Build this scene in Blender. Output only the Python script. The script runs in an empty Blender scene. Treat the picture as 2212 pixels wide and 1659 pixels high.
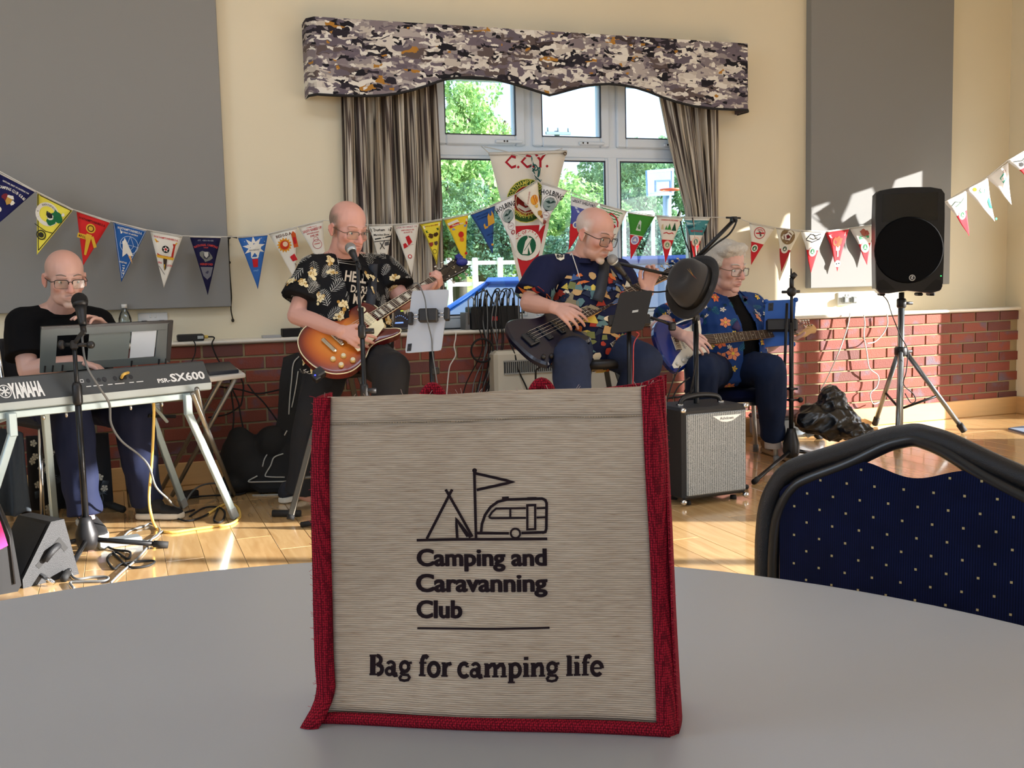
import bpy, bmesh, math, random
import numpy as np
from mathutils import Vector, Matrix
from mathutils.bvhtree import BVHTree
rnd = random.Random(7)
sc = bpy.context.scene
COL = sc.collection
# ------------------------------------------------------------------ camera
FPX, CX, CY, CAMH = 2278.4, 1106.0, 829.5, 1.06
yaw, pitch, roll = 0.353412, 0.100718, -0.024289
_f = np.array([math.sin(yaw)*math.cos(pitch), math.cos(yaw)*math.cos(pitch), -math.sin(pitch)])
_r = np.array([math.cos(yaw), -math.sin(yaw), 0.0])
_u = np.cross(_r, _f)
_r2 = _r*math.cos(roll)+_u*math.sin(roll)
_u2 = -_r*math.sin(roll)+_u*math.cos(roll)
CAM = np.array([0, 0, CAMH])
cam = bpy.data.cameras.new('camera'); camo = bpy.data.objects.new('camera', cam); COL.objects.link(camo)
cam.sensor_fit = 'HORIZONTAL'; cam.sensor_width = 36.0; cam.lens = 36.0*FPX/2212.0
cam.clip_start = 0.05; cam.clip_end = 400
m = Matrix.Identity(4)
for i in range(3):
    m[i][0] = _r2[i]; m[i][1] = _u2[i]; m[i][2] = -_f[i]; m[i][3] = CAM[i]
camo.matrix_world = m
sc.camera = camo
# ------------------------------------------------------------------ view, sky, sun, daylight, added fill
sc.view_settings.view_transform = 'Standard'; sc.view_settings.look = 'None'
sc.view_settings.exposure = 0.0; sc.view_settings.gamma = 1.0; sc.view_settings.use_curve_mapping = False
SUN_AZ, SUN_EL = math.radians(64), math.radians(14)
SUN_DIR = Vector((-math.sin(SUN_AZ)*math.cos(SUN_EL), math.cos(SUN_AZ)*math.cos(SUN_EL), -math.sin(SUN_EL)))
w = bpy.data.worlds.new('sky'); sc.world = w; w.use_nodes = True
nt = w.node_tree; nt.nodes.clear()
sky = nt.nodes.new('ShaderNodeTexSky'); sky.sky_type = 'NISHITA'; sky.sun_disc = False
sky.sun_elevation = math.radians(24); sky.sun_rotation = math.radians(90+29)
sky.air_density = 1.0; sky.dust_density = 3.0
mixn = nt.nodes.new('ShaderNodeMix'); mixn.data_type = 'RGBA'; mixn.inputs[0].default_value = 0.6
mixn.inputs[7].default_value = (4.2, 4.7, 5.4, 1)
bg = nt.nodes.new('ShaderNodeBackground'); out = nt.nodes.new('ShaderNodeOutputWorld')
bg.inputs['Strength'].default_value = 0.55
nt.links.new(sky.outputs[0], mixn.inputs[6]); nt.links.new(mixn.outputs[2], bg.inputs[0]); nt.links.new(bg.outputs[0], out.inputs[0])
sl = bpy.data.lights.new('sun', 'SUN'); sl.energy = 22.0; sl.angle = math.radians(0.6); sl.color = (1.0, 0.96, 0.91)
so = bpy.data.objects.new('sun', sl); COL.objects.link(so)
so.rotation_euler = SUN_DIR.to_track_quat('-Z', 'Y').to_euler()
def area(name, loc, target, sx, sy, power, color):
    l = bpy.data.lights.new(name, 'AREA'); l.shape = 'RECTANGLE'; l.size = sx; l.size_y = sy; l.energy = power; l.color = color
    o = bpy.data.objects.new(name, l); COL.objects.link(o); o.location = loc
    d = Vector(target)-Vector(loc); o.rotation_euler = d.to_track_quat('-Z', 'Y').to_euler(); return o
# added fill lamps at solid rear and left walls; daylight from the right doors
area('fill_rear', (-1.2, -3.4, 1.9), (-0.6, 4, 1.5), 4.6, 1.9, 70, (0.68, 0.88, 1.16))
area('ceiling_fill', (1.4, 3.0, 3.38), (1.4, 3.01, 0), 3.0, 1.0, 34, (0.72, 0.90, 1.14))  # added fill below the ceiling to lift floor and table, no real fitting
area('fill_left', (-3.9, 2.4, 2.2), (2, 4.2, 1.7), 3.2, 1.8, 84, (0.70, 0.89, 1.15))
area('daylight_doors', (5.9, 0.3, 1.2), (0, 1.5, 0.8), 2.6, 1.8, 16, (0.66, 0.86, 1.2))
# ------------------------------------------------------------------ pixel rays -> real places
def ray(px, py): return (px-CX)/FPX*_r2-(py-CY)/FPX*_u2+_f
def onz(px, py, z=0.0):
    d = ray(px, py); return CAM+d*(z-CAMH)/d[2]
def ony(px, py, y):
    d = ray(px, py); return CAM+d*y/d[1]
def onx(px, py, x):
    d = ray(px, py); return CAM+d*x/d[0]
def dep(px, py, D): return CAM+ray(px, py)*D
def onpl(px, py, p0, n):
    d = ray(px, py); return CAM+d*(np.dot(np.array(p0)-CAM, n)/np.dot(d, n))
def nz(v):
    v = np.array(v, float); return v/(np.linalg.norm(v)+1e-12)
A3 = lambda *v: np.array(v, float)
YB, YU, XR = 5.82, 5.94, 6.017       # brick face, upper wall face, right wall
# ------------------------------------------------------------------ materials
def lin(c):
    return tuple(((x/255.0)/12.92 if x/255.0 <= 0.04045 else ((x/255.0+0.055)/1.055)**2.4) for x in c)
MATS = {}
def mat(name, c, rough=0.6, metal=0.0, noise=0.0, nscale=60, bump=0.0, bscale=200, stretch=(1, 1, 1), coat=0.0, emit=0, alpha=1, spec=0.5, c2=None, rand=0.0, trans=0, sheen=0, raw=False):
    if name in MATS: return MATS[name]
    mt = bpy.data.materials.new(name); mt.use_nodes = True; MATS[name] = mt
    N = mt.node_tree.nodes; L = mt.node_tree.links; b = N['Principled BSDF']
    col = c if raw else lin(c)
    b.inputs['Base Color'].default_value = (*col, 1); b.inputs['Roughness'].default_value = rough; b.inputs['Metallic'].default_value = metal
    b.inputs['Specular IOR Level'].default_value = spec; b.inputs['Coat Weight'].default_value = coat; b.inputs['Coat Roughness'].default_value = 0.05
    if sheen: b.inputs['Sheen Weight'].default_value = sheen
    tc = None
    def coords():
        nonlocal tc
        if tc is None:
            t = N.new('ShaderNodeTexCoord'); mp = N.new('ShaderNodeMapping'); mp.inputs['Scale'].default_value = stretch
            L.new(t.outputs['Object'], mp.inputs['Vector']); tc = mp.outputs[0]
        return tc
    if noise or c2 or rand:
        nn = N.new('ShaderNodeTexNoise'); nn.inputs['Scale'].default_value = nscale; nn.inputs['Detail'].default_value = 4
        L.new(coords(), nn.inputs['Vector'])
        mx = N.new('ShaderNodeMix'); mx.data_type = 'RGBA'
        cc = lin(c2) if c2 else tuple(x*(1-noise) for x in col)
        mx.inputs[6].default_value = (*col, 1); mx.inputs[7].default_value = (*cc, 1)
        if c2:
            rp = N.new('ShaderNodeValToRGB'); rp.color_ramp.elements[0].position = .4; rp.color_ramp.elements[1].position = .62
            L.new(nn.outputs['Fac'], rp.inputs[0]); L.new(rp.outputs[0], mx.inputs[0])
        else: L.new(nn.outputs['Fac'], mx.inputs[0])
        last = mx.outputs[2]
        if rand:
            oi = N.new('ShaderNodeObjectInfo'); mr = N.new('ShaderNodeMapRange'); mr.inputs[3].default_value = 1-rand; mr.inputs[4].default_value = 1+rand
            L.new(oi.outputs['Random'], mr.inputs[0]); hs = N.new('ShaderNodeHueSaturation'); L.new(mr.outputs[0], hs.inputs['Value']); L.new(last, hs.inputs['Color']); last = hs.outputs[0]
        L.new(last, b.inputs['Base Color'])
    if bump:
        n2 = N.new('ShaderNodeTexNoise'); n2.inputs['Scale'].default_value = bscale; n2.inputs['Detail'].default_value = 2
        L.new(coords(), n2.inputs['Vector']); bp = N.new('ShaderNodeBump'); bp.inputs['Strength'].default_value = bump; bp.inputs['Distance'].default_value = 0.01
        L.new(n2.outputs['Fac'], bp.inputs['Height']); L.new(bp.outputs[0], b.inputs['Normal'])
    if emit:
        b.inputs['Emission Color'].default_value = (*col, 1); b.inputs['Emission Strength'].default_value = emit
    if alpha < 1: b.inputs['Alpha'].default_value = alpha
    if trans: b.inputs['Transmission Weight'].default_value = trans
    return mt
def glass(name, tint=(235, 242, 245), refl=0.08, rough=0.0):
    if name in MATS: return MATS[name]
    mt = bpy.data.materials.new(name); mt.use_nodes = True; MATS[name] = mt
    N = mt.node_tree.nodes; L = mt.node_tree.links; N.remove(N['Principled BSDF']); o = N['Material Output']
    t = N.new('ShaderNodeBsdfTransparent'); t.inputs[0].default_value = (*lin(tint), 1)
    g = N.new('ShaderNodeBsdfGlossy'); g.inputs['Roughness'].default_value = rough
    x = N.new('ShaderNodeMixShader'); fr = N.new('ShaderNodeFresnel'); fr.inputs[0].default_value = 1.45
    mu = N.new('ShaderNodeMath'); mu.operation = 'MULTIPLY'; mu.inputs[1].default_value = refl/0.04
    L.new(fr.outputs[0], mu.inputs[0]); x.inputs[0].default_value = .06
    if refl >= .055: L.new(mu.outputs[0], x.inputs[0])
    L.new(t.outputs[0], x.inputs[1]); L.new(g.outputs[0], x.inputs[2]); L.new(x.outputs[0], o.inputs[0])
    return mt
def cm(c, rough=0.75):      # plain cloth or print colour from an sRGB triple
    return mat('print_%d_%d_%d' % tuple(c), c, rough, noise=0.08, nscale=300, spec=.2)
def node_mat(name, fn):
    if name in MATS: return MATS[name]
    mt = bpy.data.materials.new(name); mt.use_nodes = True; MATS[name] = mt
    fn(mt.node_tree.nodes, mt.node_tree.links, mt.node_tree.nodes['Principled BSDF']); return mt
# ------------------------------------------------------------------ mesh builder
ORG = {}
class MB:
    def __init__(s): s.v = []; s.f = []; s.m = []; s.mats = []; s.sm = []
    def mi(s, mt):
        if mt not in s.mats: s.mats.append(mt)
        return s.mats.index(mt)
    def add(s, vs, fs, mt=None, smooth=False):
        o = len(s.v); s.v.extend([tuple(map(float, v)) for v in vs]); k = s.mi(mt)
        for f in fs: s.f.append(tuple(o+i for i in f)); s.m.append(k); s.sm.append(smooth)
    def mesh(s, name):
        me = bpy.data.meshes.new(name); me.from_pydata(s.v, [], s.f)
        for mt in s.mats: me.materials.append(mt)
        me.polygons.foreach_set('material_index', s.m); me.polygons.foreach_set('use_smooth', s.sm); me.update(); return me
    def build(s, name, parent=None, base=None, kind=None, label=None):
        me = bpy.data.meshes.new(name)
        v = np.array(s.v, float).reshape(-1, 3)
        if parent is None and base is None and len(v):
            base = ((v[:, 0].min()+v[:, 0].max())/2, (v[:, 1].min()+v[:, 1].max())/2, v[:, 2].min())
        if parent is None and base is not None: v = v-np.array(base)
        me.from_pydata(v.tolist(), [], s.f)
        for mt in s.mats: me.materials.append(mt if mt else mat('default', (180, 180, 180)))
        if s.f:
            me.polygons.foreach_set('material_index', s.m); me.polygons.foreach_set('use_smooth', s.sm)
        me.update()
        o = bpy.data.objects.new(name, me); COL.objects.link(o)
        if parent is None:
            o.location = base; ORG[o.name] = Vector(base)
        else: adopt(o, parent)
        if kind: o['kind'] = kind
        if label: o['label'] = label
        return o
def adopt(o, parent):
    o.parent = parent; o.matrix_parent_inverse = Matrix.Translation(-ORG.get(parent.name, Vector((0, 0, 0)))); ORG[o.name] = Vector((0, 0, 0))
def tag(o, label, cat, group=None):
    o['label'] = label; o['category'] = cat
    if group: o['group'] = group
    return o
def thing(name, label, cat, loc, group=None):
    o = bpy.data.objects.new(name, None); COL.objects.link(o); o.location = tuple(loc); o.empty_display_size = .05
    ORG[o.name] = Vector(tuple(map(float, loc))); return tag(o, label, cat, group)
def frame(o, x, y, z):     # columns -> function local->world
    o = np.array(o, float); Mx = np.array([x, y, z], float).T
    return lambda p: o+Mx@np.array(p, float)
def basis(zaxis, hint=(0, 0, 1)):
    z = nz(zaxis); x = np.cross(hint, z)
    if np.linalg.norm(x) < 1e-4: x = np.cross((1, 0, 0), z)
    x = nz(x); return x, np.cross(z, x), z
IDF = lambda p: np.array(p, float)
def box(mb, c, s, mt, fr=IDF, bev=0.0, smooth=False):
    hx, hy, hz = [k/2 for k in s]; b = min(bev, hx*.95, hy*.95, hz*.95)
    if b <= 0:
        vs = [(c[0]+i*hx, c[1]+j*hy, c[2]+k*hz) for i in (-1, 1) for j in (-1, 1) for k in (-1, 1)]
        fs = [(0, 1, 3, 2), (4, 6, 7, 5), (0, 4, 5, 1), (2, 3, 7, 6), (0, 2, 6, 4), (1, 5, 7, 3)]
        mb.add([fr(v) for v in vs], fs, mt, smooth); return
    vs = []; idx = {}
    for i in (-1, 1):
        for j in (-1, 1):
            for k in (-1, 1):
                for ax in range(3):
                    d = [hx-b, hy-b, hz-b]; d[ax] += b
                    idx[i, j, k, ax] = len(vs); vs.append((c[0]+i*d[0], c[1]+j*d[1], c[2]+k*d[2]))
    fs = []
    for ax in range(3):
        a1, a2 = (ax+1) % 3, (ax+2) % 3
        for sg in (-1, 1):
            q = []
            for (p, r) in ((-1, -1), (1, -1), (1, 1), (-1, 1)):
                t = [0, 0, 0]; t[ax] = sg; t[a1] = p; t[a2] = r; q.append(idx[(*t, ax)])
            fs.append(tuple(q) if sg > 0 else tuple(q[::-1]))
            for s2 in (-1, 1):   # edge bevels between ax and a1
                q = []
                for t2 in (-1, 1):
                    t = [0, 0, 0]; t[ax] = sg; t[a1] = s2; t[a2] = t2; q.append((idx[(*t, ax)], idx[(*t, a1)]))
                qq = (q[0][0], q[0][1], q[1][1], q[1][0]); fs.append(qq if sg*s2 > 0 else qq[::-1])
    for i in (-1, 1):
        for j in (-1, 1):
            for k in (-1, 1):
                q = (idx[i, j, k, 0], idx[i, j, k, 1], idx[i, j, k, 2]); fs.append(q if i*j*k > 0 else q[::-1])
    mb.add([fr(v) for v in vs], fs, mt, smooth)
def catmull(pts, n=6):
    P = [np.array(p, float) for p in pts]
    if len(P) < 3: return P
    P = [2*P[0]-P[1]]+P+[2*P[-1]-P[-2]]; outp = []
    for i in range(1, len(P)-2):
        for k in range(n):
            t = k/n; a, b, c, d = P[i-1], P[i], P[i+1], P[i+2]
            outp.append(.5*((2*b)+(c-a)*t+(2*a-5*b+4*c-d)*t*t+(3*b-a-3*c+d)*t**3))
    outp.append(P[-2]); return outp
def tube(mb, pts, r, mt, n=8, smooth=True, caps=True, hint=None, flat=1.0, rnd_caps=False, closed=False):
    P = [np.array(p, float) for p in pts]; k = len(P)
    R = list(r) if hasattr(r, '__len__') else [r]*k
    if rnd_caps:
        d0 = nz(P[0]-P[1]); d1 = nz(P[-1]-P[-2]); a, b = R[0], R[-1]
        P = [P[0]+d0*a*.95, P[0]+d0*a*.7]+P+[P[-1]+d1*b*.7, P[-1]+d1*b*.95]; R = [a*.3, a*.72]+R+[b*.72, b*.3]; k += 4
    T = [nz(P[(i+1) % k]-P[i-1]) if closed else nz(P[min(i+1, k-1)]-P[max(i-1, 0)]) for i in range(k)]
    h = np.array(hint, float) if hint is not None else (np.array([0, 0, 1.]) if abs(T[0][2]) < .9 else np.array([1., 0, 0]))
    x = nz(h-T[0]*np.dot(h, T[0])); vs = []
    for i in range(k):
        x = nz(x-T[i]*np.dot(x, T[i])); y = np.cross(T[i], x)
        for j in range(n):
            a = 2*math.pi*j/n; vs.append(P[i]+R[i]*(math.cos(a)*x*flat+math.sin(a)*y))
    fs = [(i*n+j, i*n+(j+1) % n, (i+1)*n+(j+1) % n, (i+1)*n+j) for i in range(k-1) for j in range(n)]
    if closed: fs += [((k-1)*n+j, (k-1)*n+(j+1) % n, (j+1) % n, j) for j in range(n)]
    elif caps: fs += [tuple(range(n))[::-1], tuple((k-1)*n+j for j in range(n))]
    mb.add(vs, fs, mt, smooth)
def loft(mb, rings, mt, smooth=True, caps=True):   # rings: list of equal-length closed loops of points
    n = len(rings[0]); vs = [p for rg in rings for p in rg]; k = len(rings)
    fs = [(i*n+j, i*n+(j+1) % n, (i+1)*n+(j+1) % n, (i+1)*n+j) for i in range(k-1) for j in range(n)]
    if caps: fs += [tuple(range(n))[::-1], tuple((k-1)*n+j for j in range(n))]
    mb.add(vs, fs, mt, smooth)
def ell_ring(c, ax, ay, rx, ry, n=16): return [np.array(c)+math.cos(2*math.pi*j/n)*rx*ax+math.sin(2*math.pi*j/n)*ry*ay for j in range(n)]
def ell(mb, c, r, mt, fr=IDF, n=14, m_=9):
    rings = []
    for i in range(1, m_):
        t = math.pi*i/m_-math.pi/2
        rings.append([fr((c[0]+r[0]*math.cos(t)*math.cos(2*math.pi*j/n), c[1]+r[1]*math.cos(t)*math.sin(2*math.pi*j/n), c[2]+r[2]*math.sin(t))) for j in range(n)])
    loft(mb, rings, mt)
def lathe(mb, prof, mt, fr=IDF, n=20, smooth=True, caps=True):
    loft(mb, [[fr((r*math.cos(2*math.pi*j/n), r*math.sin(2*math.pi*j/n), z)) for j in range(n)] for r, z in prof], mt, smooth, caps)
def prism(mb, outl, z0, z1, mt, fr=IDF, bev=0.0, side=None, smooth=False):
    P = np.array(outl, float); n = len(P)
    if bev > 0:
        cen = P.mean(0); ins = []
        for i in range(n):
            a, b, c = P[i-1], P[i], P[(i+1) % n]; t = nz(nz(b-a)+nz(c-b)); nn = np.array([-t[1], t[0]]); ins.append(b+nn*bev)
        area2 = sum(P[i-1][0]*P[i][1]-P[i][0]*P[i-1][1] for i in range(n))
        if area2 < 0: ins = [2*P[i]-ins[i] for i in range(n)]
        layers = [(ins, z0), (P, z0+bev), (P, z1-bev), (ins, z1)]
    else: layers = [(P, z0), (P, z1)]
    vs = [fr((p[0], p[1], z)) for Q, z in layers for p in Q]; k = len(layers)
    sd = [(i*n+j, i*n+(j+1) % n, (i+1)*n+(j+1) % n, (i+1)*n+j) for i in range(k-1) for j in range(n)]
    o = len(mb.v); mb.add(vs, sd, side or mt, smooth)
    q = mb.mi(mt)
    for f in (tuple(range(n))[::-1], tuple((k-1)*n+j for j in range(n))): mb.f.append(tuple(o+i for i in f)); mb.m.append(q); mb.sm.append(False)
def sheet(mb, fn, nu, nv, mt, smooth=True, mfn=None):
    vs = [fn(i/nu, j/nv) for j in range(nv+1) for i in range(nu+1)]
    fs = [(j*(nu+1)+i, j*(nu+1)+i+1, (j+1)*(nu+1)+i+1, (j+1)*(nu+1)+i) for j in range(nv) for i in range(nu)]
    if mfn is None: mb.add(vs, fs, mt, smooth)
    else:
        o = len(mb.v); mb.v.extend([tuple(map(float, v)) for v in vs]); q = 0
        for j in range(nv):
            for i in range(nu):
                mb.f.append(tuple(o+k for k in fs[q])); mb.m.append(mb.mi(mfn((i+.5)/nu, (j+.5)/nv))); mb.sm.append(smooth); q += 1
# ------------------------------------------------------------------ lettering (built-in font turned into mesh)
TXT = {}
def text2d(s, bold=0.0, res=3):
    k = (s, bold, res)
    if k not in TXT:
        cu = bpy.data.curves.new('t', 'FONT'); cu.body = s; cu.size = 1; cu.offset = bold; cu.resolution_u = res; cu.fill_mode = 'BOTH'
        o = bpy.data.objects.new('t', cu); COL.objects.link(o)
        me = o.to_mesh(); v = np.array([tuple(q.co) for q in me.vertices]).reshape(-1, 3)[:, :2]; f = [tuple(p.vertices) for p in me.polygons]
        o.to_mesh_clear(); bpy.data.objects.remove(o); bpy.data.curves.remove(cu)
        if len(v): v = v-np.array([v[:, 0].min(), 0])
        TXT[k] = (v, f)
    return TXT[k]
CAPH = 0.70
def text(mb, s, mp, mt, x, y, h, width=None, align='c', bold=0.0, rot=0.0, down=True, arc=None, res=2):
    """cap height h, placed at (x,y) baseline in the 2-D print plane, mp maps it to 3-D; down: y axis points down"""
    v, f = text2d(s, bold, res)
    if not len(v): return
    v = v*(h/CAPH); wd = v[:, 0].max(); 
    if width: v = v*np.array([width/wd, 1]); wd = width
    v = v-np.array([{'c': wd/2, 'l': 0, 'r': wd}[align], 0])
    if arc:       # arc > 0: letters stand on a hill of that radius; arc < 0: they sit in a bowl
        R_ = abs(arc); a = v[:, 0]/R_
        v = np.stack([(R_+v[:, 1])*np.sin(a), (R_+v[:, 1])*np.cos(a)-R_], 1) if arc > 0 else np.stack([(R_-v[:, 1])*np.sin(a), R_-(R_-v[:, 1])*np.cos(a)], 1)
    c, s_ = math.cos(rot), math.sin(rot)
    v = np.stack([v[:, 0]*c-v[:, 1]*s_, v[:, 0]*s_+v[:, 1]*c], 1)
    if down: v[:, 1] *= -1
    mb.add([mp(x+p[0], y+p[1]) for p in v], f, mt)
def disc(mb, mp, x, y, r, mt, r0=0.0, n=20, sx=1.0):
    if r0 <= 0: mb.add([mp(x+r*sx*math.cos(2*math.pi*i/n), y+r*math.sin(2*math.pi*i/n)) for i in range(n)], [tuple(range(n))], mt)
    else:
        vs = [mp(x+q*sx*math.cos(2*math.pi*i/n), y+q*math.sin(2*math.pi*i/n)) for q in (r0, r) for i in range(n)]
        mb.add(vs, [(i, (i+1) % n, n+(i+1) % n, n+i) for i in range(n)], mt)
def poly(mb, mp, pts, mt): mb.add([mp(*p) for p in pts], [tuple(range(len(pts)))], mt)
def dense(pts, st):
    o = []
    for a, b in zip(pts[:-1], pts[1:]):
        n = max(1, int(math.hypot(b[0]-a[0], b[1]-a[1])/st)); o += [(a[0]+(b[0]-a[0])*i/n, a[1]+(b[1]-a[1])*i/n) for i in range(n)]
    return o+[pts[-1]]
def stroke(mb, mp, pts, wd, mt, closed=False):
    P = [np.array(p, float) for p in pts]; n = len(P); L_, R_ = [], []
    for i in range(n):
        a = P[i-1] if (i > 0 or closed) else P[i]; b = P[(i+1) % n] if (i < n-1 or closed) else P[i]
        d0 = nz(P[i]-a) if np.linalg.norm(P[i]-a) > 1e-9 else nz(b-P[i]); d1 = nz(b-P[i]) if np.linalg.norm(b-P[i]) > 1e-9 else d0
        t = nz(d0+d1); nn = np.array([-t[1], t[0]])/max(.5, math.sqrt(max(0.05, (1+np.dot(d0, d1))/2))); L_.append(P[i]+nn*wd/2); R_.append(P[i]-nn*wd/2)
    vs = [mp(*p) for p in L_+R_]; k = n if closed else n-1
    mb.add(vs, [(i, (i+1) % n, n+(i+1) % n, n+i) for i in range(k)], mt)
# ------------------------------------------------------------------ union of closed shapes into one continuous skin
def fuse(mb, name, voxel=0.006, smooth=4, factor=.5, wrinkle=0.0, wscale=.08, seed=0, ridge=False):
    me = bpy.data.meshes.new('tmp'); me.from_pydata(mb.v, [], mb.f); o = bpy.data.objects.new('tmp', me); COL.objects.link(o)
    r = o.modifiers.new('r', 'REMESH'); r.mode = 'VOXEL'; r.voxel_size = voxel
    s = o.modifiers.new('s', 'SMOOTH'); s.iterations = smooth; s.factor = factor
    dg = bpy.context.evaluated_depsgraph_get(); m2 = bpy.data.meshes.new_from_object(o.evaluated_get(dg)); m2.name = name
    bpy.data.objects.remove(o); bpy.data.meshes.remove(me)
    n = len(m2.vertices); co = np.empty(n*3); m2.vertices.foreach_get('co', co); co = co.reshape(-1, 3)
    if wrinkle:
        no = np.empty(n*3); m2.vertices.foreach_get('normal', no); no = no.reshape(-1, 3); rs = np.random.RandomState(seed); d = np.zeros(n)
        for q in range(7):
            k = rs.normal(size=3); k /= np.linalg.norm(k); fq = 2*math.pi/(wscale*rs.uniform(.6, 1.8)); ph = rs.uniform(0, 6.28)
            k2 = rs.normal(size=3)*6
            q_ = np.sin(co@k*fq+ph+1.6*np.sin(co@k2*1.7+ph)); d += (.6-1.4*np.abs(q_)**.7 if ridge else q_)/7
        d = d if ridge else np.sign(d)*np.abs(d)**.8
        co = co+no*(d*wrinkle)[:, None]; m2.vertices.foreach_set('co', co.ravel())
    m2.polygons.foreach_set('use_smooth', [True]*len(m2.polygons)); m2.update()
    return m2, co
def link_mesh(me, name, mt, parent=None, base=None):
    me.materials.clear(); me.materials.append(mt)
    if parent is None: me.transform(Matrix.Translation(-Vector(base)))
    o = bpy.data.objects.new(name, me); COL.objects.link(o)
    if parent is None: o.location = base; ORG[o.name] = Vector(base)
    else: adopt(o, parent)
    return o
# frequent materials
BLACK = mat('black_plastic', (22, 22, 25), .45); RUBBER = mat('black_rubber', (16, 16, 17), .75)
STEEL = mat('black_steel', (30, 31, 34), .35, .4); CHROME = mat('chrome', (210, 212, 215), .18, 1.0); ALU = mat('brushed_silver', (176, 186, 192), .38, .7)
WHITEP = mat('white_plastic', (226, 226, 222), .4); CORDW = mat('white_cord', (214, 212, 205), .8)
# ================================================================== THE ROOM
CREAM = mat('cream_paint', (232, 222, 194), .75, noise=.05, nscale=3, bump=.03, bscale=400)
def wall(name, org, ax, H, L_, T, holes, nrm, mt=CREAM):
    """rectangular wall: org + a*ax (0..L_) + z (0..H), thickness T along nrm, holes (a0,a1,z0,z1)"""
    mb = MB(); ax = np.array(ax, float); nrm = np.array(nrm, float); org = np.array(org, float)
    us = sorted({0, L_, *[h[0] for h in holes], *[h[1] for h in holes]}); zs = sorted({0, H, *[h[2] for h in holes], *[h[3] for h in holes]})
    fr = frame(org, ax, nrm, (0, 0, 1))
    for i in range(len(us)-1):
        for j in range(len(zs)-1):
            u, z = (us[i]+us[i+1])/2, (zs[j]+zs[j+1])/2
            if any(h[0] < u < h[1] and h[2] < z < h[3] for h in holes): continue
            box(mb, (u, T/2, z), (us[i+1]-us[i], T, zs[j+1]-zs[j]), mt, fr)
    return mb.build(name, kind='structure')
CEIL = 3.45
WX0, WX1, WZ0, WZ1 = 1.72, 3.56, 0.765, 2.33
wall_back = wall('wall_back', (-4, YU, 0), (1, 0, 0), CEIL, 4+XR, .3, [(4+WX0, 4+WX1, WZ0, WZ1)], (0, 1, 0))
# glazed doors in the right wall (outside the frame) let the low sun in
DO1, DO2 = (4.37, 5.50), (-1.6, 2.08)
wall('wall_right', (XR, -3.5, 0), (0, 1, 0), CEIL, 3.5+YU, .25, [(DO1[0]+3.5, DO1[1]+3.5, .02, 2.04), (DO2[0]+3.5, DO2[1]+3.5, .02, 2.08)], (1, 0, 0))
wall('wall_left', (-4, -3.5, 0), (0, 1, 0), CEIL, 3.5+YU, .25, [], (-1, 0, 0))
wall('wall_rear', (-4, -3.5, 0), (1, 0, 0), CEIL, 4+XR, .25, [], (0, -1, 0))
mb = MB(); box(mb, (1, 1.2, CEIL+.05), (10.4, 10, .1), mat('white_ceiling', (235, 232, 222), .9)); mb.build('ceiling', kind='structure')
UPVC = mat('white_upvc', (222, 232, 240), .3)
for n, (a, b, h, cuts) in enumerate(((*DO1, 2.04, (4.9,)), (*DO2, 2.08, (-.4, .72, 1.3)))):
    mb = MB()
    for y in (a+.025, b-.025, *cuts): box(mb, (XR+.1, y, h/2), (.06, .06, h), UPVC)
    box(mb, (XR+.1, (a+b)/2, h-.03), (.06, b-a, .06), UPVC)
    mb.build('door_%d' % (n+1), kind='structure')
# ---- floor: boards running towards the back wall
def fn(N, L, b):
    t = N.new('ShaderNodeTexCoord'); mp = N.new('ShaderNodeMapping'); mp.inputs['Scale'].default_value = (14, 1.6, 10)
    oi = N.new('ShaderNodeObjectInfo'); vm = N.new('ShaderNodeVectorMath'); vm.operation = 'MULTIPLY_ADD'
    vm.inputs[1].default_value = (40, 40, 40); L.new(oi.outputs['Random'], vm.inputs[0]); L.new(t.outputs['Object'], vm.inputs[2])
    L.new(vm.outputs[0], mp.inputs[0])
    n = N.new('ShaderNodeTexNoise'); n.inputs['Scale'].default_value = 2.2; n.inputs['Detail'].default_value = 6; n.inputs['Distortion'].default_value = .6
    L.new(mp.outputs[0], n.inputs[0])
    r = N.new('ShaderNodeValToRGB'); e = r.color_ramp.elements; e[0].position = .28; e[0].color = (*lin((200, 158, 104)), 1); e[1].position = .72; e[1].color = (*lin((226, 188, 132)), 1)
    L.new(n.outputs[0], r.inputs[0])
    h = N.new('ShaderNodeHueSaturation'); m = N.new('ShaderNodeMapRange'); m.inputs[3].default_value = .86; m.inputs[4].default_value = 1.1
    L.new(oi.outputs['Random'], m.inputs[0]); L.new(m.outputs[0], h.inputs['Value']); L.new(r.outputs[0], h.inputs['Color']); L.new(h.outputs[0], b.inputs['Base Color'])
    b.inputs['Roughness'].default_value = .25; b.inputs['Coat Weight'].default_value = 1; b.inputs['Coat IOR'].default_value = 1.7; b.inputs['Coat Roughness'].default_value = .09
OAK = node_mat('maple_floor', fn)
mb = MB(); box(mb, (1, 1.2, -.022), (10.1, 9.5, .026), mat('floor_base', (120, 84, 44), .5)); floor = mb.build('floor', kind='structure')
PW = .145
mbs = []
for lv in (1.05, .8, .55):
    mb = MB(); box(mb, (0, 0, 0), (PW-.0016, lv-.0016, .01), OAK, bev=.001); mbs.append((lv, mb.mesh('plank')))
cells = []
for i in range(69):
    x = -3.95+PW*(i+.5); y = YB-.012; rr = random.Random(i); k = 0
    while y > -3.45:
        q = rr.randrange(3) if k or not i % 2 else 2
        lv = min(mbs[q][0], y+3.46); k += 1
        D_ = float(np.dot(np.array((x, y-lv/2, 0))-CAM, _f)); vis = D_ > 1.2 and abs(x*_r2[0]+(y-lv/2)*_r2[1]) < D_*.53 and y > 3.55-.32*x and y > 2.9
        cells.append((D_ if vis and lv == mbs[q][0] else 99, x, y-lv/2, lv, q)); y -= lv
cells.sort(); rest = MB()
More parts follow.
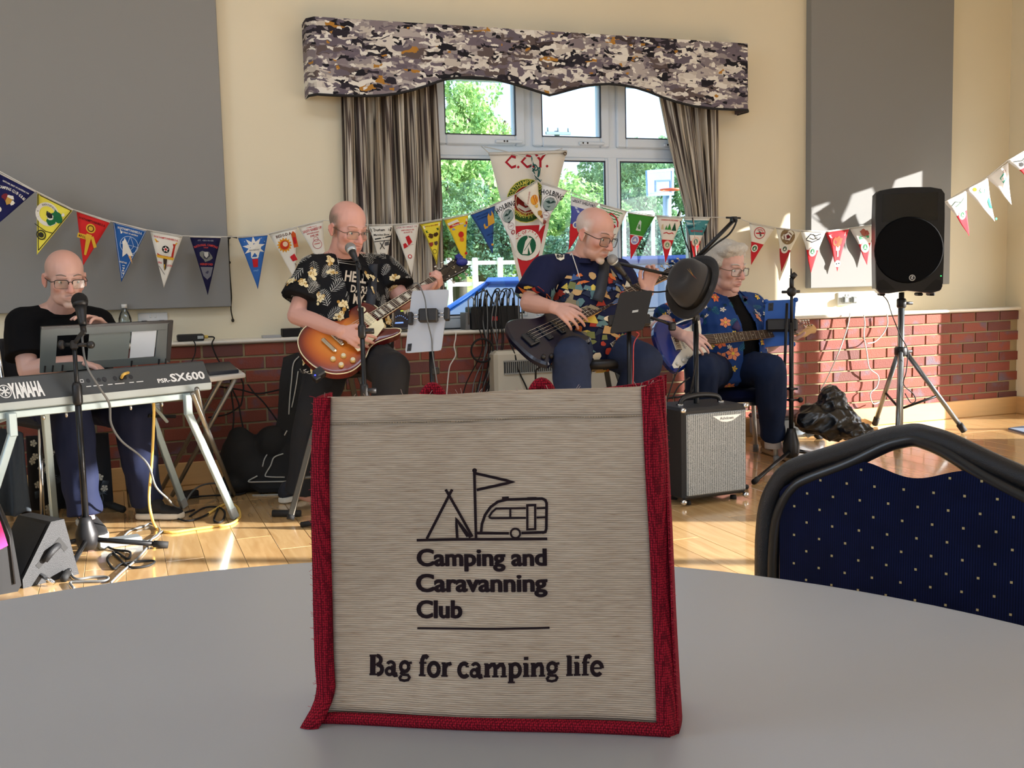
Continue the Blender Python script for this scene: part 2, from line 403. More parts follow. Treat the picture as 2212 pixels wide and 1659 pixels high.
for n, (D_, x, y, lv, q) in enumerate(cells):
    if n < 290 and D_ < 90:
        o = bpy.data.objects.new('plank', mbs[q][1]); COL.objects.link(o); o.location = (x, y, -.005); o.parent = floor; o.matrix_parent_inverse = Matrix.Translation(-ORG[floor.name])
    else: box(rest, (x, y, -.005), (PW-.0016, lv-.0016, .01), OAK)
rest.build('far_planks', floor, kind='stuff')
# ---- brick dado
def fn(N, L, b):
    oi = N.new('ShaderNodeObjectInfo'); r = N.new('ShaderNodeValToRGB'); e = r.color_ramp.elements
    e[0].position = 0; e[0].color = (*lin((122, 62, 48)), 1); e[1].position = 1; e[1].color = (*lin((104, 66, 62)), 1)
    for p, c in ((.3, (140, 72, 54)), (.55, (130, 66, 56)), (.8, (112, 56, 46))): q = e.new(p); q.color = (*lin(c), 1)
    L.new(oi.outputs['Random'], r.inputs[0])
    t = N.new('ShaderNodeTexCoord'); vm = N.new('ShaderNodeVectorMath'); vm.operation = 'MULTIPLY_ADD'; vm.inputs[1].default_value = (30, 30, 30)
    L.new(oi.outputs['Random'], vm.inputs[0]); L.new(t.outputs['Object'], vm.inputs[2])
    n = N.new('ShaderNodeTexNoise'); n.inputs['Scale'].default_value = 9; n.inputs['Detail'].default_value = 5; L.new(vm.outputs[0], n.inputs[0])
    rp = N.new('ShaderNodeValToRGB'); rp.color_ramp.elements[0].position = .56; rp.color_ramp.elements[1].position = .74; L.new(n.outputs[0], rp.inputs[0])
    mx = N.new('ShaderNodeMix'); mx.data_type = 'RGBA'; mx.inputs[7].default_value = (*lin((104, 88, 100)), 1)
    L.new(rp.outputs[0], mx.inputs[0]); L.new(r.outputs[0], mx.inputs[6]); L.new(mx.outputs[2], b.inputs['Base Color']); b.inputs['Roughness'].default_value = .8
    n2 = N.new('ShaderNodeTexNoise'); n2.inputs['Scale'].default_value = 120; L.new(vm.outputs[0], n2.inputs[0]); bp = N.new('ShaderNodeBump'); bp.inputs['Strength'].default_value = .4; bp.inputs['Distance'].default_value = .004
    L.new(n2.outputs[0], bp.inputs['Height']); L.new(bp.outputs[0], b.inputs['Normal'])
BRICK = node_mat('red_brick', fn)
mb = MB(); box(mb, (1, YB+.067, .37), (10.03, .12, .74), mat('mortar', (160, 142, 108), .9, noise=.15, nscale=120, bump=.2)); dado = mb.build('trim_1', kind='structure')
BL, BH, CZ0, CH = .218, .0722, .742-.0722*9, .0722
bm_ = []
for k in range(4):
    mb = MB(); q = random.Random(k); box(mb, (0, 0, 0), (BL-.010-.002*q.random(), .02, BH-.010-.001*q.random()), BRICK, bev=.002); bm_.append(mb.mesh('brick'))
for c in range(9):
    z = .742-CH*(c+.5); n = 0
    x = XR-.008-(0.165 if c % 2 else .055)
    while x > -.95 and n < 33:
        o = bpy.data.objects.new('brick', rnd.choice(bm_)); COL.objects.link(o); o.location = (x, YB+.01-.002*rnd.random(), z); o.parent = dado; o.matrix_parent_inverse = Matrix.Translation(-ORG[dado.name]); x -= BL; n += 1
# ledge on top of the brick dado, running into the window board
GLOSSW = mat('white_gloss_paint', (226, 222, 210), .3)
mb = MB(); prof = [(5.94, .742), (5.805, .742), (5.797, .748), (5.795, .754), (5.797, .760), (5.805, .765), (5.94, .765)]
loft(mb, [[(x, y, z) for y, z in prof] for x in (-4, XR)], GLOSSW, smooth=False); box(mb, ((WX0+WX1)/2, 5.985, .755), (WX1-WX0, .11, .02), GLOSSW); mb.build('trim_2', kind='structure')
SKIRT = mat('maple_skirting', (222, 178, 118), .45, noise=.2, nscale=5, stretch=(1, 1, 12))
mb = MB(); box(mb, (1, YB-.009, .061), (10.03, .018, .122), SKIRT, bev=.004); mb.build('baseboard_back', kind='structure')
mb = MB(); box(mb, (XR-.009, (5.46+YB)/2, .061), (.018, YB-.02-5.46, .122), SKIRT, bev=.004); mb.build('baseboard_right', kind='structure')
# ---- window
def ring_frame(mb, x0, x1, z0, z1, wd, y0, y1, mt, bev=.006):
    for (a, b, c, d) in ((x0, x0+wd, z0, z1), (x1-wd, x1, z0, z1), (x0+wd, x1-wd, z0, z0+wd), (x0+wd, x1-wd, z1-wd, z1)):
        box(mb, ((a+b)/2, (y0+y1)/2, (c+d)/2), (b-a, y1-y0, d-c), mt, bev=bev)
GASK = mat('black_gasket', (20, 24, 40), .5)
wf = MB(); FY0, FY1 = 6.0, 6.07
ring_frame(wf, WX0, WX1, WZ0, WZ1, .06, FY0, FY1, UPVC)
TR = 1.80
for x in (2.354, 2.912): box(wf, (x, (FY0+FY1)/2, (WZ0+WZ1)/2), (.066, FY1-FY0, WZ1-WZ0-.1), UPVC, bev=.006)
box(wf, ((WX0+WX1)/2, (FY0+FY1)/2-.001, TR+.012), (WX1-WX0-.1, FY1-FY0, .07), UPVC, bev=.006)
wobj = wf.build('window_1', kind='structure')
GL = glass('window_glass', (232, 242, 250), .06)
LX = [(WX0+.06, 2.321), (2.387, 2.879), (2.945, WX1-.06)]
for k, (a, b) in enumerate(LX):
    sx = MB(); ring_frame(sx, a-.008, b+.008, TR+.04, WZ1-.052, .062, FY0-.022, FY1-.01, UPVC, .008); so_ = sx.build('sash', wobj)
    g = MB(); box(g, ((a+b)/2, FY0+.02, (TR+.04+WZ1-.05)/2), (b-a-.10, .006, WZ1-TR-.19), GL); g.build('pane', so_)
    g = MB(); ring_frame(g, a+.05, b-.05, TR+.098, WZ1-.110, .005, FY0-.021, FY0-.004, GASK, 0); g.build('gasket', so_)
    h = MB(); hx = {0: b-.1, 1: b-.12, 2: b-.16}[k]; box(h, (hx, FY0-.030, TR+.062), (.17, .014, .02), UPVC, bev=.005)
    for q in (-.06, -.03): disc(h, lambda u, v: (u, FY0-.038, v), hx+(q if k else -q*0-.05+q*-.6), TR+.063, .006, BLACK, n=8)
    h.build('sash_handle', so_)
    g = MB(); box(g, ((a+b)/2, FY0+.02, (WZ0+.06+TR-.02)/2), (b-a+.01, .006, TR-WZ0-.06), GL); g.build('pane', wobj)
    g = MB(); ring_frame(g, a+.015, b-.015, WZ0+.075, TR-.038, .009, FY0-.002, FY0+.008, GASK, 0); g.build('gasket', wobj)
    g = MB(); ring_frame(g, a, b, WZ0+.06, TR-.023, .018, FY0-.004, FY0+.01, UPVC, .004); g.build('glazing_bead', wobj)
mb = MB(); box(mb, ((WX0+WX1)/2, 5.972, WZ1-.002), (WX1-WX0, .06, .03), GLOSSW); mb.build('trim_3', kind='structure')
# ================================================================== WALL FITTINGS
def wpx(px, py, d=0.0): return ony(px, py, YU-d)     # a pixel on a plane d in front of the upper wall
FELT = mat('grey_acoustic_felt', (146, 146, 144), .95, noise=.12, nscale=500, bump=.15, bscale=900, spec=.1)
mb = MB(); box(mb, (-1.0, YU-.03, 1.99), (3.13, .06, 2.1), FELT, bev=.004)
tag(mb.build('acoustic_panel'), 'wide grey fabric acoustic panel on the cream wall behind the keyboard player', 'wall panel')
mb = MB(); box(mb, (4.87, YU-.03, 2.1), (1.16, .06, 2.32), FELT, bev=.004)
tag(mb.build('acoustic_panel'), 'tall narrow grey fabric acoustic panel behind the loudspeaker on its stand', 'wall panel')
# ---- pelmet
def fn(N, L, b):
    t = N.new('ShaderNodeTexCoord')
    def vor(sx, sz, seed):
        mp = N.new('ShaderNodeMapping'); mp.inputs['Scale'].default_value = (sx, 2, sz); mp.inputs['Location'].default_value = (seed, seed*.37, seed*1.7)
        nz_ = N.new('ShaderNodeTexNoise'); nz_.inputs['Scale'].default_value = 14; L.new(t.outputs['Object'], nz_.inputs[0])
        ad = N.new('ShaderNodeVectorMath'); ad.operation = 'MULTIPLY_ADD'; ad.inputs[1].default_value = (.05, .0, .05); L.new(nz_.outputs['Color'], ad.inputs[0]); L.new(t.outputs['Object'], ad.inputs[2])
        L.new(ad.outputs[0], mp.inputs[0]); v = N.new('ShaderNodeTexVoronoi'); v.feature = 'F1'; v.distance = 'CHEBYCHEV'; v.inputs['Scale'].default_value = 1; L.new(mp.outputs[0], v.inputs['Vector']); return v.outputs['Color']
    def ramp(fac, stops):
        r = N.new('ShaderNodeValToRGB'); r.color_ramp.interpolation = 'CONSTANT'; e = r.color_ramp.elements; e[0].position = 0; e[0].color = (*lin(stops[0][1]), 1); e[1].position = stops[1][0]; e[1].color = (*lin(stops[1][1]), 1)
        for p, c in stops[2:]: q = e.new(p); q.color = (*lin(c), 1)
        s = N.new('ShaderNodeSeparateColor'); L.new(fac, s.inputs[0]); L.new(s.outputs[0], r.inputs[0]); return r.outputs[0], s.outputs[1]
    S1 = [(0, (112, 102, 112)), (.2, (46, 42, 50)), (.36, (178, 170, 166)), (.5, (98, 86, 84)), (.66, (134, 124, 128)), (.82, (214, 208, 198)), (.93, (70, 60, 60)), (.975, (170, 120, 50))]
    S2 = [(0, (228, 224, 214)), (.25, (104, 96, 106)), (.45, (34, 32, 38)), (.62, (150, 142, 142)), (.8, (196, 188, 178)), (.96, (176, 126, 54))]
    a, g1 = ramp(vor(6.5, 17, 3.1), S1); c, g2 = ramp(vor(12, 40, 7.7), S2); d, g3 = ramp(vor(46, 80, 1.3), S2)
    def mixf(x, y, g, th):
        m = N.new('ShaderNodeMath'); m.operation = 'GREATER_THAN'; m.inputs[1].default_value = th; L.new(g, m.inputs[0])
        k = N.new('ShaderNodeMix'); k.data_type = 'RGBA'; L.new(m.outputs[0], k.inputs[0]); L.new(x, k.inputs[6]); L.new(y, k.inputs[7]); return k.outputs[2]
    L.new(mixf(mixf(a, c, g2, .5), d, g3, .74), b.inputs['Base Color']); b.inputs['Roughness'].default_value = .85; b.inputs['Specular IOR Level'].default_value = .2
PAT = node_mat('pelmet_print_fabric', fn)
YP = YU-.18
prof = [(685, 204), (720, 206), (760, 207), (800, 207.5), (830, 206), (860, 202), (890, 195), (920, 186), (945, 177), (965, 171), (990, 168), (1020, 167), (1050, 169), (1080, 174), (1110, 182), (1140, 191), (1165, 199), (1187, 206), (1200, 203), (1225, 196), (1255, 188), (1285, 183), (1315, 181.5), (1345, 184), (1375, 190), (1400, 198), (1430, 210), (1460, 220), (1495, 229), (1540, 235), (1580, 237), (1615, 238)]
low = [ony(x, y, YP) for x, y in prof]; x0, x1 = low[0][0], low[-1][0]; ZT = 2.463
p = thing('pelmet', 'curved window pelmet in abstract grey, black and mustard print fabric', 'pelmet', ((x0+x1)/2, YP, 2.1))
mb = MB(); pts = [(q[0], q[2]) for q in low]
vs = [(x, YP, z) for x, z in pts]+[(x, YP, ZT) for x, z in pts]+[(x, YP+.02, z) for x, z in pts]+[(x, YP+.02, ZT) for x, z in pts]; n = len(pts)
fs = []
for i in range(n-1):
    fs += [(i, i+1, n+i+1, n+i), (2*n+i+1, 2*n+i, 3*n+i, 3*n+i+1), (i+1, i, 2*n+i, 2*n+i+1), (n+i, n+i+1, 3*n+i+1, 3*n+i)]
mb.add(vs, fs, PAT)
for sx, x in ((-1, x0), (1, x1)):
    z = pts[0][1] if sx < 0 else pts[-1][1]; o = .035*sx
    quad = [(x, YP, z), (x+o, YP+.05, z), (x+o, YU, z), (x+o-.015*sx, YU, z), (x+o-.015*sx, YP+.055, z), (x-.0*sx, YP+.02, z)]
    loft(mb, [[(a, b, z) for a, b, _ in quad], [(a, b, ZT) for a, b, _ in quad]], PAT, False)
box(mb, ((x0+x1)/2, YP+.1, ZT-.01), (x1-x0, .16, .018), PAT)
mb.build('pelmet_board', p)
mb = MB(); tube(mb, [(x0-.035, YU-.01, pts[0][1]), (x0-.035, YP+.05, pts[0][1])]+[(x, YP-.002, z) for x, z in pts]+[(x1+.035, YP+.05, pts[-1][1]), (x1+.035, YU-.01, pts[-1][1])], .0075, mat('black_piping', (14, 13, 16), .7), 6, hint=(0, 1, 0)); mb.build('piping', p)
# ---- curtains
def fn(N, L, b):
    t = N.new('ShaderNodeUVMap'); mp = N.new('ShaderNodeMapping'); mp.inputs['Scale'].default_value = (12, .42, 1); L.new(t.outputs[0], mp.inputs[0])
    n = N.new('ShaderNodeTexNoise'); n.inputs['Scale'].default_value = 1.0; n.inputs['Detail'].default_value = 3; n.inputs['Roughness'].default_value = .7; L.new(mp.outputs[0], n.inputs[0])
    r = N.new('ShaderNodeValToRGB'); r.color_ramp.interpolation = 'LINEAR'; e = r.color_ramp.elements; e[0].position = .30; e[0].color = (*lin((30, 26, 30)), 1); e[1].position = .72; e[1].color = (*lin((60, 52, 50)), 1)
    for p_, c in ((.38, (84, 74, 72)), (.405, (206, 198, 184)), (.45, (186, 174, 154)), (.47, (70, 60, 58)), (.5, (112, 98, 88)), (.515, (216, 208, 194)), (.58, (196, 184, 160)), (.6, (40, 34, 38)), (.65, (150, 134, 112))): q = e.new(p_); q.color = (*lin(c), 1)
    L.new(n.outputs[0], r.inputs[0]); L.new(r.outputs[0], b.inputs['Base Color']); b.inputs['Roughness'].default_value = .85; b.inputs['Specular IOR Level'].default_value = .2
    b.inputs['Transmission Weight'].default_value = 0
CURT = node_mat('striped_curtain_fabric', fn)
def curtain(label, Lf, Rt, zt, zb, folds, seed):
    """Lf, Rt: x of the left and right edge as functions of v (0 top, 1 bottom)"""
    nu, nv = 150, 24; q = random.Random(seed); ph = [q.uniform(0, 6.28) for _ in range(4)]; vs = []; uv = []
    for j in range(nv+1):
        v = j/nv; z = zt+(zb-zt)*v; a, b = Lf(v), Rt(v)
        for i in range(nu+1):
            u = i/nu; k = u*folds*2*math.pi
            y = YU-.065+.030*math.sin(k+ph[0]+.3*math.sin(3*v+ph[1]))+.012*math.sin(2.3*k+ph[2])+.006*math.sin(5*v+k)
            vs.append((a+(b-a)*(u+.004*math.sin(2*k+ph[3])), y, z)); uv.append((u, v))
    mb = MB(); fs = [(j*(nu+1)+i, j*(nu+1)+i+1, (j+1)*(nu+1)+i+1, (j+1)*(nu+1)+i) for j in range(nv) for i in range(nu)]
    mb.add(vs, fs, CURT, True); o = mb.build('curtain'); tag(o, label, 'curtain', None)
    ul = o.data.uv_layers.new(name='UVMap')
    for lp in o.data.loops: ul.data[lp.index].uv = (uv[lp.vertex_index][0]+seed*.37, uv[lp.vertex_index][1])
    md = o.modifiers.new('t', 'SOLIDIFY'); md.thickness = .003
    return o
gx = lambda px, py: ony(px, py, YU-.065)[0]
interp = lambda pts: (lambda v: float(np.interp(v, [k[0] for k in pts], [k[1] for k in pts])))
curtain('striped curtain on the left of the window, hanging behind the standing guitarist', interp([(0, gx(738, 207)), (.5, gx(745, 470)), (1, gx(750, 690))]), interp([(0, gx(937, 190)), (.2, gx(943, 260)), (.55, gx(952, 470)), (1, gx(956, 690))]), 2.42, .79, 7.5, 1)
curtain('striped curtain drawn back on the right of the window, narrowing towards the wall', interp([(0, gx(1413, 205)), (.12, gx(1420, 235)), (.3, gx(1442, 330)), (.6, gx(1483, 470)), (.8, gx(1492, 560)), (1, gx(1494, 680))]), interp([(0, gx(1553, 240)), (1, gx(1549, 690))]), 2.42, .79, 6.5, 2)
# ---- hanging black cord and wall sockets
def cord(name, label, pts, r, mt, cat='cable', group=None, n=6, seg=6, parent=None):
    mb = MB(); tube(mb, catmull(pts, seg), r, mt, n, rnd_caps=False); o = mb.build(name, parent)
    return tag(o, label, cat, group) if parent is None else o
DCORD = mat('dark_cord', (40, 34, 22), .8)
mb = MB(); pts = [wpx(512, 514, .07), wpx(497, 511, .05), wpx(494, 516, .04), wpx(494, 540, .012), wpx(495, 567, .012), wpx(497, 600, .012), wpx(500, 640, .012), wpx(499, 668, .012), wpx(503, 690, .012)]
tube(mb, catmull(pts, 6), .0035, DCORD, 6); ell(mb, wpx(495, 567, .014), (.009, .009, .009), DCORD, n=8, m_=6); ell(mb, wpx(503, 692, .014), (.008, .008, .011), DCORD, n=8, m_=6); ell(mb, wpx(495, 513, .05), (.009, .009, .009), DCORD, n=8, m_=6)
tag(mb.build('blind_cord'), 'knotted dark cord hanging down the wall beside the wide grey panel', 'cord')
def socket(c, w_, label, plugs):
    t = thing('wall_socket', label, 'socket', (c[0], YU, c[2]-.043)); mb = MB(); box(mb, (c[0], YU-.006, c[2]), (w_, .012, .086), WHITEP, bev=.004)
    mb.build('face_plate', t)
    for dx in (-.012, .012): mb = MB(); box(mb, (c[0]+dx, YU-.014, c[2]+.024), (.010, .006, .016), WHITEP, bev=.002); mb.build('rocker_switch', t)
    for k, (dx, dz, cl, hh) in enumerate(plugs):
        mb = MB(); box(mb, (c[0]+dx, YU-.032, c[2]+dz), (.046, .04, .046), cl, bev=.010); tag(mb.build('mains_plug'), ('left' if k == 0 else 'right')+' plug in the '+hh, 'plug')
socket(wpx(331, 693), .15, 'white twin wall socket under the wide grey panel, left of the window', [(-.045, -.02, BLACK, 'twin socket behind the keyboard music rest'), (.042, -.02, BLACK, 'twin socket behind the keyboard music rest')])
socket(wpx(1828, 645), .15, 'white twin wall socket in the sunlit strip below the narrow grey panel', [(-.036, -.008, mat('grey_plug', (120, 124, 122), .5), 'sunlit socket by the loudspeaker'), (.036, -.010, mat('grey_plug', (120, 124, 122), .5), 'sunlit socket by the loudspeaker')])
# ---- storage heater under the window
hx0, hx1 = ony(1065, 765, 5.70)[0], ony(1385, 760, 5.70)[0]
t = thing('storage_heater', 'cream storage heater with a top grille under the window behind the bassist', 'heater', ((hx0+hx1)/2, 5.74, .05))
HTR = mat('cream_enamel', (206, 202, 186), .35); zt = .62
mb = MB(); box(mb, ((hx0+hx1)/2, 5.745, (zt+.06)/2+.02), (hx1-hx0, .14, zt-.06), HTR, bev=.02); mb.build('casing', t)
mb = MB(); g0, g1, gz0, gz1 = hx0+.055, hx1-.09, zt-.115, zt-.035
box(mb, ((g0+g1)/2, 5.676, (gz0+gz1)/2), (g1-g0, .006, gz1-gz0), mat('grille_dark', (58, 60, 60), .6)); mb.build('grille_recess', t)
mb = MB()
for i in range(62): box(mb, (g0+.012+(g1-g0-.024)*i/61, 5.671, (gz0+gz1)/2), (.0045, .008, gz1-gz0-.014), mat('grille_slat', (150, 152, 148), .5))
for z in (gz0+.004, gz1-.004): box(mb, ((g0+g1)/2, 5.671, z), (g1-g0, .01, .008), mat('grille_slat', (150, 152, 148), .5))
mb.build('grille_slats', t, kind='stuff')
for s in (-1, 1): mb = MB(); box(mb, ((hx0+hx1)/2+s*.33, 5.745, .03), (.05, .12, .06), mat('heater_foot', (60, 60, 60), .6)); mb.build('foot', t)
# ================================================================== BUNTING
def pmap(A, B, T, bulge=.006, off=0.0, tw=0.0):
    A, B, T = [np.array(q, float) for q in (A, B, T)]; M = (A+B)/2; W_ = np.linalg.norm(B-A); X = (B-A); H = np.linalg.norm(T-M)/W_; Y = (T-M)/H
    nn = nz(np.cross(B-A, T-M)); nn = nn if nn[1] < 0 else -nn
    def f(x, y, o=0.0): return M+X*x+Y*y+nn*(bulge*math.sin(3.0*x+2.2*y)+bulge*.8*math.sin(5*y+x*4)+off+o)
    return f, H, W_
LBL = {}
def pennant(A, B, T, col, prints, label, border=None, bands=(), group=None, bulge=.006, name='pennant', cat='pennant', header=None):
    """A, B, T: world corners. prints in units of the top width, x from the centre, y down"""
    f, H, W_ = pmap(A, B, T, bulge); mb = MB(); nv = 14
    zc = lambda y: next((cm(c) for a, b, c in bands if a <= y/H < b), cm(col))
    cuts = sorted({0, H, *[k/nv*H for k in range(nv)], *[a*H for a, b, c in bands], *[min(b, 1)*H for a, b, c in bands]})
    for y0, y1 in zip(cuts[:-1], cuts[1:]):
        if y1-y0 < 1e-4: continue
        h0, h1 = .5*(1-y0/H), max(.5*(1-y1/H), .004); k = 6
        vs = [f(-h0+2*h0*i/k, y0) for i in range(k+1)]+[f(-h1+2*h1*i/k, y1) for i in range(k+1)]
        mb.add(vs, [(i, k+1+i, k+2+i, i+1) for i in range(k)], zc((y0+y1)/2), True)
    o = mb.build(name, base=tuple((np.array(A)+np.array(B))/2)); bm = bmesh.new(); bm.from_mesh(o.data); bmesh.ops.remove_doubles(bm, verts=bm.verts, dist=1e-5); bm.to_mesh(o.data); bm.free(); md = o.modifiers.new('t', 'SOLIDIFY'); md.thickness = .0012; md.offset = 0; tag(o, label, cat, group)
    hm = MB(); tube(hm, [f(-.5+i/6, .008, .001) for i in range(7)], .0035*W_/.17, cm((214, 210, 200)), 5); hm.build('hem_tape', o)
    pm = MB(); g = lambda x, y: f(x, y, .0016); g2 = lambda x, y: f(x, y, .0024)
    if border:
        bw, bc = border; q = 10
        for sgn in (-1, 1): stroke(pm, g, [(sgn*(.5*(1-i/q)-.0)*.93+0, .04+(H-.16)*i/q) for i in range(q+1)], bw, cm(bc))
        stroke(pm, g, [(-.46+.92*i/6, .04) for i in range(7)], bw, cm(bc))
    lv = 0
    for pr in prints:
        k = pr[0]; lv += 1; g = (lambda x, y, e=.0014+.0003*min(lv, 40): f(x, y, e))
        if k == 'd': disc(pm, g, pr[1], pr[2], pr[3], cm(pr[4]))
        elif k == 'r': disc(pm, g, pr[1], pr[2], pr[3], cm(pr[5]), pr[4])
        elif k == 'p': poly(pm, g, pr[1], cm(pr[2]))
        elif k == 's': stroke(pm, g, pr[1], pr[2], cm(pr[3]))
        elif k == 't': text(pm, pr[1], g, cm(pr[6]), pr[2], pr[3], pr[4], pr[5], bold=.02, rot=pr[7] if len(pr) > 7 else 0, arc=pr[8] if len(pr) > 8 else None, res=1)
        elif k == 'blob':
            q = random.Random(pr[5]); poly(pm, g, [(pr[1]+pr[3]*q.uniform(.55, 1)*math.cos(i*.449), pr[2]+pr[3]*q.uniform(.55, 1)*math.sin(i*.449)) for i in range(14)], cm(pr[4]))
    if pm.f: pm.build('print', o)
    return o
BU, RE, WH, GN, YE, BK, NV, GD = (38, 92, 160), (196, 36, 44), (232, 228, 216), (34, 110, 66), (238, 226, 84), (24, 24, 28), (26, 28, 78), (222, 176, 56)
TEAL, ORG_, GY = (60, 130, 130), (230, 130, 40), (140, 140, 140)
def badge(x, y, r, ring=RE, inner=WH, core=GN): return [('d', x, y, r, ring), ('d', x, y, r*.82, inner), ('d', x, y, r*.55, core), ('p', [(x-r*.3, y+r*.3), (x, y-r*.4), (x+r*.3, y+r*.3)], inner)]
def star(x, y, r, n, c, inner=.5): return ('p', [(x+r*(1 if i % 2 == 0 else inner)*math.sin(math.pi*i/n), y-r*(1 if i % 2 == 0 else inner)*math.cos(math.pi*i/n)) for i in range(2*n)], c)
pp = lambda t, d: wpx(t[0], t[1], d)
def two(Apx, Bpx, Tpx, d, **k): return pennant(pp(Apx, d), pp(Bpx, d), pp(Tpx, d), **k)
two((-2, 373), (77, 414), (-8, 487), .34, col=NV, label='dark navy pennant with coat of arms, cut off by the left edge', prints=[('t', 'NATIONAL FEAST OF LANTERNS 1968', .02, .16, .04, .72, WH), ('t', 'CAMPING CLUB G.B.&I.', .0, .30, .075, .72, WH, 0, .9), ('blob', -.1, .50, .12, (120, 40, 50), 1), ('blob', .02, .46, .1, WH, 2), ('blob', .1, .56, .09, WH, 3), ('p', [(-.06, .48), (.08, .48), (.08, .6), (.01, .68), (-.06, .6)], (190, 150, 70)), ('d', -.12, .88, .075, WH), ('blob', -.12, .88, .05, RE, 4)])
two((80, 415), (158, 454), (80, 550), .26, col=YE, label='bright yellow pennant with green map, second from the left edge', border=(.022, (70, 66, 40)), prints=[('r', -.08, .42, .31, .21, WH), ('t', 'NORTH STAFFORDSHIRE', -.08, .20, .05, .4, (60, 60, 60), 0, .26), ('blob', .16, .36, .2, GN, 5), ('blob', .06, .55, .14, GN, 6), ('blob', -.0, .44, .13, WH, 7), ('p', [(-.12, .34), (.04, .36), (.08, .46), (-.04, .5), (-.1, .44)], (40, 40, 40)), ('blob', .3, .25, .06, WH, 8), ('s', [(-.3, .8), (.02, .86), (.2, .82)], .02, (60, 56, 40)), ('r', -.06, 1.0, .13, .10, (60, 60, 40)), ('d', -.06, 1.0, .07, (50, 50, 40))])
two((165, 455), (238, 480), (180, 573), .24, col=(206, 40, 40), label='red pennant with yellow signpost, third from the left edge', prints=[('t', 'NORTHAMPTONSHIRE D.A.', 0, .2, .07, .78, (70, 20, 20)), ('d', 0, .38, .14, GD), ('r', 0, .38, .10, .07, (90, 50, 20)), ('p', [(-.09, .56), (.07, .56), (.02, 1.2), (-.04, 1.2)], GD), ('p', [(-.33, .62), (-.05, .6), (-.05, .74), (-.33, .76)], GD), ('t', 'M.F.O.L.', -.19, .72, .07, .2, (60, 40, 20)), ('p', [(.04, .62), (.12, .58), (.27, .86), (.19, .92)], GD), ('t', '1968', .15, .76, .06, .2, (60, 40, 20), -1.05)])
two((244, 478), (317, 498), (262, 609), .22, col=BU, label='mid blue pennant with white rocket crossing a globe', border=(.01, (210, 220, 235)), prints=[('t', 'NORTHAMPTONSHIRE D.A.', .02, .17, .07, .72, WH), ('t', '4TH FEAST OF LANTERNS', .02, .26, .045, .5, WH), ('r', .06, .58, .27, .255, (190, 205, 225)), ('s', [(-.2, .58), (.32, .58)], .012, (190, 205, 225)), ('s', [(.06, .31), (.0, .58), (.06, .84)], .012, (190, 205, 225)), ('s', [(.06, .31), (.2, .58), (.06, .84)], .012, (190, 205, 225)), ('p', [(-.28, .14), (-.02, .5), (.22, .86), (.12, .92), (.03, .84), (-.08, .98), (-.12, .62)], WH), ('p', [(.08, .9), (.16, .88), (.24, 1.12)], (220, 170, 110)), ('t', 'HARLESTONE', -.04, 1.16, .05, .22, WH), ('t', '1969', -.03, 1.36, .07, .28, WH, -1.5)])
two((324, 498), (394, 512), (354, 621), .20, col=WH, label='white pennant with red scroll and rose, right of the rocket pennant', prints=[('t', 'NORTHAMPTONSHIRE D.A.', 0, .18, .06, .74, RE), ('p', [(-.36, .22), (.36, .22), (.30, .32), (-.3, .32)], GD), ('p', [(-.3, .28), (.3, .28), (.24, .74), (-.24, .74)], (180, 50, 36)), ('p', [(-.28, .72), (.28, .72), (.24, .8), (-.24, .8)], GD), ('d', 0, .5, .14, WH), ('d', 0, .5, .115, BK), star(0, .5, .1, 5, WH), ('d', 0, .5, .04, RE), ('t', 'A.F.O.L.', 0, .71, .06, .3, WH), ('p', [(-.06, .8), (.06, .8), (.04, 1.1), (0, 1.18), (-.03, 1.1)], (60, 50, 40)), ('p', [(-.05, .92), (.0, .92), (0, 1.16)], GD), ('t', 'IN', -.16, .98, .06, .1, RE), ('t', 'LATIN', .14, 1.02, .06, .16, RE), ('s', [(-.18, 1.06), (.0, 1.3)], .015, BK)])
two((410, 511), (477, 513), (449, 637), .18, col=(24, 22, 60), label='dark navy pennant with silver crest, left of the knotted cord', prints=[('t', 'ST. GEORGE', .0, .14, .045, .5, (150, 150, 160)), ('t', 'NATIONAL CAMPING', 0, .30, .075, .74, (200, 70, 60), 0, .8), ('t', '1969', 0, .38, .05, .14, (200, 70, 60)), ('blob', 0, .62, .24, (120, 122, 116), 11), ('blob', 0, .6, .16, (60, 60, 70), 12), ('p', [(-.07, .5), (.07, .5), (.07, .62), (0, .7), (-.07, .62)], (190, 190, 184)), ('t', 'HEREFORD', 0, .94, .07, .42, (200, 70, 60)), ('p', [(-.2, 1.0), (.2, 1.0), (.12, 1.3), (0, 1.42), (-.12, 1.3)], (112, 112, 120)), ('blob', .0, 1.16, .08, (60, 60, 80), 3)])
two((514, 513), (578, 507), (557, 624), .15, col=(52, 104, 178), label='blue pennant with white firework burst, right of the knotted cord', prints=[star(.0, .38, .38, 9, WH, .5), ('p', [(-.26, .34), (.26, .34), (.1, .76), (-.1, .76)], WH), ('t', 'BRING FIREWORKS', 0, .5, .05, .34, (150, 150, 150)), ('p', [(-.1, .78), (.1, .78), (.07, 1.06), (-.08, 1.06)], RE), ('r', 0, .92, .075, .05, WH), ('d', 0, .92, .04, (40, 50, 120)), ('t', '1967', 0, 1.2, .05, .16, (150, 190, 230))]+[('d', random.Random(i).uniform(-.4, .4), .1+.06*i, .012, WH) for i in range(6)])
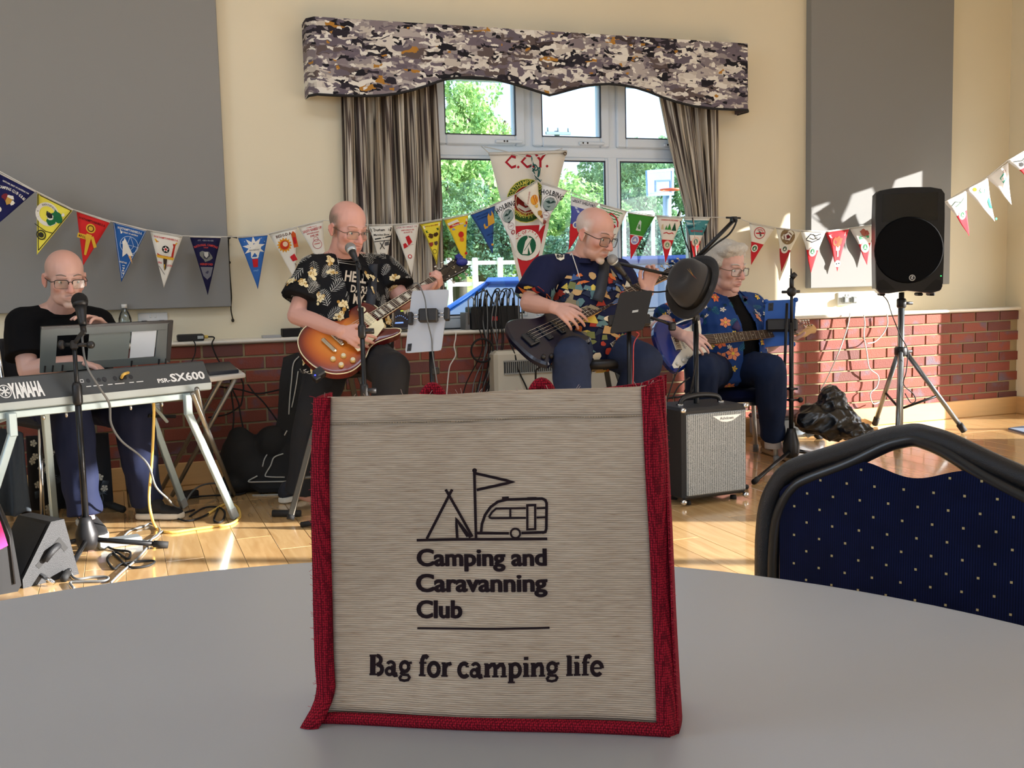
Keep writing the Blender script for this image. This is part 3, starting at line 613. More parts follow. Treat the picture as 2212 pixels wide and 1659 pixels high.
two((581, 505), (641, 492), (637, 605), .14, col=WH, label='white pennant with orange sun and red rocket, left of the standing guitarist', prints=[('t', 'BEDS-D.A.', .0, .2, .1, .56, (90, 46, 30), .05), star(-.07, .5, .27, 14, (222, 150, 40), .72), ('d', -.07, .5, .16, (200, 60, 30)), ('d', -.04, .47, .09, (230, 200, 170)), ('p', [(.24, .18), (.32, .08), (.4, .18), (.4, .66), (.24, .66)], (206, 90, 40)), ('p', [(.27, .3), (.37, .3), (.37, .54), (.27, .54)], RE), ('p', [(.02, .94), (.2, .86), (.26, 1.1), (.08, 1.12)], RE), ('t', 'NFOL', .14, 1.3, .05, .2, (90, 50, 40), -1.4)])
two((644, 490), (697, 478), (705, 595), .13, col=WH, label='white pennant with red lettering, half hidden behind the standing guitarist', prints=[('t', 'COME TO A', 0, .14, .04, .4, RE), ('t', 'SASSY KNEES UP', .0, .28, .1, .76, (190, 50, 60), .04), ('t', 'WHIT BANK HOLIDAY', -.02, .38, .05, .5, RE), ('t', 'JUNE 1985', .0, .5, .07, .34, RE), ('r', .02, .82, .19, .17, (200, 110, 120)), ('r', .02, .62, .1, .085, (200, 110, 120)), ('s', [(-.1, .8), (.14, .8)], .02, RE)])
two((797, 488), (848, 486), (829, 597), .13, col=WH, label='white pennant with black tools, right of the standing guitarist', prints=[('p', [(-.44, .1), (.44, .1), (.4, .26), (-.4, .26)], (70, 72, 70)), ('p', [(-.4, .12), (.3, .12), (.3, .24), (-.38, .24)], WH), ('t', 'Durham', -.08, .23, .1, .44, BK), ('t', 'D.A.', .35, .23, .08, .12, BK), ('t', 'Marsden Show', 0, .42, .08, .66, BK), ('s', [(-.3, .56), (.4, .46)], .05, BK), ('s', [(-.34, .66), (.36, .62)], .03, BK), ('s', [(-.1, .98), (.12, .62)], .03, BK), ('s', [(.1, .98), (-.1, .7)], .03, BK), ('p', [(.12, .7), (.3, .66), (.3, .82), (.12, .84)], (90, 90, 90)), ('t', 'Camp', .0, 1.2, .08, .24, BK)])
two((850, 486), (904, 482), (890, 597), .12, col=WH, label='white pennant with red arrow badge, in front of the left curtain', prints=[('t', 'SAM MCMEET 74', 0, .15, .07, .8, (200, 150, 150)), ('t', 'WHIT SUNDAY 1974', .02, .26, .05, .5, RE), ('t', 'AUGUST 74', .02, .35, .05, .34, RE), ('p', [(-.1, .5), (.04, .44), (.16, .7), (-.0, .84)], RE), ('p', [(-.22, .76), (-.12, .72), (-.02, .86), (-.2, .94)], RE), ('s', [(-.08, .82), (.2, .8)], .015, (200, 150, 150)), ('d', .0, 1.25, .08, RE), ('d', 0, 1.25, .05, WH)])
two((907, 483), (953, 475), (944, 572), .11, col=(234, 214, 64), label='yellow pennant with dark oxen, just left of the window edge', border=(.02, (90, 80, 40)), prints=[('p', [(-.38, .14), (.38, .1), (.36, .24), (-.34, .28)], (240, 234, 200)), ('t', 'BOYS & GIRLS MEET', 0, .2, .05, .6, (160, 40, 40)), ('p', [(-.3, .36), (.3, .32), (.3, .42), (-.28, .46)], (60, 90, 40)), ('blob', -.1, .62, .15, (90, 60, 30), 21), ('blob', .14, .6, .13, (70, 46, 24), 22), ('p', [(-.22, .9), (-.04, .9), (-.04, 1.02), (-.13, 1.1), (-.22, 1.02)], (150, 60, 50)), ('p', [(.02, .9), (.18, .88), (.18, 1.0), (.1, 1.08), (.02, 1.02)], (90, 70, 60)), ('r', -.02, 1.32, .1, .08, (90, 80, 50))])
two((960, 474), (1010, 464), (1005, 572), .10, col=(240, 206, 48), label='golden pennant with red, white and blue banner, at the left of the window', prints=[('p', [(-.4, .18), (0, .1), (.42, .14), (.42, .24), (0, .2), (-.38, .28)], WH), ('p', [(-.36, .30), (0, .22), (.4, .26), (.4, .36), (0, .32), (-.34, .4)], (200, 40, 44)), ('t', 'GRAND PRIX', .0, .33, .06, .5, WH, .04), ('p', [(-.28, .42), (.36, .36), (.34, .44), (-.26, .5)], (120, 140, 190)), ('d', .06, .72, .12, (206, 50, 40)), ('d', .06, .92, .09, (226, 120, 50)), ('d', .12, 1.5, .06, RE)])
two((1017, 463), (1068, 443), (1064, 549), .10, col=(48, 86, 150), label='deep blue pennant with golden castle, between gold and white pennants', border=(.012, (60, 70, 90)), prints=[('t', 'CAMPING CLUB EASTERN', -.08, .2, .05, .5, (20, 40, 90)), ('t', 'COUNTIES', -.1, .3, .05, .4, (20, 40, 90)), ('p', [(.1, .3), (.18, .2), (.2, .32), (.28, .3), (.3, .14), (.36, .3), (.36, .62), (.06, .66)], (216, 164, 60)), ('p', [(-.12, .54), (-.06, .5), (-.04, .62), (.06, .64), (.04, .7), (-.1, .7)], (216, 164, 60)), ('t', 'FAMILY CAMP', .08, .98, .05, .3, (20, 40, 90)), ('t', '1971', .1, 1.1, .05, .14, (20, 40, 90)), ('blob', .06, 1.34, .06, (216, 164, 60), 5)])
holb = lambda: [('t', 'HOLBING', 0, .34, .19, .84, (30, 30, 34), 0, 1.2), ('r', .02, .62, .3, .285, (90, 96, 96)), ('d', .02, .66, .25, (150, 170, 168)), ('p', [(-.18, .62), (-.05, .54), (.03, .6), (.1, .5), (.24, .52), (.08, .62), (-.02, .66)], (40, 70, 66)), ('p', [(-.08, .78), (.1, .72), (.04, .8)], (40, 70, 66)), ('t', 'SITE', .02, .48, .07, .2, (120, 120, 120)), ('p', [(-.1, .92), (.12, .88), (.0, .96)], BK), ('r', .03, 1.1, .14, .125, (170, 130, 140)), ('t', 'FLAMES', .03, 1.12, .05, .18, (170, 130, 140)), ('d', .05, 1.36, .09, (150, 50, 60)), ('d', .05, 1.36, .055, (210, 200, 190))]
two((1065, 443), (1110, 421), (1116, 545), .10, col=(240, 240, 238), label='white pennant lettered HOLBING with green gull, left of the balloon pennant', prints=holb())
two((1117, 420), (1158, 392), (1175, 488), .115, col=(242, 234, 214), label='cream pennant with orange hot air balloon, twisted over the large banner', prints=[('t', 'TRY OUR NEW LEAVES', -.12, .4, .06, .5, (200, 120, 110), .9), ('d', .06, .58, .2, (236, 170, 60)), ('s', [(-.03, .42), (-.04, .74)], .03, (206, 100, 40)), ('s', [(.06, .38), (.06, .78)], .03, (206, 100, 40)), ('s', [(.15, .42), (.16, .74)], .03, (206, 100, 40)), ('p', [(-.04, .8), (.16, .8), (.1, .92), (.02, .92)], (230, 190, 90)), ('blob', .06, 1.16, .13, (190, 140, 60), 6), ('p', [(-.02, 1.28), (.14, 1.26), (.1, 1.38), (.02, 1.38)], (150, 90, 60)), ('d', .06, 1.6, .07, (130, 60, 50))], bulge=.012)
two((1172, 396), (1224, 413), (1164, 500), .105, col=(240, 240, 238), label='white pennant lettered HOLBING with green gull, right of the balloon pennant', prints=holb())
two((1235, 424), (1291, 441), (1228, 542), .10, col=(84, 92, 168), label='violet and red pennant with white heading, left of the bassist', bands=[(0, .17, (226, 224, 224)), (.5, 1.01, (206, 36, 46))], prints=[('t', 'GREAT SHELFORD', 0, .16, .1, .84, (40, 40, 60)), ('p', [(-.3, .3), (-.24, .28), (-.06, .46), (-.12, .5)], (200, 210, 230)), ('p', [(.1, .42), (.26, .34), (.24, .44), (.12, .5)], (40, 40, 70)), ('d', -.04, .9, .12, WH), ('d', -.04, .9, .08, (90, 110, 180))])
two((1297, 440), (1352, 458), (1315, 552), .10, col=(236, 234, 224), label='green wave patterned pennant behind the bassist head', prints=[('s', [(-.42+.03*j+i*.07, .1+.09*j+.02*(i % 2)) for i in range(int(12-1.2*j))], .028, (60, 150, 70)) for j in range(8)]+[('s', [(-.2, .28), (-.06, .22), (.1, .3), (.2, .44), (.22, .6)], .05, RE), ('p', [(.0, .5), (.16, .6), (.05, .72)], RE)])
two((1358, 459), (1413, 468), (1362, 560), .10, col=(64, 142, 52), label='green and red pennant with grey statue, right of the bassist head', bands=[(.46, .475, WH), (.475, 1.01, (208, 38, 48))], prints=[('p', [(-.1, .58), (-.06, .3), (-.02, .2), (.04, .26), (.06, .42), (.1, .58)], (206, 216, 206)), ('p', [(-.04, .38), (.02, .36), (.02, .5), (-.03, .5)], (90, 140, 90)), ('d', -.02, .92, .16, (212, 216, 232)), ('d', -.02, .92, .12, (150, 150, 200)), ('p', [(-.1, .96), (-.02, .84), (.06, .96)], WH)])
two((1420, 467), (1473, 471), (1437, 567), .10, col=(240, 230, 214), label='cream and red pennant with three fir trees, in front of the window edge', bands=[(.5, 1.01, (212, 40, 48))], prints=[('t', 'CHARNOCK RICHARD', 0, .14, .06, .66, RE), ('p', [(-.08, .46), (0, .22), (.08, .46)], (60, 140, 60)), ('p', [(.1, .48), (.2, .18), (.3, .48)], (30, 80, 50)), ('p', [(-.18, .46), (-.12, .3), (-.06, .46)], (70, 150, 70)), ('p', [(-.3, .3), (-.24, .26), (-.22, .46), (-.32, .46)], (210, 190, 150)), ('s', [(-.22, .6), (-.1, .56), (0, .6), (.14, .56), (.2, .6)], .03, RE)]+badge(0, 1.0, .16, (240, 180, 160), (230, 210, 190), (120, 160, 110)))
two((1480, 470), (1532, 471), (1499, 560), .095, col=(72, 142, 148), label='teal wave and red pennant beside the right curtain', bands=[(.0, .06, WH), (.42, .56, (244, 236, 224)), (.56, 1.01, (214, 42, 46))], prints=[('p', [(-.44, .14), (-.2, .2), (.1, .14), (.4, .22), (.38, .28), (0, .22), (-.38, .26)], (170, 206, 206)), ('p', [(-.38, .3), (-.1, .28), (.26, .36), (.3, .4), (-.34, .4)], (36, 80, 90)), ('t', 'FRITTON LAKE', 0, .52, .07, .5, RE)]+badge(0, .86, .17, (246, 200, 180), (240, 220, 200), (100, 150, 130)))
two((1621, 482), (1671, 494), (1622, 572), .085, col=(236, 232, 216), label='white and red pennant with round aeroplane badge, right of the white haired guitarist', bands=[(.44, 1.01, (206, 40, 50))], prints=[('r', -.04, .28, .22, .19, (190, 70, 70)), ('t', 'CENTRAL', -.04, .19, .06, .22, RE, 0, .2), ('p', [(-.2, .3), (.12, .22), (.14, .28), (-.16, .34)], RE), ('p', [(-.1, .2), (.0, .24), (.06, .38), (.0, .4)], (80, 80, 80))]+badge(-.06, .86, .17))
two((1679, 492), (1727, 500), (1687, 587), .085, col=(234, 228, 206), label='white and red pennant with brown rose disc', bands=[(.47, 1.01, (178, 40, 46))], prints=[('d', .0, .27, .3, (140, 116, 80)), ('d', 0, .27, .18, (120, 90, 70)), star(0, .27, .17, 5, WH, .75), star(0, .27, .09, 5, (120, 40, 40), .7)]+badge(-.04, .74, .17, WH, WH, (50, 80, 60)))
two((1732, 499), (1781, 501), (1751, 589), .085, col=(240, 238, 226), label='white and red pennant with black bird sketch', bands=[(.45, 1.01, (214, 40, 48))], prints=[('s', [(-.3, .3), (-.1, .1), (.1, .16), (.3, .08)], .03, BK), ('s', [(-.3, .32), (-.06, .4), (.2, .3), (.32, .2)], .03, BK), ('s', [(-.16, .24), (.0, .3), (.16, .2)], .025, BK), ('s', [(0, .1), (.1, .26), (.26, .3)], .025, BK)]+badge(.0, .74, .18, (244, 170, 160)))
two((1785, 501), (1832, 494), (1808, 586), .085, col=(214, 52, 60), label='all red pennant with silver fork emblem', prints=[('p', [(-.36, .14), (.36, .1), (.32, .24), (-.3, .26)], (240, 180, 180)), ('blob', 0, .42, .26, (216, 90, 60), 3), ('s', [(.0, .64), (.02, 1.0)], .06, WH), ('s', [(-.08, .6), (-.06, .76)], .04, WH), ('s', [(.08, .6), (.07, .76)], .04, WH), ('d', .0, 1.26, .13, WH), ('d', -.05, 1.26, .03, BK), ('d', .06, 1.26, .03, BK)])
two((1838, 493), (1887, 487), (1872, 572), .085, col=(242, 238, 228), label='white, green and red pennant with brown hills, left of the loudspeaker', bands=[(.44, 1.01, (212, 46, 56))], prints=[('blob', .0, .22, .17, (190, 110, 90), 4), ('blob', .14, .24, .12, (170, 90, 80), 14), ('p', [(-.2, .34), (.2, .32), (.2, .42), (-.2, .44)], (60, 170, 110))]+badge(.0, .74, .2, (240, 160, 150)))
two((2043, 436), (2085, 412), (2093, 510), .30, col=(238, 236, 230), label='white and red pennant with pale sketch, first right of the loudspeaker', bands=[(.42, 1.01, (206, 48, 62))], prints=[('s', [(-.3, .26), (-.1, .18), (.1, .3), (.3, .2)], .03, (100, 120, 110)), ('s', [(-.16, .36), (.1, .3)], .03, (120, 150, 130))]+badge(.0, .76, .18, (240, 200, 200)))
two((2087, 411), (2131, 385), (2148, 478), .42, col=(244, 242, 238), label='white pennant with green tipped foot, second right of the loudspeaker', prints=[('d', -.16, .14, .07, (226, 180, 60)), ('blob', .06, .3, .12, (150, 200, 180), 4), ('s', [(-.1, .3), (.1, .4), (.2, .3)], .03, (90, 160, 130)), ('p', [(.1, .74), (.24, .66), (.14, 1.1), (.06, 1.0)], (60, 170, 140)), ('t', 'CAMP', -.02, .62, .08, .24, (120, 180, 160)), ('d', .1, 1.5, .05, (60, 170, 120))])
two((2134, 383), (2175, 350), (2184, 442), .52, col=(246, 244, 240), label='white pennant with green square, third right of the loudspeaker', prints=[('p', [(-.08, .3), (.14, .22), (.18, .48), (-.02, .54)], (70, 170, 140)), ('s', [(.0, .34), (.08, .42)], .04, WH), ('blob', .2, .2, .08, (150, 130, 120), 9)])
two((2178, 347), (2222, 322), (2226, 392), .60, col=(232, 232, 228), label='white and red pennant cut off by the right edge', bands=[(.46, 1.01, (196, 44, 50))], prints=[('s', [(-.3, .14), (.0, .24), (.3, .14)], .04, (90, 94, 92)), ('blob', -.1, .34, .11, (70, 70, 70), 5), ('blob', .1, .34, .09, (120, 120, 116), 6)]+badge(.02, .8, .16))
# more of the same string runs on along the glazed right wall; it shades the top of the sun patch
yy = 5.42
for k, (c1, hh) in enumerate((((206, 48, 62), .27), ((60, 120, 70), .29), ((40, 60, 130), .28), ((206, 48, 62), .30), ((200, 150, 60), .28), ((90, 60, 120), .28))):
    A = (XR-.02, yy, 2.06); B = (XR-.02, yy-.165, 2.06); T = (XR-.02, yy-.09, 1.76)
    pennant(A, B, T, (236, 234, 228), [], ['red', 'green', 'blue', 'second red', 'gold', 'purple'][k]+' tipped white pennant on the string across the glazed doors', bands=[(.5, 1.01, c1)], group=None); yy -= .172
# the strings
strings = [([(-20, 361), (77, 414), (158, 454), (238, 479), (318, 498), (394, 511), (480, 513), (514, 513)], (.36, .34, .26, .24, .22, .20, .18, .15), 'white string of the left bunting, rising over the wide grey panel'),
 ([(514, 513), (578, 507), (642, 491), (700, 477), (796, 487), (850, 486), (905, 483), (956, 474), (1012, 463), (1066, 443), (1115, 420), (1160, 391), (1148, 372), (1151, 345)], (.15, .15, .14, .13, .13, .13, .12, .11, .1, .1, .1, .11, .11, .1), 'green and white string of the bunting, tied up to the banner knot from the left'),
 ([(1148, 372), (1172, 395), (1226, 414), (1293, 441), (1354, 458), (1416, 467), (1476, 470), (1534, 471), (1590, 471), (1620, 482), (1675, 493), (1730, 499), (1783, 501), (1835, 494), (1887, 487), (1960, 470), (2043, 436), (2086, 411), (2132, 384), (2176, 348), (2230, 318)], (.11, .105, .1, .1, .1, .1, .1, .1, .09, .085, .085, .085, .085, .085, .085, .14, .3, .42, .52, .6, .66), 'long white string of the right bunting, from the banner knot past the loudspeaker')]
for pts, ds, lb in strings:
    mb = MB(); tube(mb, [wpx(x, y-1.5, d+.002) for (x, y), d in zip(pts, ds)], .0024, CORDW, 5, hint=(0, 1, 0)); tag(mb.build('bunting_string'), lb, 'string')
GCORD = mat('green_cord', (30, 92, 86), .8)
mb = MB(); K = lambda x, y: wpx(x, y, .09)
for pts in ([(1148, 338), (1151, 352), (1156, 362), (1150, 370)], [(1144, 360), (1156, 356), (1163, 368), (1162, 385), (1168, 392)], [(1150, 364), (1158, 368), (1166, 362), (1164, 380), (1156, 384), (1170, 390)], [(1152, 366), (1157, 384), (1162, 398)]):
    tube(mb, catmull([K(*q) for q in pts], 5), .004, GCORD, 6)
tag(mb.build('green_knot'), 'dark green cord knot tied in front of the large banner', 'cord')
# ---- the big banner
BD = .055
ba, bb, bt = pp((1057, 331), BD), pp((1223, 327), BD), pp((1139, 674), BD)
f, H, W_ = pmap(ba, bb, bt, .008)
yv = lambda py: (py-329)/(674-329)*H
RD = (196, 40, 48)
bn = pennant(ba, bb, bt, (232, 226, 212), [('t', 'C.C.Y.', -.02, yv(362), .155, .56, (170, 30, 44)),
  ('d', -.02, yv(433), .265, (214, 206, 90)), ('d', -.02, yv(433), .255, (52, 84, 38)), ('r', -.02, yv(433), .188, .178, (214, 206, 90)), ('d', -.02, yv(433), .178, (150, 44, 36)), ('r', -.02, yv(433), .15, .14, (230, 220, 180)),
  ('t', 'NORTHAMPTONSHIRE', -.02, yv(433)-.195, .052, .56, (214, 206, 90), 0, .195), ('t', 'DISTRICT (H) ASSN', -.02, yv(433)+.205, .052, .44, (214, 206, 90), 0, -.25),
  ('s', [(-.12, yv(425)), (-.06, yv(415)), (.0, yv(420)), (.08, yv(412))], .035, (240, 236, 224)), ('s', [(-.14, yv(442)), (-.04, yv(452)), (.08, yv(446))], .04, (240, 236, 224)), ('blob', -.02, yv(436), .06, (240, 236, 224), 8),
  ('d', -.02, yv(528), .19, (236, 232, 220)), ('t', 'C.C. OF G.B.& I.', -.02, yv(528)-.135, .045, .3, RD, 0, .15), ('d', -.02, yv(528)+.01, .125, (28, 96, 66)),
  ('p', [(-.075, yv(547)), (-.035, yv(520)), (.0, yv(512)), (.055, yv(514)), (.02, yv(526)), (.05, yv(546)), (.03, yv(548)), (.0, yv(532)), (-.005, yv(548))], (236, 232, 220)), ('s', [(-.05, yv(540)), (.055, yv(514))], .008, (28, 96, 66)), ('s', [(-.02, yv(504)), (.0, yv(513)), (.02, yv(504))], .008, (236, 232, 220)), ('s', [(-.08, yv(551)), (.0, yv(553))], .018, (236, 232, 220))],
  'large cream and red hanging banner lettered C.C.Y. in front of the window', bands=[(.455, 1.01, RD)], name='banner', cat='banner', bulge=.004)
pm = MB()
for s in (-1, 1): stroke(pm, lambda x, y: f(x, y, .002), [(s*.5*(1-q)*.94, H*q) for q in (.45, .6, .8, .97)], .045, cm((232, 226, 212)))
pm.build('white_edge', bn)
for x in (-.46, .47): pm = MB(); tube(pm, [f(x, .03, .004)+np.array((.009*math.cos(a), 0, .009*math.sin(a))) for a in np.linspace(0, 6.28, 10)[:-1]], .0035, mat('bronze_eyelet', (110, 96, 80), .4, .8), 5, closed=True); pm.build('eyelet', bn)
hp = [wpx(1046, 318, .0), f(-.46, .03, .008), wpx(1085, 320, .03), wpx(1148, 340, .08), wpx(1200, 322, .04), f(.47, .03, .008), wpx(1232, 322, .0)]
cord('banner_string', 'white string tying the banner to the window handles', [wpx(1040, 316, -.02), f(-.46, .03, .008)], .003, CORDW, 'string')
cord('banner_string', 'white cord looping across the top of the banner to the knot', [wpx(1046, 317, -.02), wpx(1080, 324, .03), wpx(1118, 334, .07), wpx(1150, 341, .09), wpx(1185, 330, .06), wpx(1214, 321, .0)], .003, CORDW, 'string')
# ================================================================== FOREGROUND: TABLE, BAG, CHAIR
TBL = mat('grey_laminate', (166, 170, 176), .3, noise=.04, nscale=8, bump=.02, bscale=900)
TC, TR_, TZ = (.05, .5), .75, .73
t = thing('round_table', 'round grey laminate table filling the foreground under the shopping bag', 'table', (*TC, 0))
mb = MB(); lathe(mb, [(.0, TZ-.022), (TR_-.004, TZ-.022), (TR_-.001, TZ-.019), (TR_, TZ-.004), (TR_-.002, TZ-.0008), (TR_-.006, TZ), (0, TZ)][1:6], TBL, lambda p: A3(TC[0]+p[0], TC[1]+p[1], p[2]), 120, smooth=False)
mb.build('tabletop', t)
mb = MB(); lathe(mb, [(TR_-.0012, TZ-.0195), (TR_+.0012, TZ-.019), (TR_+.0012, TZ-.003), (TR_-.0012, TZ-.0022)], mat('pale_edge_band', (206, 202, 194), .5), lambda p: A3(TC[0]+p[0], TC[1]+p[1], p[2]), 120, smooth=False, caps=False); mb.build('edge_band', t)
for k in range(4):
    a = k*math.pi/2+.6; d = A3(math.cos(a), math.sin(a), 0); mb = MB(); c = A3(*TC, 0)
    tube(mb, [c+d*.42+A3(0, 0, TZ-.022), c+d*.5+A3(0, 0, .012)], .016, STEEL, 10); mb.build('leg', t)
# ---- jute bag
bl, br = onz(664, 1555, TZ), onz(1462, 1585, TZ); be = nz(br-bl); bn_ = A3(be[1], -be[0], 0)
def bagp(px, py, off=0.0):
    return onpl(px, py, bl, bn_)+bn_*off
def lerpath(pts): return lambda y: float(np.interp(y, [p[1] for p in pts], [p[0] for p in pts]))
LO = lerpath([(683, 850), (681, 1000), (680, 1160), (681, 1300), (685, 1420), (690, 1480), (682, 1520), (664, 1556)]); RO = lerpath([(1427, 818), (1436, 1000), (1443, 1160), (1450, 1350), (1457, 1500), (1462, 1586)])
LI = lerpath([(717, 850), (717, 1100), (718, 1240), (722, 1400), (727, 1480), (713, 1535), (700, 1556)]); RI = lerpath([(1387, 818), (1395, 1000), (1404, 1160), (1412, 1350), (1418, 1500), (1421, 1586)])
TOP = lambda x: float(np.interp(x, [683, 720, 800, 900, 955, 1010, 1100, 1200, 1300, 1390, 1428], [858, 857, 855, 851, 853, 850, 844, 841, 838, 834, 820]))
BOT = lambda x: float(np.interp(x, [664, 1462], [1556, 1586])); BIN = lambda x: float(np.interp(x, [690, 713, 1421, 1462], [1545, 1535, 1557, 1562]))
def fn(N, L, b):
    t = N.new('ShaderNodeTexCoord'); mp = N.new('ShaderNodeMapping'); mp.inputs['Scale'].default_value = (70, 70, 800); L.new(t.outputs['Object'], mp.inputs[0])
    n = N.new('ShaderNodeTexNoise'); n.inputs['Scale'].default_value = 1; n.inputs['Detail'].default_value = 3; L.new(mp.outputs[0], n.inputs[0])
    r = N.new('ShaderNodeValToRGB'); e = r.color_ramp.elements; e[0].position = .3; e[0].color = (*lin((182, 160, 138)), 1); e[1].position = .66; e[1].color = (*lin((206, 186, 164)), 1); q = e.new(.2); q.color = (*lin((150, 124, 100)), 1)
    L.new(n.outputs[0], r.inputs[0]); n3 = N.new('ShaderNodeTexNoise'); n3.inputs['Scale'].default_value = 14; L.new(t.outputs['Object'], n3.inputs[0])
    h = N.new('ShaderNodeHueSaturation'); m = N.new('ShaderNodeMapRange'); m.inputs[3].default_value = .86; m.inputs[4].default_value = 1.12; L.new(n3.outputs[0], m.inputs[0]); L.new(m.outputs[0], h.inputs['Value']); L.new(r.outputs[0], h.inputs['Color']); L.new(h.outputs[0], b.inputs['Base Color'])
    w_ = N.new('ShaderNodeTexWave'); w_.bands_direction = 'Z'; w_.inputs['Scale'].default_value = 190; w_.inputs['Distortion'].default_value = 1.2; w_.inputs['Detail'].default_value = 2; w_.inputs['Detail Scale'].default_value = .3; L.new(t.outputs['Object'], w_.inputs[0])
    bp = N.new('ShaderNodeBump'); bp.inputs['Strength'].default_value = .45; bp.inputs['Distance'].default_value = .0012; L.new(w_.outputs['Fac'], bp.inputs['Height']); L.new(bp.outputs[0], b.inputs['Normal'])
    b.inputs['Roughness'].default_value = .8; b.inputs['Specular IOR Level'].default_value = .25
JUTE = node_mat('natural_jute', fn)
def weave(name, c0, c1, sc_):
    def fn(N, L, b):
        t = N.new('ShaderNodeTexCoord'); v = N.new('ShaderNodeVectorMath'); v.operation = 'MULTIPLY'; v.inputs[1].default_value = (sc_*1.2, sc_*1.2, sc_); L.new(t.outputs['Object'], v.inputs[0])
        ck = N.new('ShaderNodeTexVoronoi'); ck.inputs['Scale'].default_value = 1; ck.inputs['Randomness'].default_value = .25; L.new(v.outputs[0], ck.inputs['Vector'])
        r = N.new('ShaderNodeValToRGB'); e = r.color_ramp.elements; e[0].position = .25; e[0].color = (*lin(c1), 1); e[1].position = .62; e[1].color = (*lin(c0), 1); L.new(ck.outputs['Distance'], r.inputs[0]); L.new(r.outputs[0], b.inputs['Base Color'])
        bp = N.new('ShaderNodeBump'); bp.invert = True; bp.inputs['Strength'].default_value = .6; bp.inputs['Distance'].default_value = .0015; L.new(ck.outputs['Distance'], bp.inputs['Height']); L.new(bp.outputs[0], b.inputs['Normal']); b.inputs['Roughness'].default_value = .9; b.inputs['Specular IOR Level'].default_value = .15
    return node_mat(name, fn)
REDJ = weave('red_jute', (92, 12, 26), (176, 30, 50), 560)
bc = (bl+br)/2
bag = thing('shopping_bag', 'natural jute bag with red edging and tent and caravan print, on the table', 'bag', tuple(bc))
wv = lambda x, y: .0022*math.sin(x*.011+y*.006)+.0016*math.sin(y*.013+1)
def strip(mb, Lf, Rf, y0f, y1f, nu, nv, mt, off):
    def f(u, v):
        ya = v; 
        x = None
        yy = y0f+(y1f-y0f)*v; a, b = Lf(yy), Rf(yy); x = a+(b-a)*u
        return bagp(x, yy, off+wv(x, yy))
    sheet(mb, f, nu, nv, mt)
def front(u, v, off=0.0):
    yy = 850+(1556-850)*v; x = LI(yy)-8+(RI(yy)+8-LI(yy)+8)*u; y = TOP(x)+(BIN(x)+6-TOP(x))*v
    return bagp(x, y, wv(x, y)+off)
mb = MB(); sheet(mb, front, 40, 40, JUTE); md = mb.build('front_panel', bag).modifiers.new('t', 'SOLIDIFY'); md.thickness = .0012; md.offset = 0
mb = MB(); sheet(mb, lambda u, v: front(u, v*.088-.0005, .0013), 40, 4, JUTE); md = mb.build('top_hem', bag).modifiers.new('t', 'SOLIDIFY'); md.thickness = .001; md.offset = 0
mb = MB()
for i in range(118): u = .02+.96*i/118; mb.add([front(u, .083, .0021), front(u+.0042, .083, .0021), front(u+.0042, .0855, .0021), front(u, .0855, .0021)], [(0, 1, 2, 3)], cm((176, 152, 120)))
mb.build('hem_stitching', bag, kind='stuff')
def bind(name, f, nu, nv):
    mb = MB(); sheet(mb, f, nu, nv, REDJ); o = mb.build(name, bag); o.modifiers.new('t', 'SOLIDIFY').thickness = .003; o.modifiers['t'].offset = 0; return o
def lb(u, v):
    yy = 850+706*v; x = LO(yy)+(LI(yy)-LO(yy))*u; y = TOP(x)+(BOT(x)-TOP(x))*v; return bagp(x, y, .003+wv(x, y)+.002*math.sin(math.pi*u)+(.012*max(0, v-.93)/.07))
def rb(u, v):
    yy = 818+768*v; x = RI(yy)+(RO(yy)-RI(yy))*u; y = TOP(x)+(BOT(x)-TOP(x))*v; return bagp(x, y, .003+wv(x, y)+.002*math.sin(math.pi*u)-.006*u*u)
def bb_(u, v):
    x = 690+(1448-690)*u; y = BIN(x)+(BOT(x)-1-BIN(x))*v; return bagp(x, y, .004+wv(x, y)*.6+.003*math.sin(math.pi*v))
bind('red_binding', lb, 5, 44); bind('red_binding', rb, 5, 44); bind('red_binding', bb_, 44, 4)
BDP = .062
def side(px, name):
    mb = MB()
    def f(u, v):
        y = TOP(px)+(BOT(px)-TOP(px))*v; a = bagp((LO if px < 1000 else RO)(y), y); b = a-bn_*BDP*(.55+.45*v); c = a+(b-a)*u
        return c+be*(.003 if px > 1000 else -.003)*math.sin(math.pi*u)*(.35+.65*v)
    sheet(mb, f, 8, 30, REDJ); o = mb.build(name, bag); o.modifiers.new('t', 'SOLIDIFY').thickness = .0015
side(675, 'gusset'); side(1440, 'gusset')
def back(u, v):
    x = 690+(1440-690)*u; a = bagp(x, TOP(x)); b = bagp(x, BOT(x)); p_ = a+(b-a)*v-bn_*BDP*(.55+.45*v); p_[2] += (-.016+.012*u)*(1-v); return p_
mb = MB(); sheet(mb, back, 20, 16, JUTE); mb.build('back_panel', bag).modifiers.new('t', 'SOLIDIFY').thickness = .0015
mb = MB(); sheet(mb, lambda u, v: back(.8+.2*u, v*.06)+bn_*.003+A3(0, 0, .003+.002*u), 8, 3, REDJ); mb.build('back_top_binding', bag).modifiers.new('t', 'SOLIDIFY').thickness = .003
mb = MB(); a = bagp(690, 1556, -.001); q = [bagp(700, 1556), bagp(1450, 1584), bagp(1450, 1584)-bn_*BDP, bagp(700, 1556)-bn_*BDP]
mb.add([p_*A3(1, 1, 0)+A3(0, 0, TZ+.0015) for p_ in q], [(0, 1, 2, 3)], JUTE); mb.build('base_panel', bag)
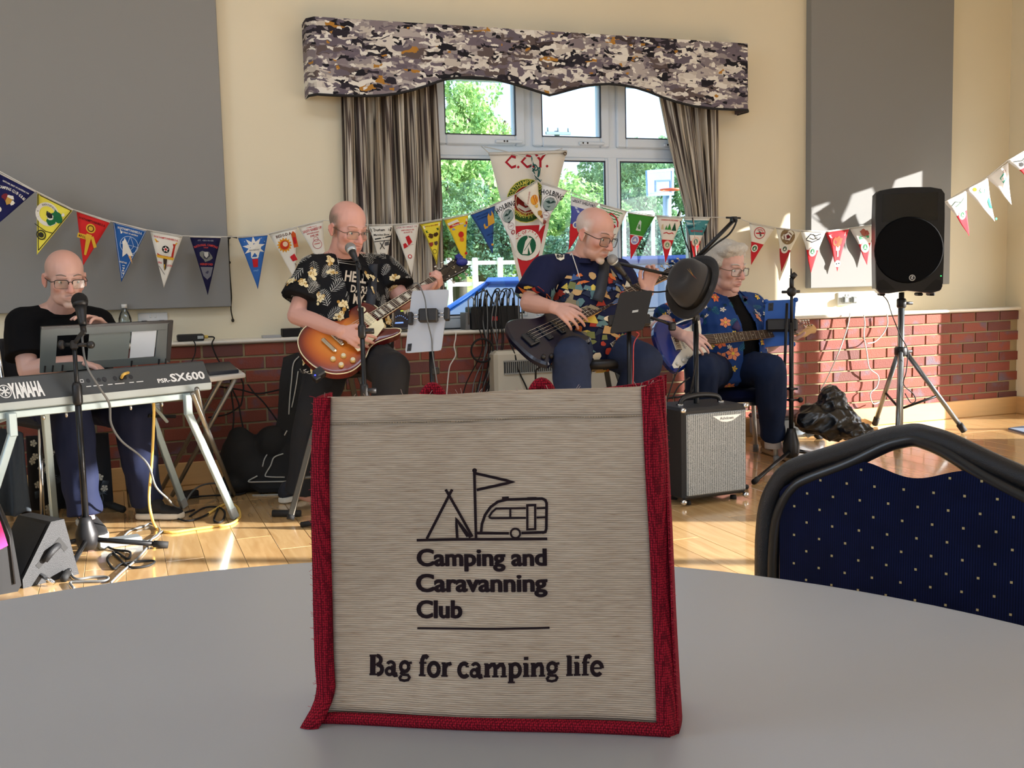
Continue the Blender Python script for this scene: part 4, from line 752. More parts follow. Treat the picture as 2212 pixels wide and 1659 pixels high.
for x0 in (925, 1165):
    mb = MB(); c = bagp(x0, TOP(x0), -.014)
    tube(mb, catmull([c-be*.010+A3(0, 0, -.05), c-be*.0085+A3(0, 0, -.010), c+A3(0, 0, .0035), c+be*.0085+A3(0, 0, -.010), c+be*.010+A3(0, 0, -.05)], 6), .0042, REDJ, 8); mb.build('handle', bag)
q = random.Random(5); mb = MB()
for i in range(150):      # frayed fibres along the bindings
    s = q.random(); yy = 840+730*q.random(); px = RO(yy)+1 if s < .5 else (LO(yy) if s < .85 else 690+740*q.random())
    if s >= .85: yy = TOP(px)
    p_ = bagp(px, yy, .002); d = (be*(1 if s < .5 else -1)+A3(0, 0, q.uniform(-1, 1))*.9) if s < .85 else A3(0, 0, 1)+be*q.uniform(-1, 1)
    tube(mb, [p_, p_+nz(d)*.0015, p_+nz(d+bn_*q.uniform(-.5, .5))*q.uniform(.002, .0045)], .00016, cm((190, 60, 76)) if s < .85 else cm((206, 180, 170)), 3)
mb.build('frayed_fibres', bag, kind='stuff')
INK = mat('dark_ink', (34, 20, 24), .8, spec=.2)
bmp = lambda x, y: bagp(x, y, wv(x, y)+.0013)
mb = MB(); W5 = 6.0
for pts in ([(921, 1165), (977, 1057)], [(963, 1057), (1020, 1160)], [(899, 1168), (1183, 1162)], [(1025, 1018), (1028, 1163)], [(1027, 1022), (1109, 1040), (1030, 1058)], [(987, 1163), (985, 1122), (1010, 1160)], [(985, 1122), (1016, 1162)]): stroke(mb, bmp, dense(pts, 12), W5, INK)
disc(mb, bmp, 1025.5, 1016, 5.2, INK, n=10)
vanp = [(1039, 1148)]+[(1039-0+62-62*math.cos(a)*1.0-0, 1148-70*math.sin(a)) for a in np.linspace(.25, 1.45, 8)]
stroke(mb, bmp, [(1039, 1150), (1041, 1132), (1048, 1112), (1060, 1095), (1076, 1083), (1096, 1078), (1172, 1075), (1179, 1078), (1182, 1085), (1181, 1140), (1179, 1147), (1172, 1149)], W5, INK)
stroke(mb, bmp, [(1030, 1152), (1100, 1151)], W5, INK); stroke(mb, bmp, [(1127, 1150), (1174, 1148)], W5, INK)
for a, b in ((1085, 1100), (1140, 1160)): stroke(mb, bmp, [(a, 1076), (b, 1075)], 7, INK)
disc(mb, bmp, 1114, 1151, 12.5, INK, 8, 18)
stroke(mb, bmp, [(1056, 1117), (1063, 1106), (1072, 1098), (1137, 1096)], 4.6, INK); stroke(mb, bmp, [(1056, 1117), (1062, 1119), (1100, 1118), (1137, 1117)], 4.6, INK); stroke(mb, bmp, [(1103, 1097), (1103, 1118)], 4.6, INK)
stroke(mb, bmp, [(1140, 1090), (1157, 1089), (1157, 1141), (1140, 1142)], 5, INK, True); stroke(mb, bmp, [(1160, 1096), (1181, 1095)], 4.6, INK); stroke(mb, bmp, [(1160, 1116), (1181, 1115)], 4.6, INK)
mb.build('tent_and_caravan_logo', bag)
mb = MB(); rr_ = .018
for s, x, y, wd, h in (('Camping and', 898.5, 1224, 284, 36), ('Caravanning', 896.8, 1279.5, 287, 37), ('Club', 898.5, 1335, 101, 36)): [text(mb, s, bmp, INK, x+e, y+f_, h, wd-2.4, 'l', bold=.022, rot=rr_, res=4) for e, f_ in ((0, 0), (2.4, 0), (1.2, .8))]
stroke(mb, bmp, dense([(901, 1357.5), (1040, 1356), (1188, 1353.5)], 12), 4.6, INK); mb.build('club_lettering', bag)
# slab-serif slogan: each glyph from thick and thin strokes
def serif(mb, s, x, y, sc_, mp):
    """units: x-height 1, cap 1.42; strokes (points, width)"""
    def arc(cx, cy, rx, ry, a0, a1, n=12): return [(cx+rx*math.cos(math.radians(a0+(a1-a0)*i/n)), cy+ry*math.sin(math.radians(a0+(a1-a0)*i/n))) for i in range(n+1)]
    K, T, S_ = .25, .10, .10
    ser = lambda cx, yy, w_=.42: ([(cx-w_/2, yy), (cx+w_/2, yy)], S_)
    bowl = lambda cx, r0=.40: [(arc(cx-.02, .48, .36, .50, 60, 300), .19), (arc(cx-.02, .48, .36, .50, -60, 60), .19)]
    G = {'B': (1.16, [([(.28, .02), (.28, 1.40)], K+.04), ([(.04, .05), (.6, .05)], S_), ([(.04, 1.37), (.56, 1.37)], S_), ([(.3, .74), (.6, .74)], S_), (arc(.56, 1.06, .30, .31, -90, 90), .2), (arc(.6, .40, .36, .35, -90, 90), .22)]),
     'a': (.98, [([(.62, .7), (.62, .14), (.74, .04), (.92, .08)], K), (arc(.42, .68, .26, .27, 0, 155), .17), (arc(.34, .28, .24, .24, 20, 340), .17), ([(.4, .55), (.62, .6)], T)]),
     'g': (1.0, [(arc(.46, .62, .30, .34, 0, 360), .19), ([(.70, .88), (.98, .92)], .13), ([(.28, .32), (.2, .16), (.34, .06), (.7, .04), (.82, -.12), (.72, -.3), (.44, -.36), (.16, -.3), (.1, -.16), (.24, .0)], .14)]),
     'f': (.66, [([(.3, .03), (.3, 1.12), (.4, 1.34), (.58, 1.38), (.72, 1.26)], .22), ser(.32, .05, .5), ([(.08, .92), (.62, .92)], S_)]),
     'o': (1.0, [(arc(.5, .48, .36, .46, 0, 360, 24), .22)]),
     'r': (.78, [([(.28, .03), (.28, .94)], K), ser(.28, .05, .48), ser(.2, .92, .3), ([(.34, .6), (.48, .86), (.66, .92), (.72, .78)], .17)]),
     'c': (.9, [(arc(.5, .48, .36, .46, 50, 320, 20), .22), ([(.72, .8), (.72, .68)], .18)]),
     'm': (1.72, [([(.26, .03), (.26, .94)], K), ([(.86, .03), (.86, .66), (.76, .88), (.58, .88), (.34, .66)], K-.04), ([(1.46, .03), (1.46, .66), (1.36, .88), (1.18, .88), (.94, .66)], K-.04), ser(.26, .05, .46), ser(.86, .05, .46), ser(1.46, .05, .46), ser(.2, .92, .3)]),
     'p': (1.06, [([(.26, -.40), (.26, .94)], K), ser(.28, -.38, .5), ser(.2, .92, .3), (arc(.56, .48, .34, .45, -130, 130, 18), .2)]),
     'i': (.54, [([(.27, .03), (.27, .94)], K), ser(.28, .05, .48), ser(.2, .92, .3), ([(.27, 1.2), (.27, 1.42)], .24)]),
     'n': (1.12, [([(.26, .03), (.26, .94)], K), ([(.86, .03), (.86, .66), (.76, .88), (.58, .88), (.34, .66)], K-.04), ser(.26, .05, .46), ser(.86, .05, .46), ser(.2, .92, .3)]),
     'l': (.54, [([(.27, .03), (.27, 1.42)], K), ser(.28, .05, .48), ser(.2, 1.4, .3)]),
     'e': (.94, [(arc(.5, .48, .36, .46, 0, 320, 22), .21), ([(.2, .5), (.84, .5)], S_)]), ' ': (.42, [])}
    for ch in s:
        wd, st = G[ch]
        for pts, w_ in st: stroke(mb, lambda a, b: mp(a, b), [(x+a*sc_, y-b*sc_) for a, b in pts], w_*sc_*1.36, INK)
        x += wd*sc_
    return x
wtot = serif(MB(), 'Bag for camping life', 0, 0, 1.0, lambda a, b: (a, b, 0))
mb = MB(); k = 506/wtot; serif(mb, 'Bag for camping life', 797, 1457.5, k, bmp); mb.build('slogan_lettering', bag)
# ---- blue banquet chair beyond the table
ap = dep(1980, 935, 1.25); cn = nz(A3(.05-ap[0], .5-ap[1], 0)); ce = A3(-cn[1], cn[0], 0); ce = ce if np.dot(ce, _r2) > 0 else -ce
FABR = None
def fn(N, L, b):
    t = N.new('ShaderNodeTexCoord'); dt = N.new('ShaderNodeVectorMath'); dt.operation = 'DOT_PRODUCT'; dt.inputs[1].default_value = tuple(ce); L.new(t.outputs['Object'], dt.inputs[0])
    m = N.new('ShaderNodeMath'); m.operation = 'MULTIPLY'; m.inputs[1].default_value = 2200; L.new(dt.outputs['Value'], m.inputs[0]); s = N.new('ShaderNodeMath'); s.operation = 'SINE'; L.new(m.outputs[0], s.inputs[0])
    mr = N.new('ShaderNodeMapRange'); mr.inputs[1].default_value = -1; L.new(s.outputs[0], mr.inputs[0])
    n = N.new('ShaderNodeTexNoise'); n.inputs['Scale'].default_value = 30; L.new(t.outputs['Object'], n.inputs[0]); mu = N.new('ShaderNodeMath'); mu.operation = 'MULTIPLY'; L.new(mr.outputs[0], mu.inputs[0]); L.new(n.outputs[0], mu.inputs[1])
    x = N.new('ShaderNodeMix'); x.data_type = 'RGBA'; x.inputs[6].default_value = (*lin((3, 8, 34)), 1); x.inputs[7].default_value = (*lin((16, 26, 70)), 1); L.new(mu.outputs[0], x.inputs[0]); L.new(x.outputs[2], b.inputs['Base Color'])
    b.inputs['Roughness'].default_value = .9; b.inputs['Sheen Weight'].default_value = .03; b.inputs['Specular IOR Level'].default_value = .15
NAVYF = node_mat('navy_ribbed_fabric', fn)
ch = thing('banquet_chair', 'navy dotted banquet chair with black tube frame beyond the table', 'chair', (ap[0], ap[1], 0))
def sz(px, py):
    p_ = onpl(px, py, ap, cn); return np.dot(p_-ap, ce), p_[2]
cp = lambda s, z, o=0.0: ap*A3(1, 1, 0)+ce*s+A3(0, 0, z)+cn*o-cn*.10*max(0, z-.55)*0
half = [sz(x, y) for x, y in ((1655, 1232), (1657, 1150), (1664, 1095), (1680, 1055), (1706, 1022), (1740, 1004), (1830, 976), (1915, 948), (1960, 940), (1985, 938))]
s0 = half[-1][0]; half = [(s-s0, z) for s, z in half]; L_ = [(half[0][0]-.0, .46)]+half; outl = L_+[(-s, z) for s, z in L_[-2::-1]]
mb = MB(); tube(mb, catmull([cp(s, z, 0) for s, z in outl], 5), .0128, mat('black_crackle_frame', (30, 30, 33), .38, .3, bump=.25, bscale=900), 14, hint=cn); mb.build('back_frame', ch)
mb = MB(); tube(mb, catmull([cp(s*.92, z-(.006+.010*(1-math.exp(-(s/.07)**2))) if z > .6 else z, .006) for s, z in outl], 5), .0085, mat('black_edge_trim', (24, 24, 28), .3), 10, hint=cn); mb.build('edge_trim', ch)
ze = [z for s, z in half]; zt = half[5][1]
zsc = sz(1990, 1030)[1]
def padtop(s):
    a = abs(s); xs = [q[0] for q in half]; zz = float(np.interp(-a, xs, ze))-.016
    ed_ = float(np.interp(-.066, xs, ze))-.016; return zsc+(ed_-zsc)*(.5-.5*math.cos(a/.066*math.pi)) if a < .066 else zz
hw = -half[0][0]-.027
def pad(u, v, o):
    s = (-1+2*u)*hw; top = padtop(s); z = .50+(top-.50)*v; return cp(s, z, o+.012*math.sin(math.pi*min(1, max(0, u)))*math.sin(math.pi*v)**.5)
mb = MB(); sheet(mb, lambda u, v: pad(u, v, .012), 60, 20, NAVYF); sheet(mb, lambda u, v: pad(1-u, v, -.012 if 0 < u < 1 and 0 < v < 1 else .012)-cn*(.02 if 0 < u < 1 and 0 < v < 1 else 0), 60, 20, NAVYF); mb.build('back_pad', ch)
mb = MB(); DOT = cm((176, 160, 116)); step = .0345; rw = .0185; q = 0; z = .836
while z > .52:
    s = -.25+(step/2 if q % 2 else 0)
    while s < .25:
        if abs(s) < hw-.006 and z < padtop(s)-.004:
            u = (s/hw+1)/2; v = (z-.5)/(padtop(s)-.5); c_ = pad(u, v, .0128); mb.add([c_+ce*a+A3(0, 0, b) for a, b in ((-.0014, -.0014), (.0014, -.0014), (.0014, .0014), (-.0014, .0014))], [(0, 1, 2, 3)], DOT)
        s += step
    z -= rw; q += 1
mb.build('woven_dots', ch, kind='stuff')
mb = MB(); fr = frame(ap*A3(1, 1, 0)+cn*.20, ce, cn, (0, 0, 1)); box(mb, (0, 0, .455), (.39, .36, .055), NAVYF, fr, .02, True); mb.build('seat_pad', ch)
for s in (-1, 1):
    mb = MB(); tube(mb, [cp(s*.19, .47, 0), cp(s*.20, .008, -.06)], .0125, BLACK, 10); mb.build('leg', ch)
    mb = MB(); tube(mb, [cp(s*.18, .43, .36), cp(s*.195, .008, .40)], .0125, BLACK, 10); mb.build('leg', ch)
    mb = MB(); tube(mb, [cp(s*.185, .435, 0), cp(s*.185, .435, .37)], .0115, BLACK, 8); mb.build('side_rail', ch)
# ================================================================== OUTSIDE THE WINDOW
GRASS = mat('meadow_grass', (150, 176, 70), .9, c2=(188, 200, 110), nscale=1.5, spec=.1); TARM = mat('car_park_tarmac', (120, 122, 124), .9, noise=.2, nscale=20)
gz = lambda y: float(np.interp(y, [6, 10, 14, 30, 70], [-.45, -.42, .15, .6, 1.2]))
mb = MB(); sheet(mb, lambda u, v: A3(-12+60*u, 6.25+(11.2-6.25)*v, gz(6.25+4.95*v)), 8, 4, TARM); tag(mb.build('car_park'), 'grey tarmac car park outside the window', 'ground'); COL.objects['car_park']['kind'] = 'structure'
mb = MB(); sheet(mb, lambda u, v: A3(-30+110*u, 11.2+70*v, gz(11.2+70*v)), 10, 24, GRASS); tag(mb.build('meadow'), 'sunny grass field beyond the car park', 'ground'); COL.objects['meadow']['kind'] = 'structure'
def leafmat(name, c0, c1):
    def fn(N, L, b):
        t = N.new('ShaderNodeTexCoord'); n = N.new('ShaderNodeTexNoise'); n.inputs['Scale'].default_value = 3.2; n.inputs['Detail'].default_value = 5; L.new(t.outputs['Object'], n.inputs[0])
        r = N.new('ShaderNodeValToRGB'); e = r.color_ramp.elements; e[0].position = .36; e[0].color = (*lin(c0), 1); e[1].position = .62; e[1].color = (*lin(c1), 1); L.new(n.outputs[0], r.inputs[0]); L.new(r.outputs[0], b.inputs['Base Color'])
        b.inputs['Roughness'].default_value = .6; tr = N.new('ShaderNodeBsdfTranslucent'); L.new(r.outputs[0], tr.inputs[0]); mx = N.new('ShaderNodeMixShader'); mx.inputs[0].default_value = .4
        o = N['Material Output']; L.new(b.outputs[0], mx.inputs[1]); L.new(tr.outputs[0], mx.inputs[2]); L.new(mx.outputs[0], o.inputs[0])
    return node_mat(name, fn)
LEAF = [leafmat('spring_leaves', (116, 160, 92), (196, 220, 140)), leafmat('hedge_leaves', (92, 128, 96), (150, 182, 130)), leafmat('dark_leaves', (70, 108, 92), (124, 158, 132))]
BARK = mat('tree_bark', (84, 74, 62), .9, noise=.3)
def foliage(seed, n, mt, size):
    q = np.random.RandomState(seed); cl = q.normal(size=(26, 3)); cl /= np.linalg.norm(cl, axis=1)[:, None]; cl *= q.uniform(.45, 1, (26, 1)); rad = q.uniform(.26, .44, 26)
    k = q.randint(0, 26, n); d = q.normal(size=(n, 3)); d /= np.linalg.norm(d, axis=1)[:, None]; p_ = cl[k]+d*(rad[k]*q.uniform(.55, 1, n)**.5)[:, None]
    a = q.normal(size=(n, 3)); a /= np.linalg.norm(a, axis=1)[:, None]; b = np.cross(a, q.normal(size=(n, 3))); b /= np.linalg.norm(b, axis=1)[:, None]; s = size*q.uniform(.6, 1.3, (n, 1))
    v = np.stack([p_-a*s, p_+b*s*.6, p_+a*s, p_-b*s*.6], 1).reshape(-1, 3)
    me = bpy.data.meshes.new('foliage'); me.from_pydata(v.tolist(), [], [(4*i, 4*i+1, 4*i+2, 4*i+3) for i in range(n)]); me.materials.append(mt); return me
FOL = [foliage(i+1, 9000, LEAF[i], .045) for i in range(3)]
def tree(px, py, y, rx, rz, kind, label, nm='tree'):
    c = ony(px, py, y); g = gz(y); t = thing(nm, label, nm, (c[0], y, g), 'trees beyond the window' if nm == 'tree' else 'hedge bushes beyond the window')
    o = bpy.data.objects.new('foliage', FOL[kind]); COL.objects.link(o); o.location = c; o.scale = (rx, rx*.8, rz); o.rotation_euler = (0, 0, px*.013); adopt(o, t); o.location = tuple(c); o['kind'] = 'stuff'
    mb = MB(); tube(mb, [(c[0], y, g-.1), (c[0]+.05, y, (g+c[2])/2), (c[0], y, c[2])], [.16, .11, .05], BARK, 8)
    for k in range(3): a = k*2.1; tube(mb, [(c[0], y, (g+c[2])/2), (c[0]+rx*.5*math.cos(a), y+rx*.4*math.sin(a), c[2]+rz*.3)], [.07, .025], BARK, 6)
    mb.build('trunk', t)
tree(1030, 300, 19, 1.15, 1.15, 0, 'tall bright green tree filling the top left window pane')
tree(985, 440, 17.5, 1.25, 1.3, 0, 'light green tree behind the white fence, left of the banner')
tree(1120, 470, 19.5, 1.3, 1.1, 0, 'light green tree directly behind the large banner')
tree(1235, 500, 21, 1.35, 1.05, 0, 'low green tree sloping down right of the banner')
tree(1300, 455, 24, 1.3, 1.25, 1, 'taller mid green tree behind the window mullion')
tree(1372, 440, 22, 1.2, 1.3, 1, 'dense blue green tree behind the basketball backboard')
tree(1440, 430, 24, 1.4, 1.5, 1, 'wide grey green tree at the right of the window')
tree(1330, 540, 20, 1.1, .8, 2, 'dark bush behind the white goal frame', 'bush')
tree(1420, 540, 20, 1.2, .9, 2, 'dark bush behind the right hand car', 'bush')
tree(1050, 520, 16.5, .95, .6, 2, 'dark bush behind the white fence left of the banner', 'bush')
tree(960, 500, 16.8, .9, .8, 1, 'green bush at the left end of the white fence', 'bush')
tree(1240, 560, 18, 1.1, .7, 2, 'dark bush low behind the bassist', 'bush')
WFN = mat('white_fence_paint', (240, 236, 224), .6)
f0, f1 = ony(950, 575, 14.2), ony(1260, 560, 15.2)
t = thing('rail_fence', 'white three rail fence between the car and the trees', 'fence', ((f0[0]+f1[0])/2, 14.7, .1))
for k, zz in enumerate((1.28, .98, .66)): mb = MB(); box(mb, (0, 0, 0), (np.linalg.norm((f1-f0)[:2]), .04, .055), WFN, frame(((f0+f1)/2)*A3(1, 1, 0)+A3(0, 0, zz), nz((f1-f0)*A3(1, 1, 0)), np.cross((0, 0, 1), nz((f1-f0)*A3(1, 1, 0))), (0, 0, 1))); mb.build('rail', t)
for k in range(6): c = f0+(f1-f0)*(k+.3)/6; mb = MB(); box(mb, (c[0], c[1]-.05, .75), (.07, .07, 1.2), WFN, bev=.01); mb.build('post', t)
c = ony(1203, 288, 45); t = thing('utility_pole', 'distant utility pole with one crossarm above the trees', 'pole', (c[0], 45, gz(45))); PL = mat('grey_timber', (120, 132, 146), .8)
mb = MB(); tube(mb, [(c[0], 45, gz(45)), (c[0], 45, c[2]+.1)], .13, PL, 8); mb.build('mast', t); mb = MB(); box(mb, (c[0], 44.85, c[2]-.02), (1.2, .12, .12), PL); mb.build('crossarm', t)
for s in (-.5, 0, .5): mb = MB(); tube(mb, [(c[0]+s, 44.85, c[2]+.04), (c[0]+s, 44.85, c[2]+.22)], .045, PL, 6); mb.build('insulator', t)
# basketball hoop and goal frame
yb = 12.5; a, b, c, d = [ony(*q, yb) for q in ((1397, 368), (1456, 363), (1456, 422), (1399, 424))]
t = thing('basketball_hoop', 'pale basketball backboard with an orange ring outside the window', 'basketball hoop', ((a[0]+b[0])/2+.1, yb+.4, gz(yb)))
BB = mat('pale_backboard', (150, 186, 232), .3); mb = MB(); prism(mb, [(a[0], a[2]), (b[0], b[2]), (c[0], c[2]), (d[0], d[2])], 0, .04, BB, lambda p: A3(p[0], yb+p[2], p[1])); mb.build('backboard', t)
mb = MB(); mp = lambda x, z: A3(x, yb-.006, z); stroke(mb, mp, [(a[0]+.02, a[2]-.02), (b[0]-.02, b[2]-.02), (c[0]-.02, c[2]+.02), (d[0]+.02, d[2]+.02)], .03, cm((240, 244, 250)), True); xm = (a[0]+b[0])/2+.03; stroke(mb, mp, [(xm-.1, d[2]+.06), (xm-.1, d[2]+.2), (xm+.12, d[2]+.21), (xm+.12, d[2]+.06)], .02, cm((110, 130, 170))); mb.build('board_lines', t)
mb = MB(); tube(mb, [A3(xm+.13*math.cos(q), yb-.2+.13*math.sin(q), d[2]+.07) for q in np.linspace(0, 6.28, 15)[:-1]], .012, mat('orange_ring', (240, 96, 60), .4), 6, closed=True); mb.build('ring', t)
mb = MB(); tube(mb, [A3((a[0]+b[0])/2+.15, yb+.1, d[2]+.1), A3((a[0]+b[0])/2+.35, yb+.5, gz(yb))], .06, mat('galvanised', (190, 204, 216), .4, .5), 8); mb.build('post', t)
yg = 13.5; g = [ony(*q, yg) for q in ((1348, 462), (1410, 459))]; t = thing('goal_frame', 'white tubular goal frame outside, above the right hand car', 'goal', ((g[0][0]+g[1][0])/2, yg, gz(yg)))
for q in g: mb = MB(); tube(mb, [q*A3(1, 1, 0)+A3(0, 0, gz(yg)), q], .028, WFN, 8); mb.build('upright', t)
mb = MB(); tube(mb, g, .028, WFN, 8); mb.build('crossbar', t)
def car(label, loc, rz, col, H_, suv):
    t = thing('car', label, 'car', loc); ca, sa = math.cos(rz), math.sin(rz); fr = frame(loc, (ca, sa, 0), (-sa, ca, 0), (0, 0, 1))
    PAINT = mat('car_paint_%d_%d_%d' % col, col, .25, .3, coat=.8); GLS = mat('tinted_car_glass', (44, 72, 104), .05, 0, spec=.8, coat=.6); TYRE = mat('tyre', (24, 24, 24), .8)
    bz = .52*H_/1.5; wl = 1.02*H_/1.5 if not suv else 1.06*H_/1.6
    side = [(-2.05, .32), (-2.1, .6), (-2.02, wl-.16), (-1.85, wl), (.75, wl+.02), (1.55, wl-.14), (1.98, wl-.3), (2.1, .6), (2.06, .3), (1.75, .24), (1.65, .42), (1.3, .62), (.95, .42), (.88, .24), (-.88, .24), (-.95, .42), (-1.3, .62), (-1.65, .42), (-1.75, .24)]
    mb = MB(); prism(mb, side, -.86, .86, PAINT, lambda p: fr((p[0], p[2], p[1])), .07, smooth=False); mb.build('body_shell', t)
    lo = [(-1.86, -.80, wl-.01), (.95, -.80, wl-.01), (.95, .80, wl-.01), (-1.86, .80, wl-.01)]; rxb = -1.62 if suv else -1.3; hi = [(rxb, -.60, H_-.05), (.12, -.60, H_-.03), (.12, .60, H_-.03), (rxb, .60, H_-.05)]
    mb = MB()
    for i in range(4):
        j = (i+1) % 4; q = [np.array(k, float) for k in (lo[i], lo[j], hi[j], hi[i])]; cen = sum(q)/4; mb.add([fr(cen+(k-cen)*.93) for k in q], [(0, 1, 2, 3)], GLS)
    mb.build('windows', t)
    mb = MB()
    for i in range(4): tube(mb, [fr(lo[i]), fr((np.array(lo[i])+hi[i])/2), fr(hi[i])], .032, PAINT, 6)
    for s in (-1, 1): tube(mb, [fr((-.45, s*.80, wl)), fr((-.52, s*.61, H_-.04))], .04, BLACK, 6)
    mb.build('pillars', t)
    mb = MB(); box(mb, ((rxb+.12)/2, 0, H_-.02), (.12-rxb+.1, 1.26, .07), PAINT, fr, .03); mb.build('roof', t)
    if suv:
        for s in (-1, 1): mb = MB(); tube(mb, [fr((-1.5, s*.58, H_+.0)), fr((-1.4, s*.58, H_+.05)), fr((-.1, s*.58, H_+.05)), fr((0, s*.58, H_))], .018, CHROME, 6); mb.build('roof_rail', t)
    for x in (-1.3, 1.3):
        for s in (-1, 1):
            wfr = lambda p, x=x, s=s: fr((x+p[0], s*(.74+p[2]), .31+p[1])); mb = MB(); lathe(mb, [(.18, -.1), (.30, -.1), (.31, 0), (.30, .1), (.2, .1)], TYRE, wfr, 20); lathe(mb, [(.19, .07), (.17, .09), (.05, .10), (.03, .11)], ALU, wfr, 16); mb.build('wheel', t)
    for s in (-1, 1):
        mb = MB(); box(mb, (1.93, s*.62, wl-.36), (.24, .36, .14), mat('headlamp', (226, 236, 244), .1, coat=.5), fr, .04); mb.build('headlamp', t)
        mb = MB(); box(mb, (-2.02, s*.66, wl-.22), (.14, .26, .2), mat('tail_lamp', (206, 30, 60), .25), fr, .03); mb.build('tail_lamp', t)
        mb = MB(); ell(mb, (.72, s*.98, wl+.08), (.08, .12, .08), PAINT, fr, 10, 7); mb.build('door_mirror', t)
    mb = MB(); box(mb, (2.08, 0, .48), (.06, 1.1, .16), BLACK, fr, .02); mb.build('grille', t)
c = ony(1120, 640, 8.9); car('bright blue hatchback parked just outside the window, left of the bassist', (c[0]+.25, 8.9, -.45), math.radians(203), (40, 116, 214), 1.5, False)
c = ony(1420, 600, 9.7); car('dark blue estate car with roof rails outside, right of the bassist', (c[0]+.3, 9.9, -.45), math.radians(60), (30, 62, 130), 1.66, True)
# ================================================================== BAND GEAR
def pole(mb, p0, p1, r, mt=STEEL, n=10): tube(mb, [p0, p1], r, mt, n)
def mic(label, head, tail, r, cat='microphone', foam=False, grp=None):
    """vocal microphone: head = ball centre, tail = cable end"""
    head, tail = np.array(head), np.array(tail); d = nz(tail-head); L = np.linalg.norm(tail-head); x, y, z = basis(d); fr = frame(head, x, y, z); t = thing('microphone', label, cat, tail, grp)
    g = MB(); ell(g, (0, 0, 0), (r, r, r*1.05), mat('foam_windscreen', (18, 18, 19), .95, bump=.6, bscale=300) if foam else mat('steel_mesh', (150, 150, 150), .35, .9, bump=.5, bscale=900), fr, 16, 12); g.build('windscreen' if foam else 'grille', t)
    g = MB(); lathe(g, [(r*.86, r*.3), (r*.92, r*.45), (r*.92, r*.6), (r*.7, r*.9)], ALU if not foam else BLACK, fr, 16); g.build('collar', t)
    g = MB(); lathe(g, [(r*.72, r*.8), (r*.62, L*.5), (r*.46, L*.86), (r*.42, L)], BLACK, fr, 14); g.build('body', t)
    g = MB(); lathe(g, [(r*.36, L), (r*.36, L+.03), (r*.15, L+.045)], STEEL, fr, 10); g.build('plug', t); return t
def tripod(t, hub, tips, hub_r, hub_h, leg_r, hub_z=.05):
    g = MB(); hub = np.array(hub, float); lathe(g, [(hub_r*.75, hub_z-.03), (hub_r, hub_z), (hub_r, hub_z+hub_h*.35), (hub_r*.62, hub_z+hub_h*.8), (hub_r*.5, hub_z+hub_h)], BLACK, lambda p: hub*A3(1, 1, 0)+A3(*p), 18); g.build('hub', t)
    for q in tips:
        q = np.array(q, float)*A3(1, 1, 0)+A3(0, 0, leg_r+.004); s = hub*A3(1, 1, 0)+A3(0, 0, hub_z+.01); g = MB(); tube(g, [s, q], leg_r, STEEL, 10); lg = g.build('leg', t)
        g = MB(); d = nz(q-s); tube(g, [q-d*.045, q+d*.012], leg_r*1.35, RUBBER, 10); g.build('rubber_foot', lg)
# ---- left microphone stand
hub = onz(190, 1196); t = thing('microphone_stand', 'black tripod microphone stand in front of the keyboard', 'microphone stand', hub)
tripod(t, hub, [onz(357, 1184), onz(140, 1256), onz(62, 1196)], .043, .10, .0105)
dh = np.dot(hub-CAM, _f); top = dep(154, 742, dh+.02)
g = MB(); mid = hub*A3(1, 1, 0)+(top-hub)*.5*A3(0, 0, 1); pole(g, hub+A3(0, 0, .1), A3(hub[0], hub[1], .64), .0125); g.build('lower_tube', t)
g = MB(); pole(g, A3(hub[0], hub[1], .6), A3(hub[0], hub[1], top[2]), .0085); g.build('upper_tube', t)
g = MB(); lathe(g, [(.014, .60), (.019, .61), (.019, .675), (.013, .69)], BLACK, lambda p: A3(hub[0], hub[1], 0)+A3(*p), 14); g.build('height_clutch', t)
tp = A3(hub[0], hub[1], top[2]); g = MB(); box(g, tp, (.03, .03, .035), BLACK, bev=.006); tube(g, [tp-_r2*.05, tp+_r2*.06], .008, BLACK, 8); ell(g, tp+_r2*.065, (.016, .016, .016), BLACK, n=10, m_=7); ell(g, tp-_r2*.05, (.014, .014, .02), BLACK, n=10, m_=7); g.build('clamp', t)
mh, mtl = dep(172, 650, dh+.10), dep(179, 703, dh+.06)
g = MB(); tube(g, catmull([tp, tp+_r2*.02+A3(0, 0, .03), mtl-A3(0, 0, .02), mtl+(mh-mtl)*.3], 5), .009, RUBBER, 8); g.build('flexible_arm', t)
mic('black foam covered microphone in front of the keyboard player', mh, mtl, .033, foam=True)
# ---- keyboard
kd = nz(A3(.898, .44, 0)); kn = A3(kd[1], -kd[0], 0); KD = 4.62
k0 = dep(456, 826, KD); kf = frame(k0, kd, -kn, (0, 0, 1))      # x along (right end 0), y away from the camera, z up
LK = 1.06; DG = mat('dark_grey_plastic', (62, 66, 68), .5, noise=.06, nscale=200); SILP = mat('silver_plastic', (176, 188, 190), .4)
kb = thing('keyboard', 'dark grey electronic keyboard with white lettering on its back, on a silver stand', 'keyboard', kf((-.5, .15, -.03)))
KH = .088; slope = .055
g = MB(); loft(g, [[kf((x, *q)) for q in ((0, 0), (slope, KH), (slope+.01, KH+.004), (.34, KH-.02), (.37, KH-.04), (.37, -.0))] for x in (-LK, 0)], DG, False); g.build('case', kb)
g = MB(); loft(g, [[kf((x*(LK-.0), *q)) for q in ((-.004, 0), (.0, -.028), (.014, -.034), (.36, -.034), (.372, 0))] for x in (-1, -.012/LK, 0)], SILP, False); g.build('silver_base', kb)
bk = lambda x, v, o=.0012: kf((x, slope*v/KH-o, v+o*.6))     # v: height up the sloping back
def kpx(px, py):
    n = nz(np.array(kn)*KH+A3(0, 0, 1)*slope); p_ = onpl(px, py, k0, n); r = p_-k0; return np.dot(r, kd), r[2]
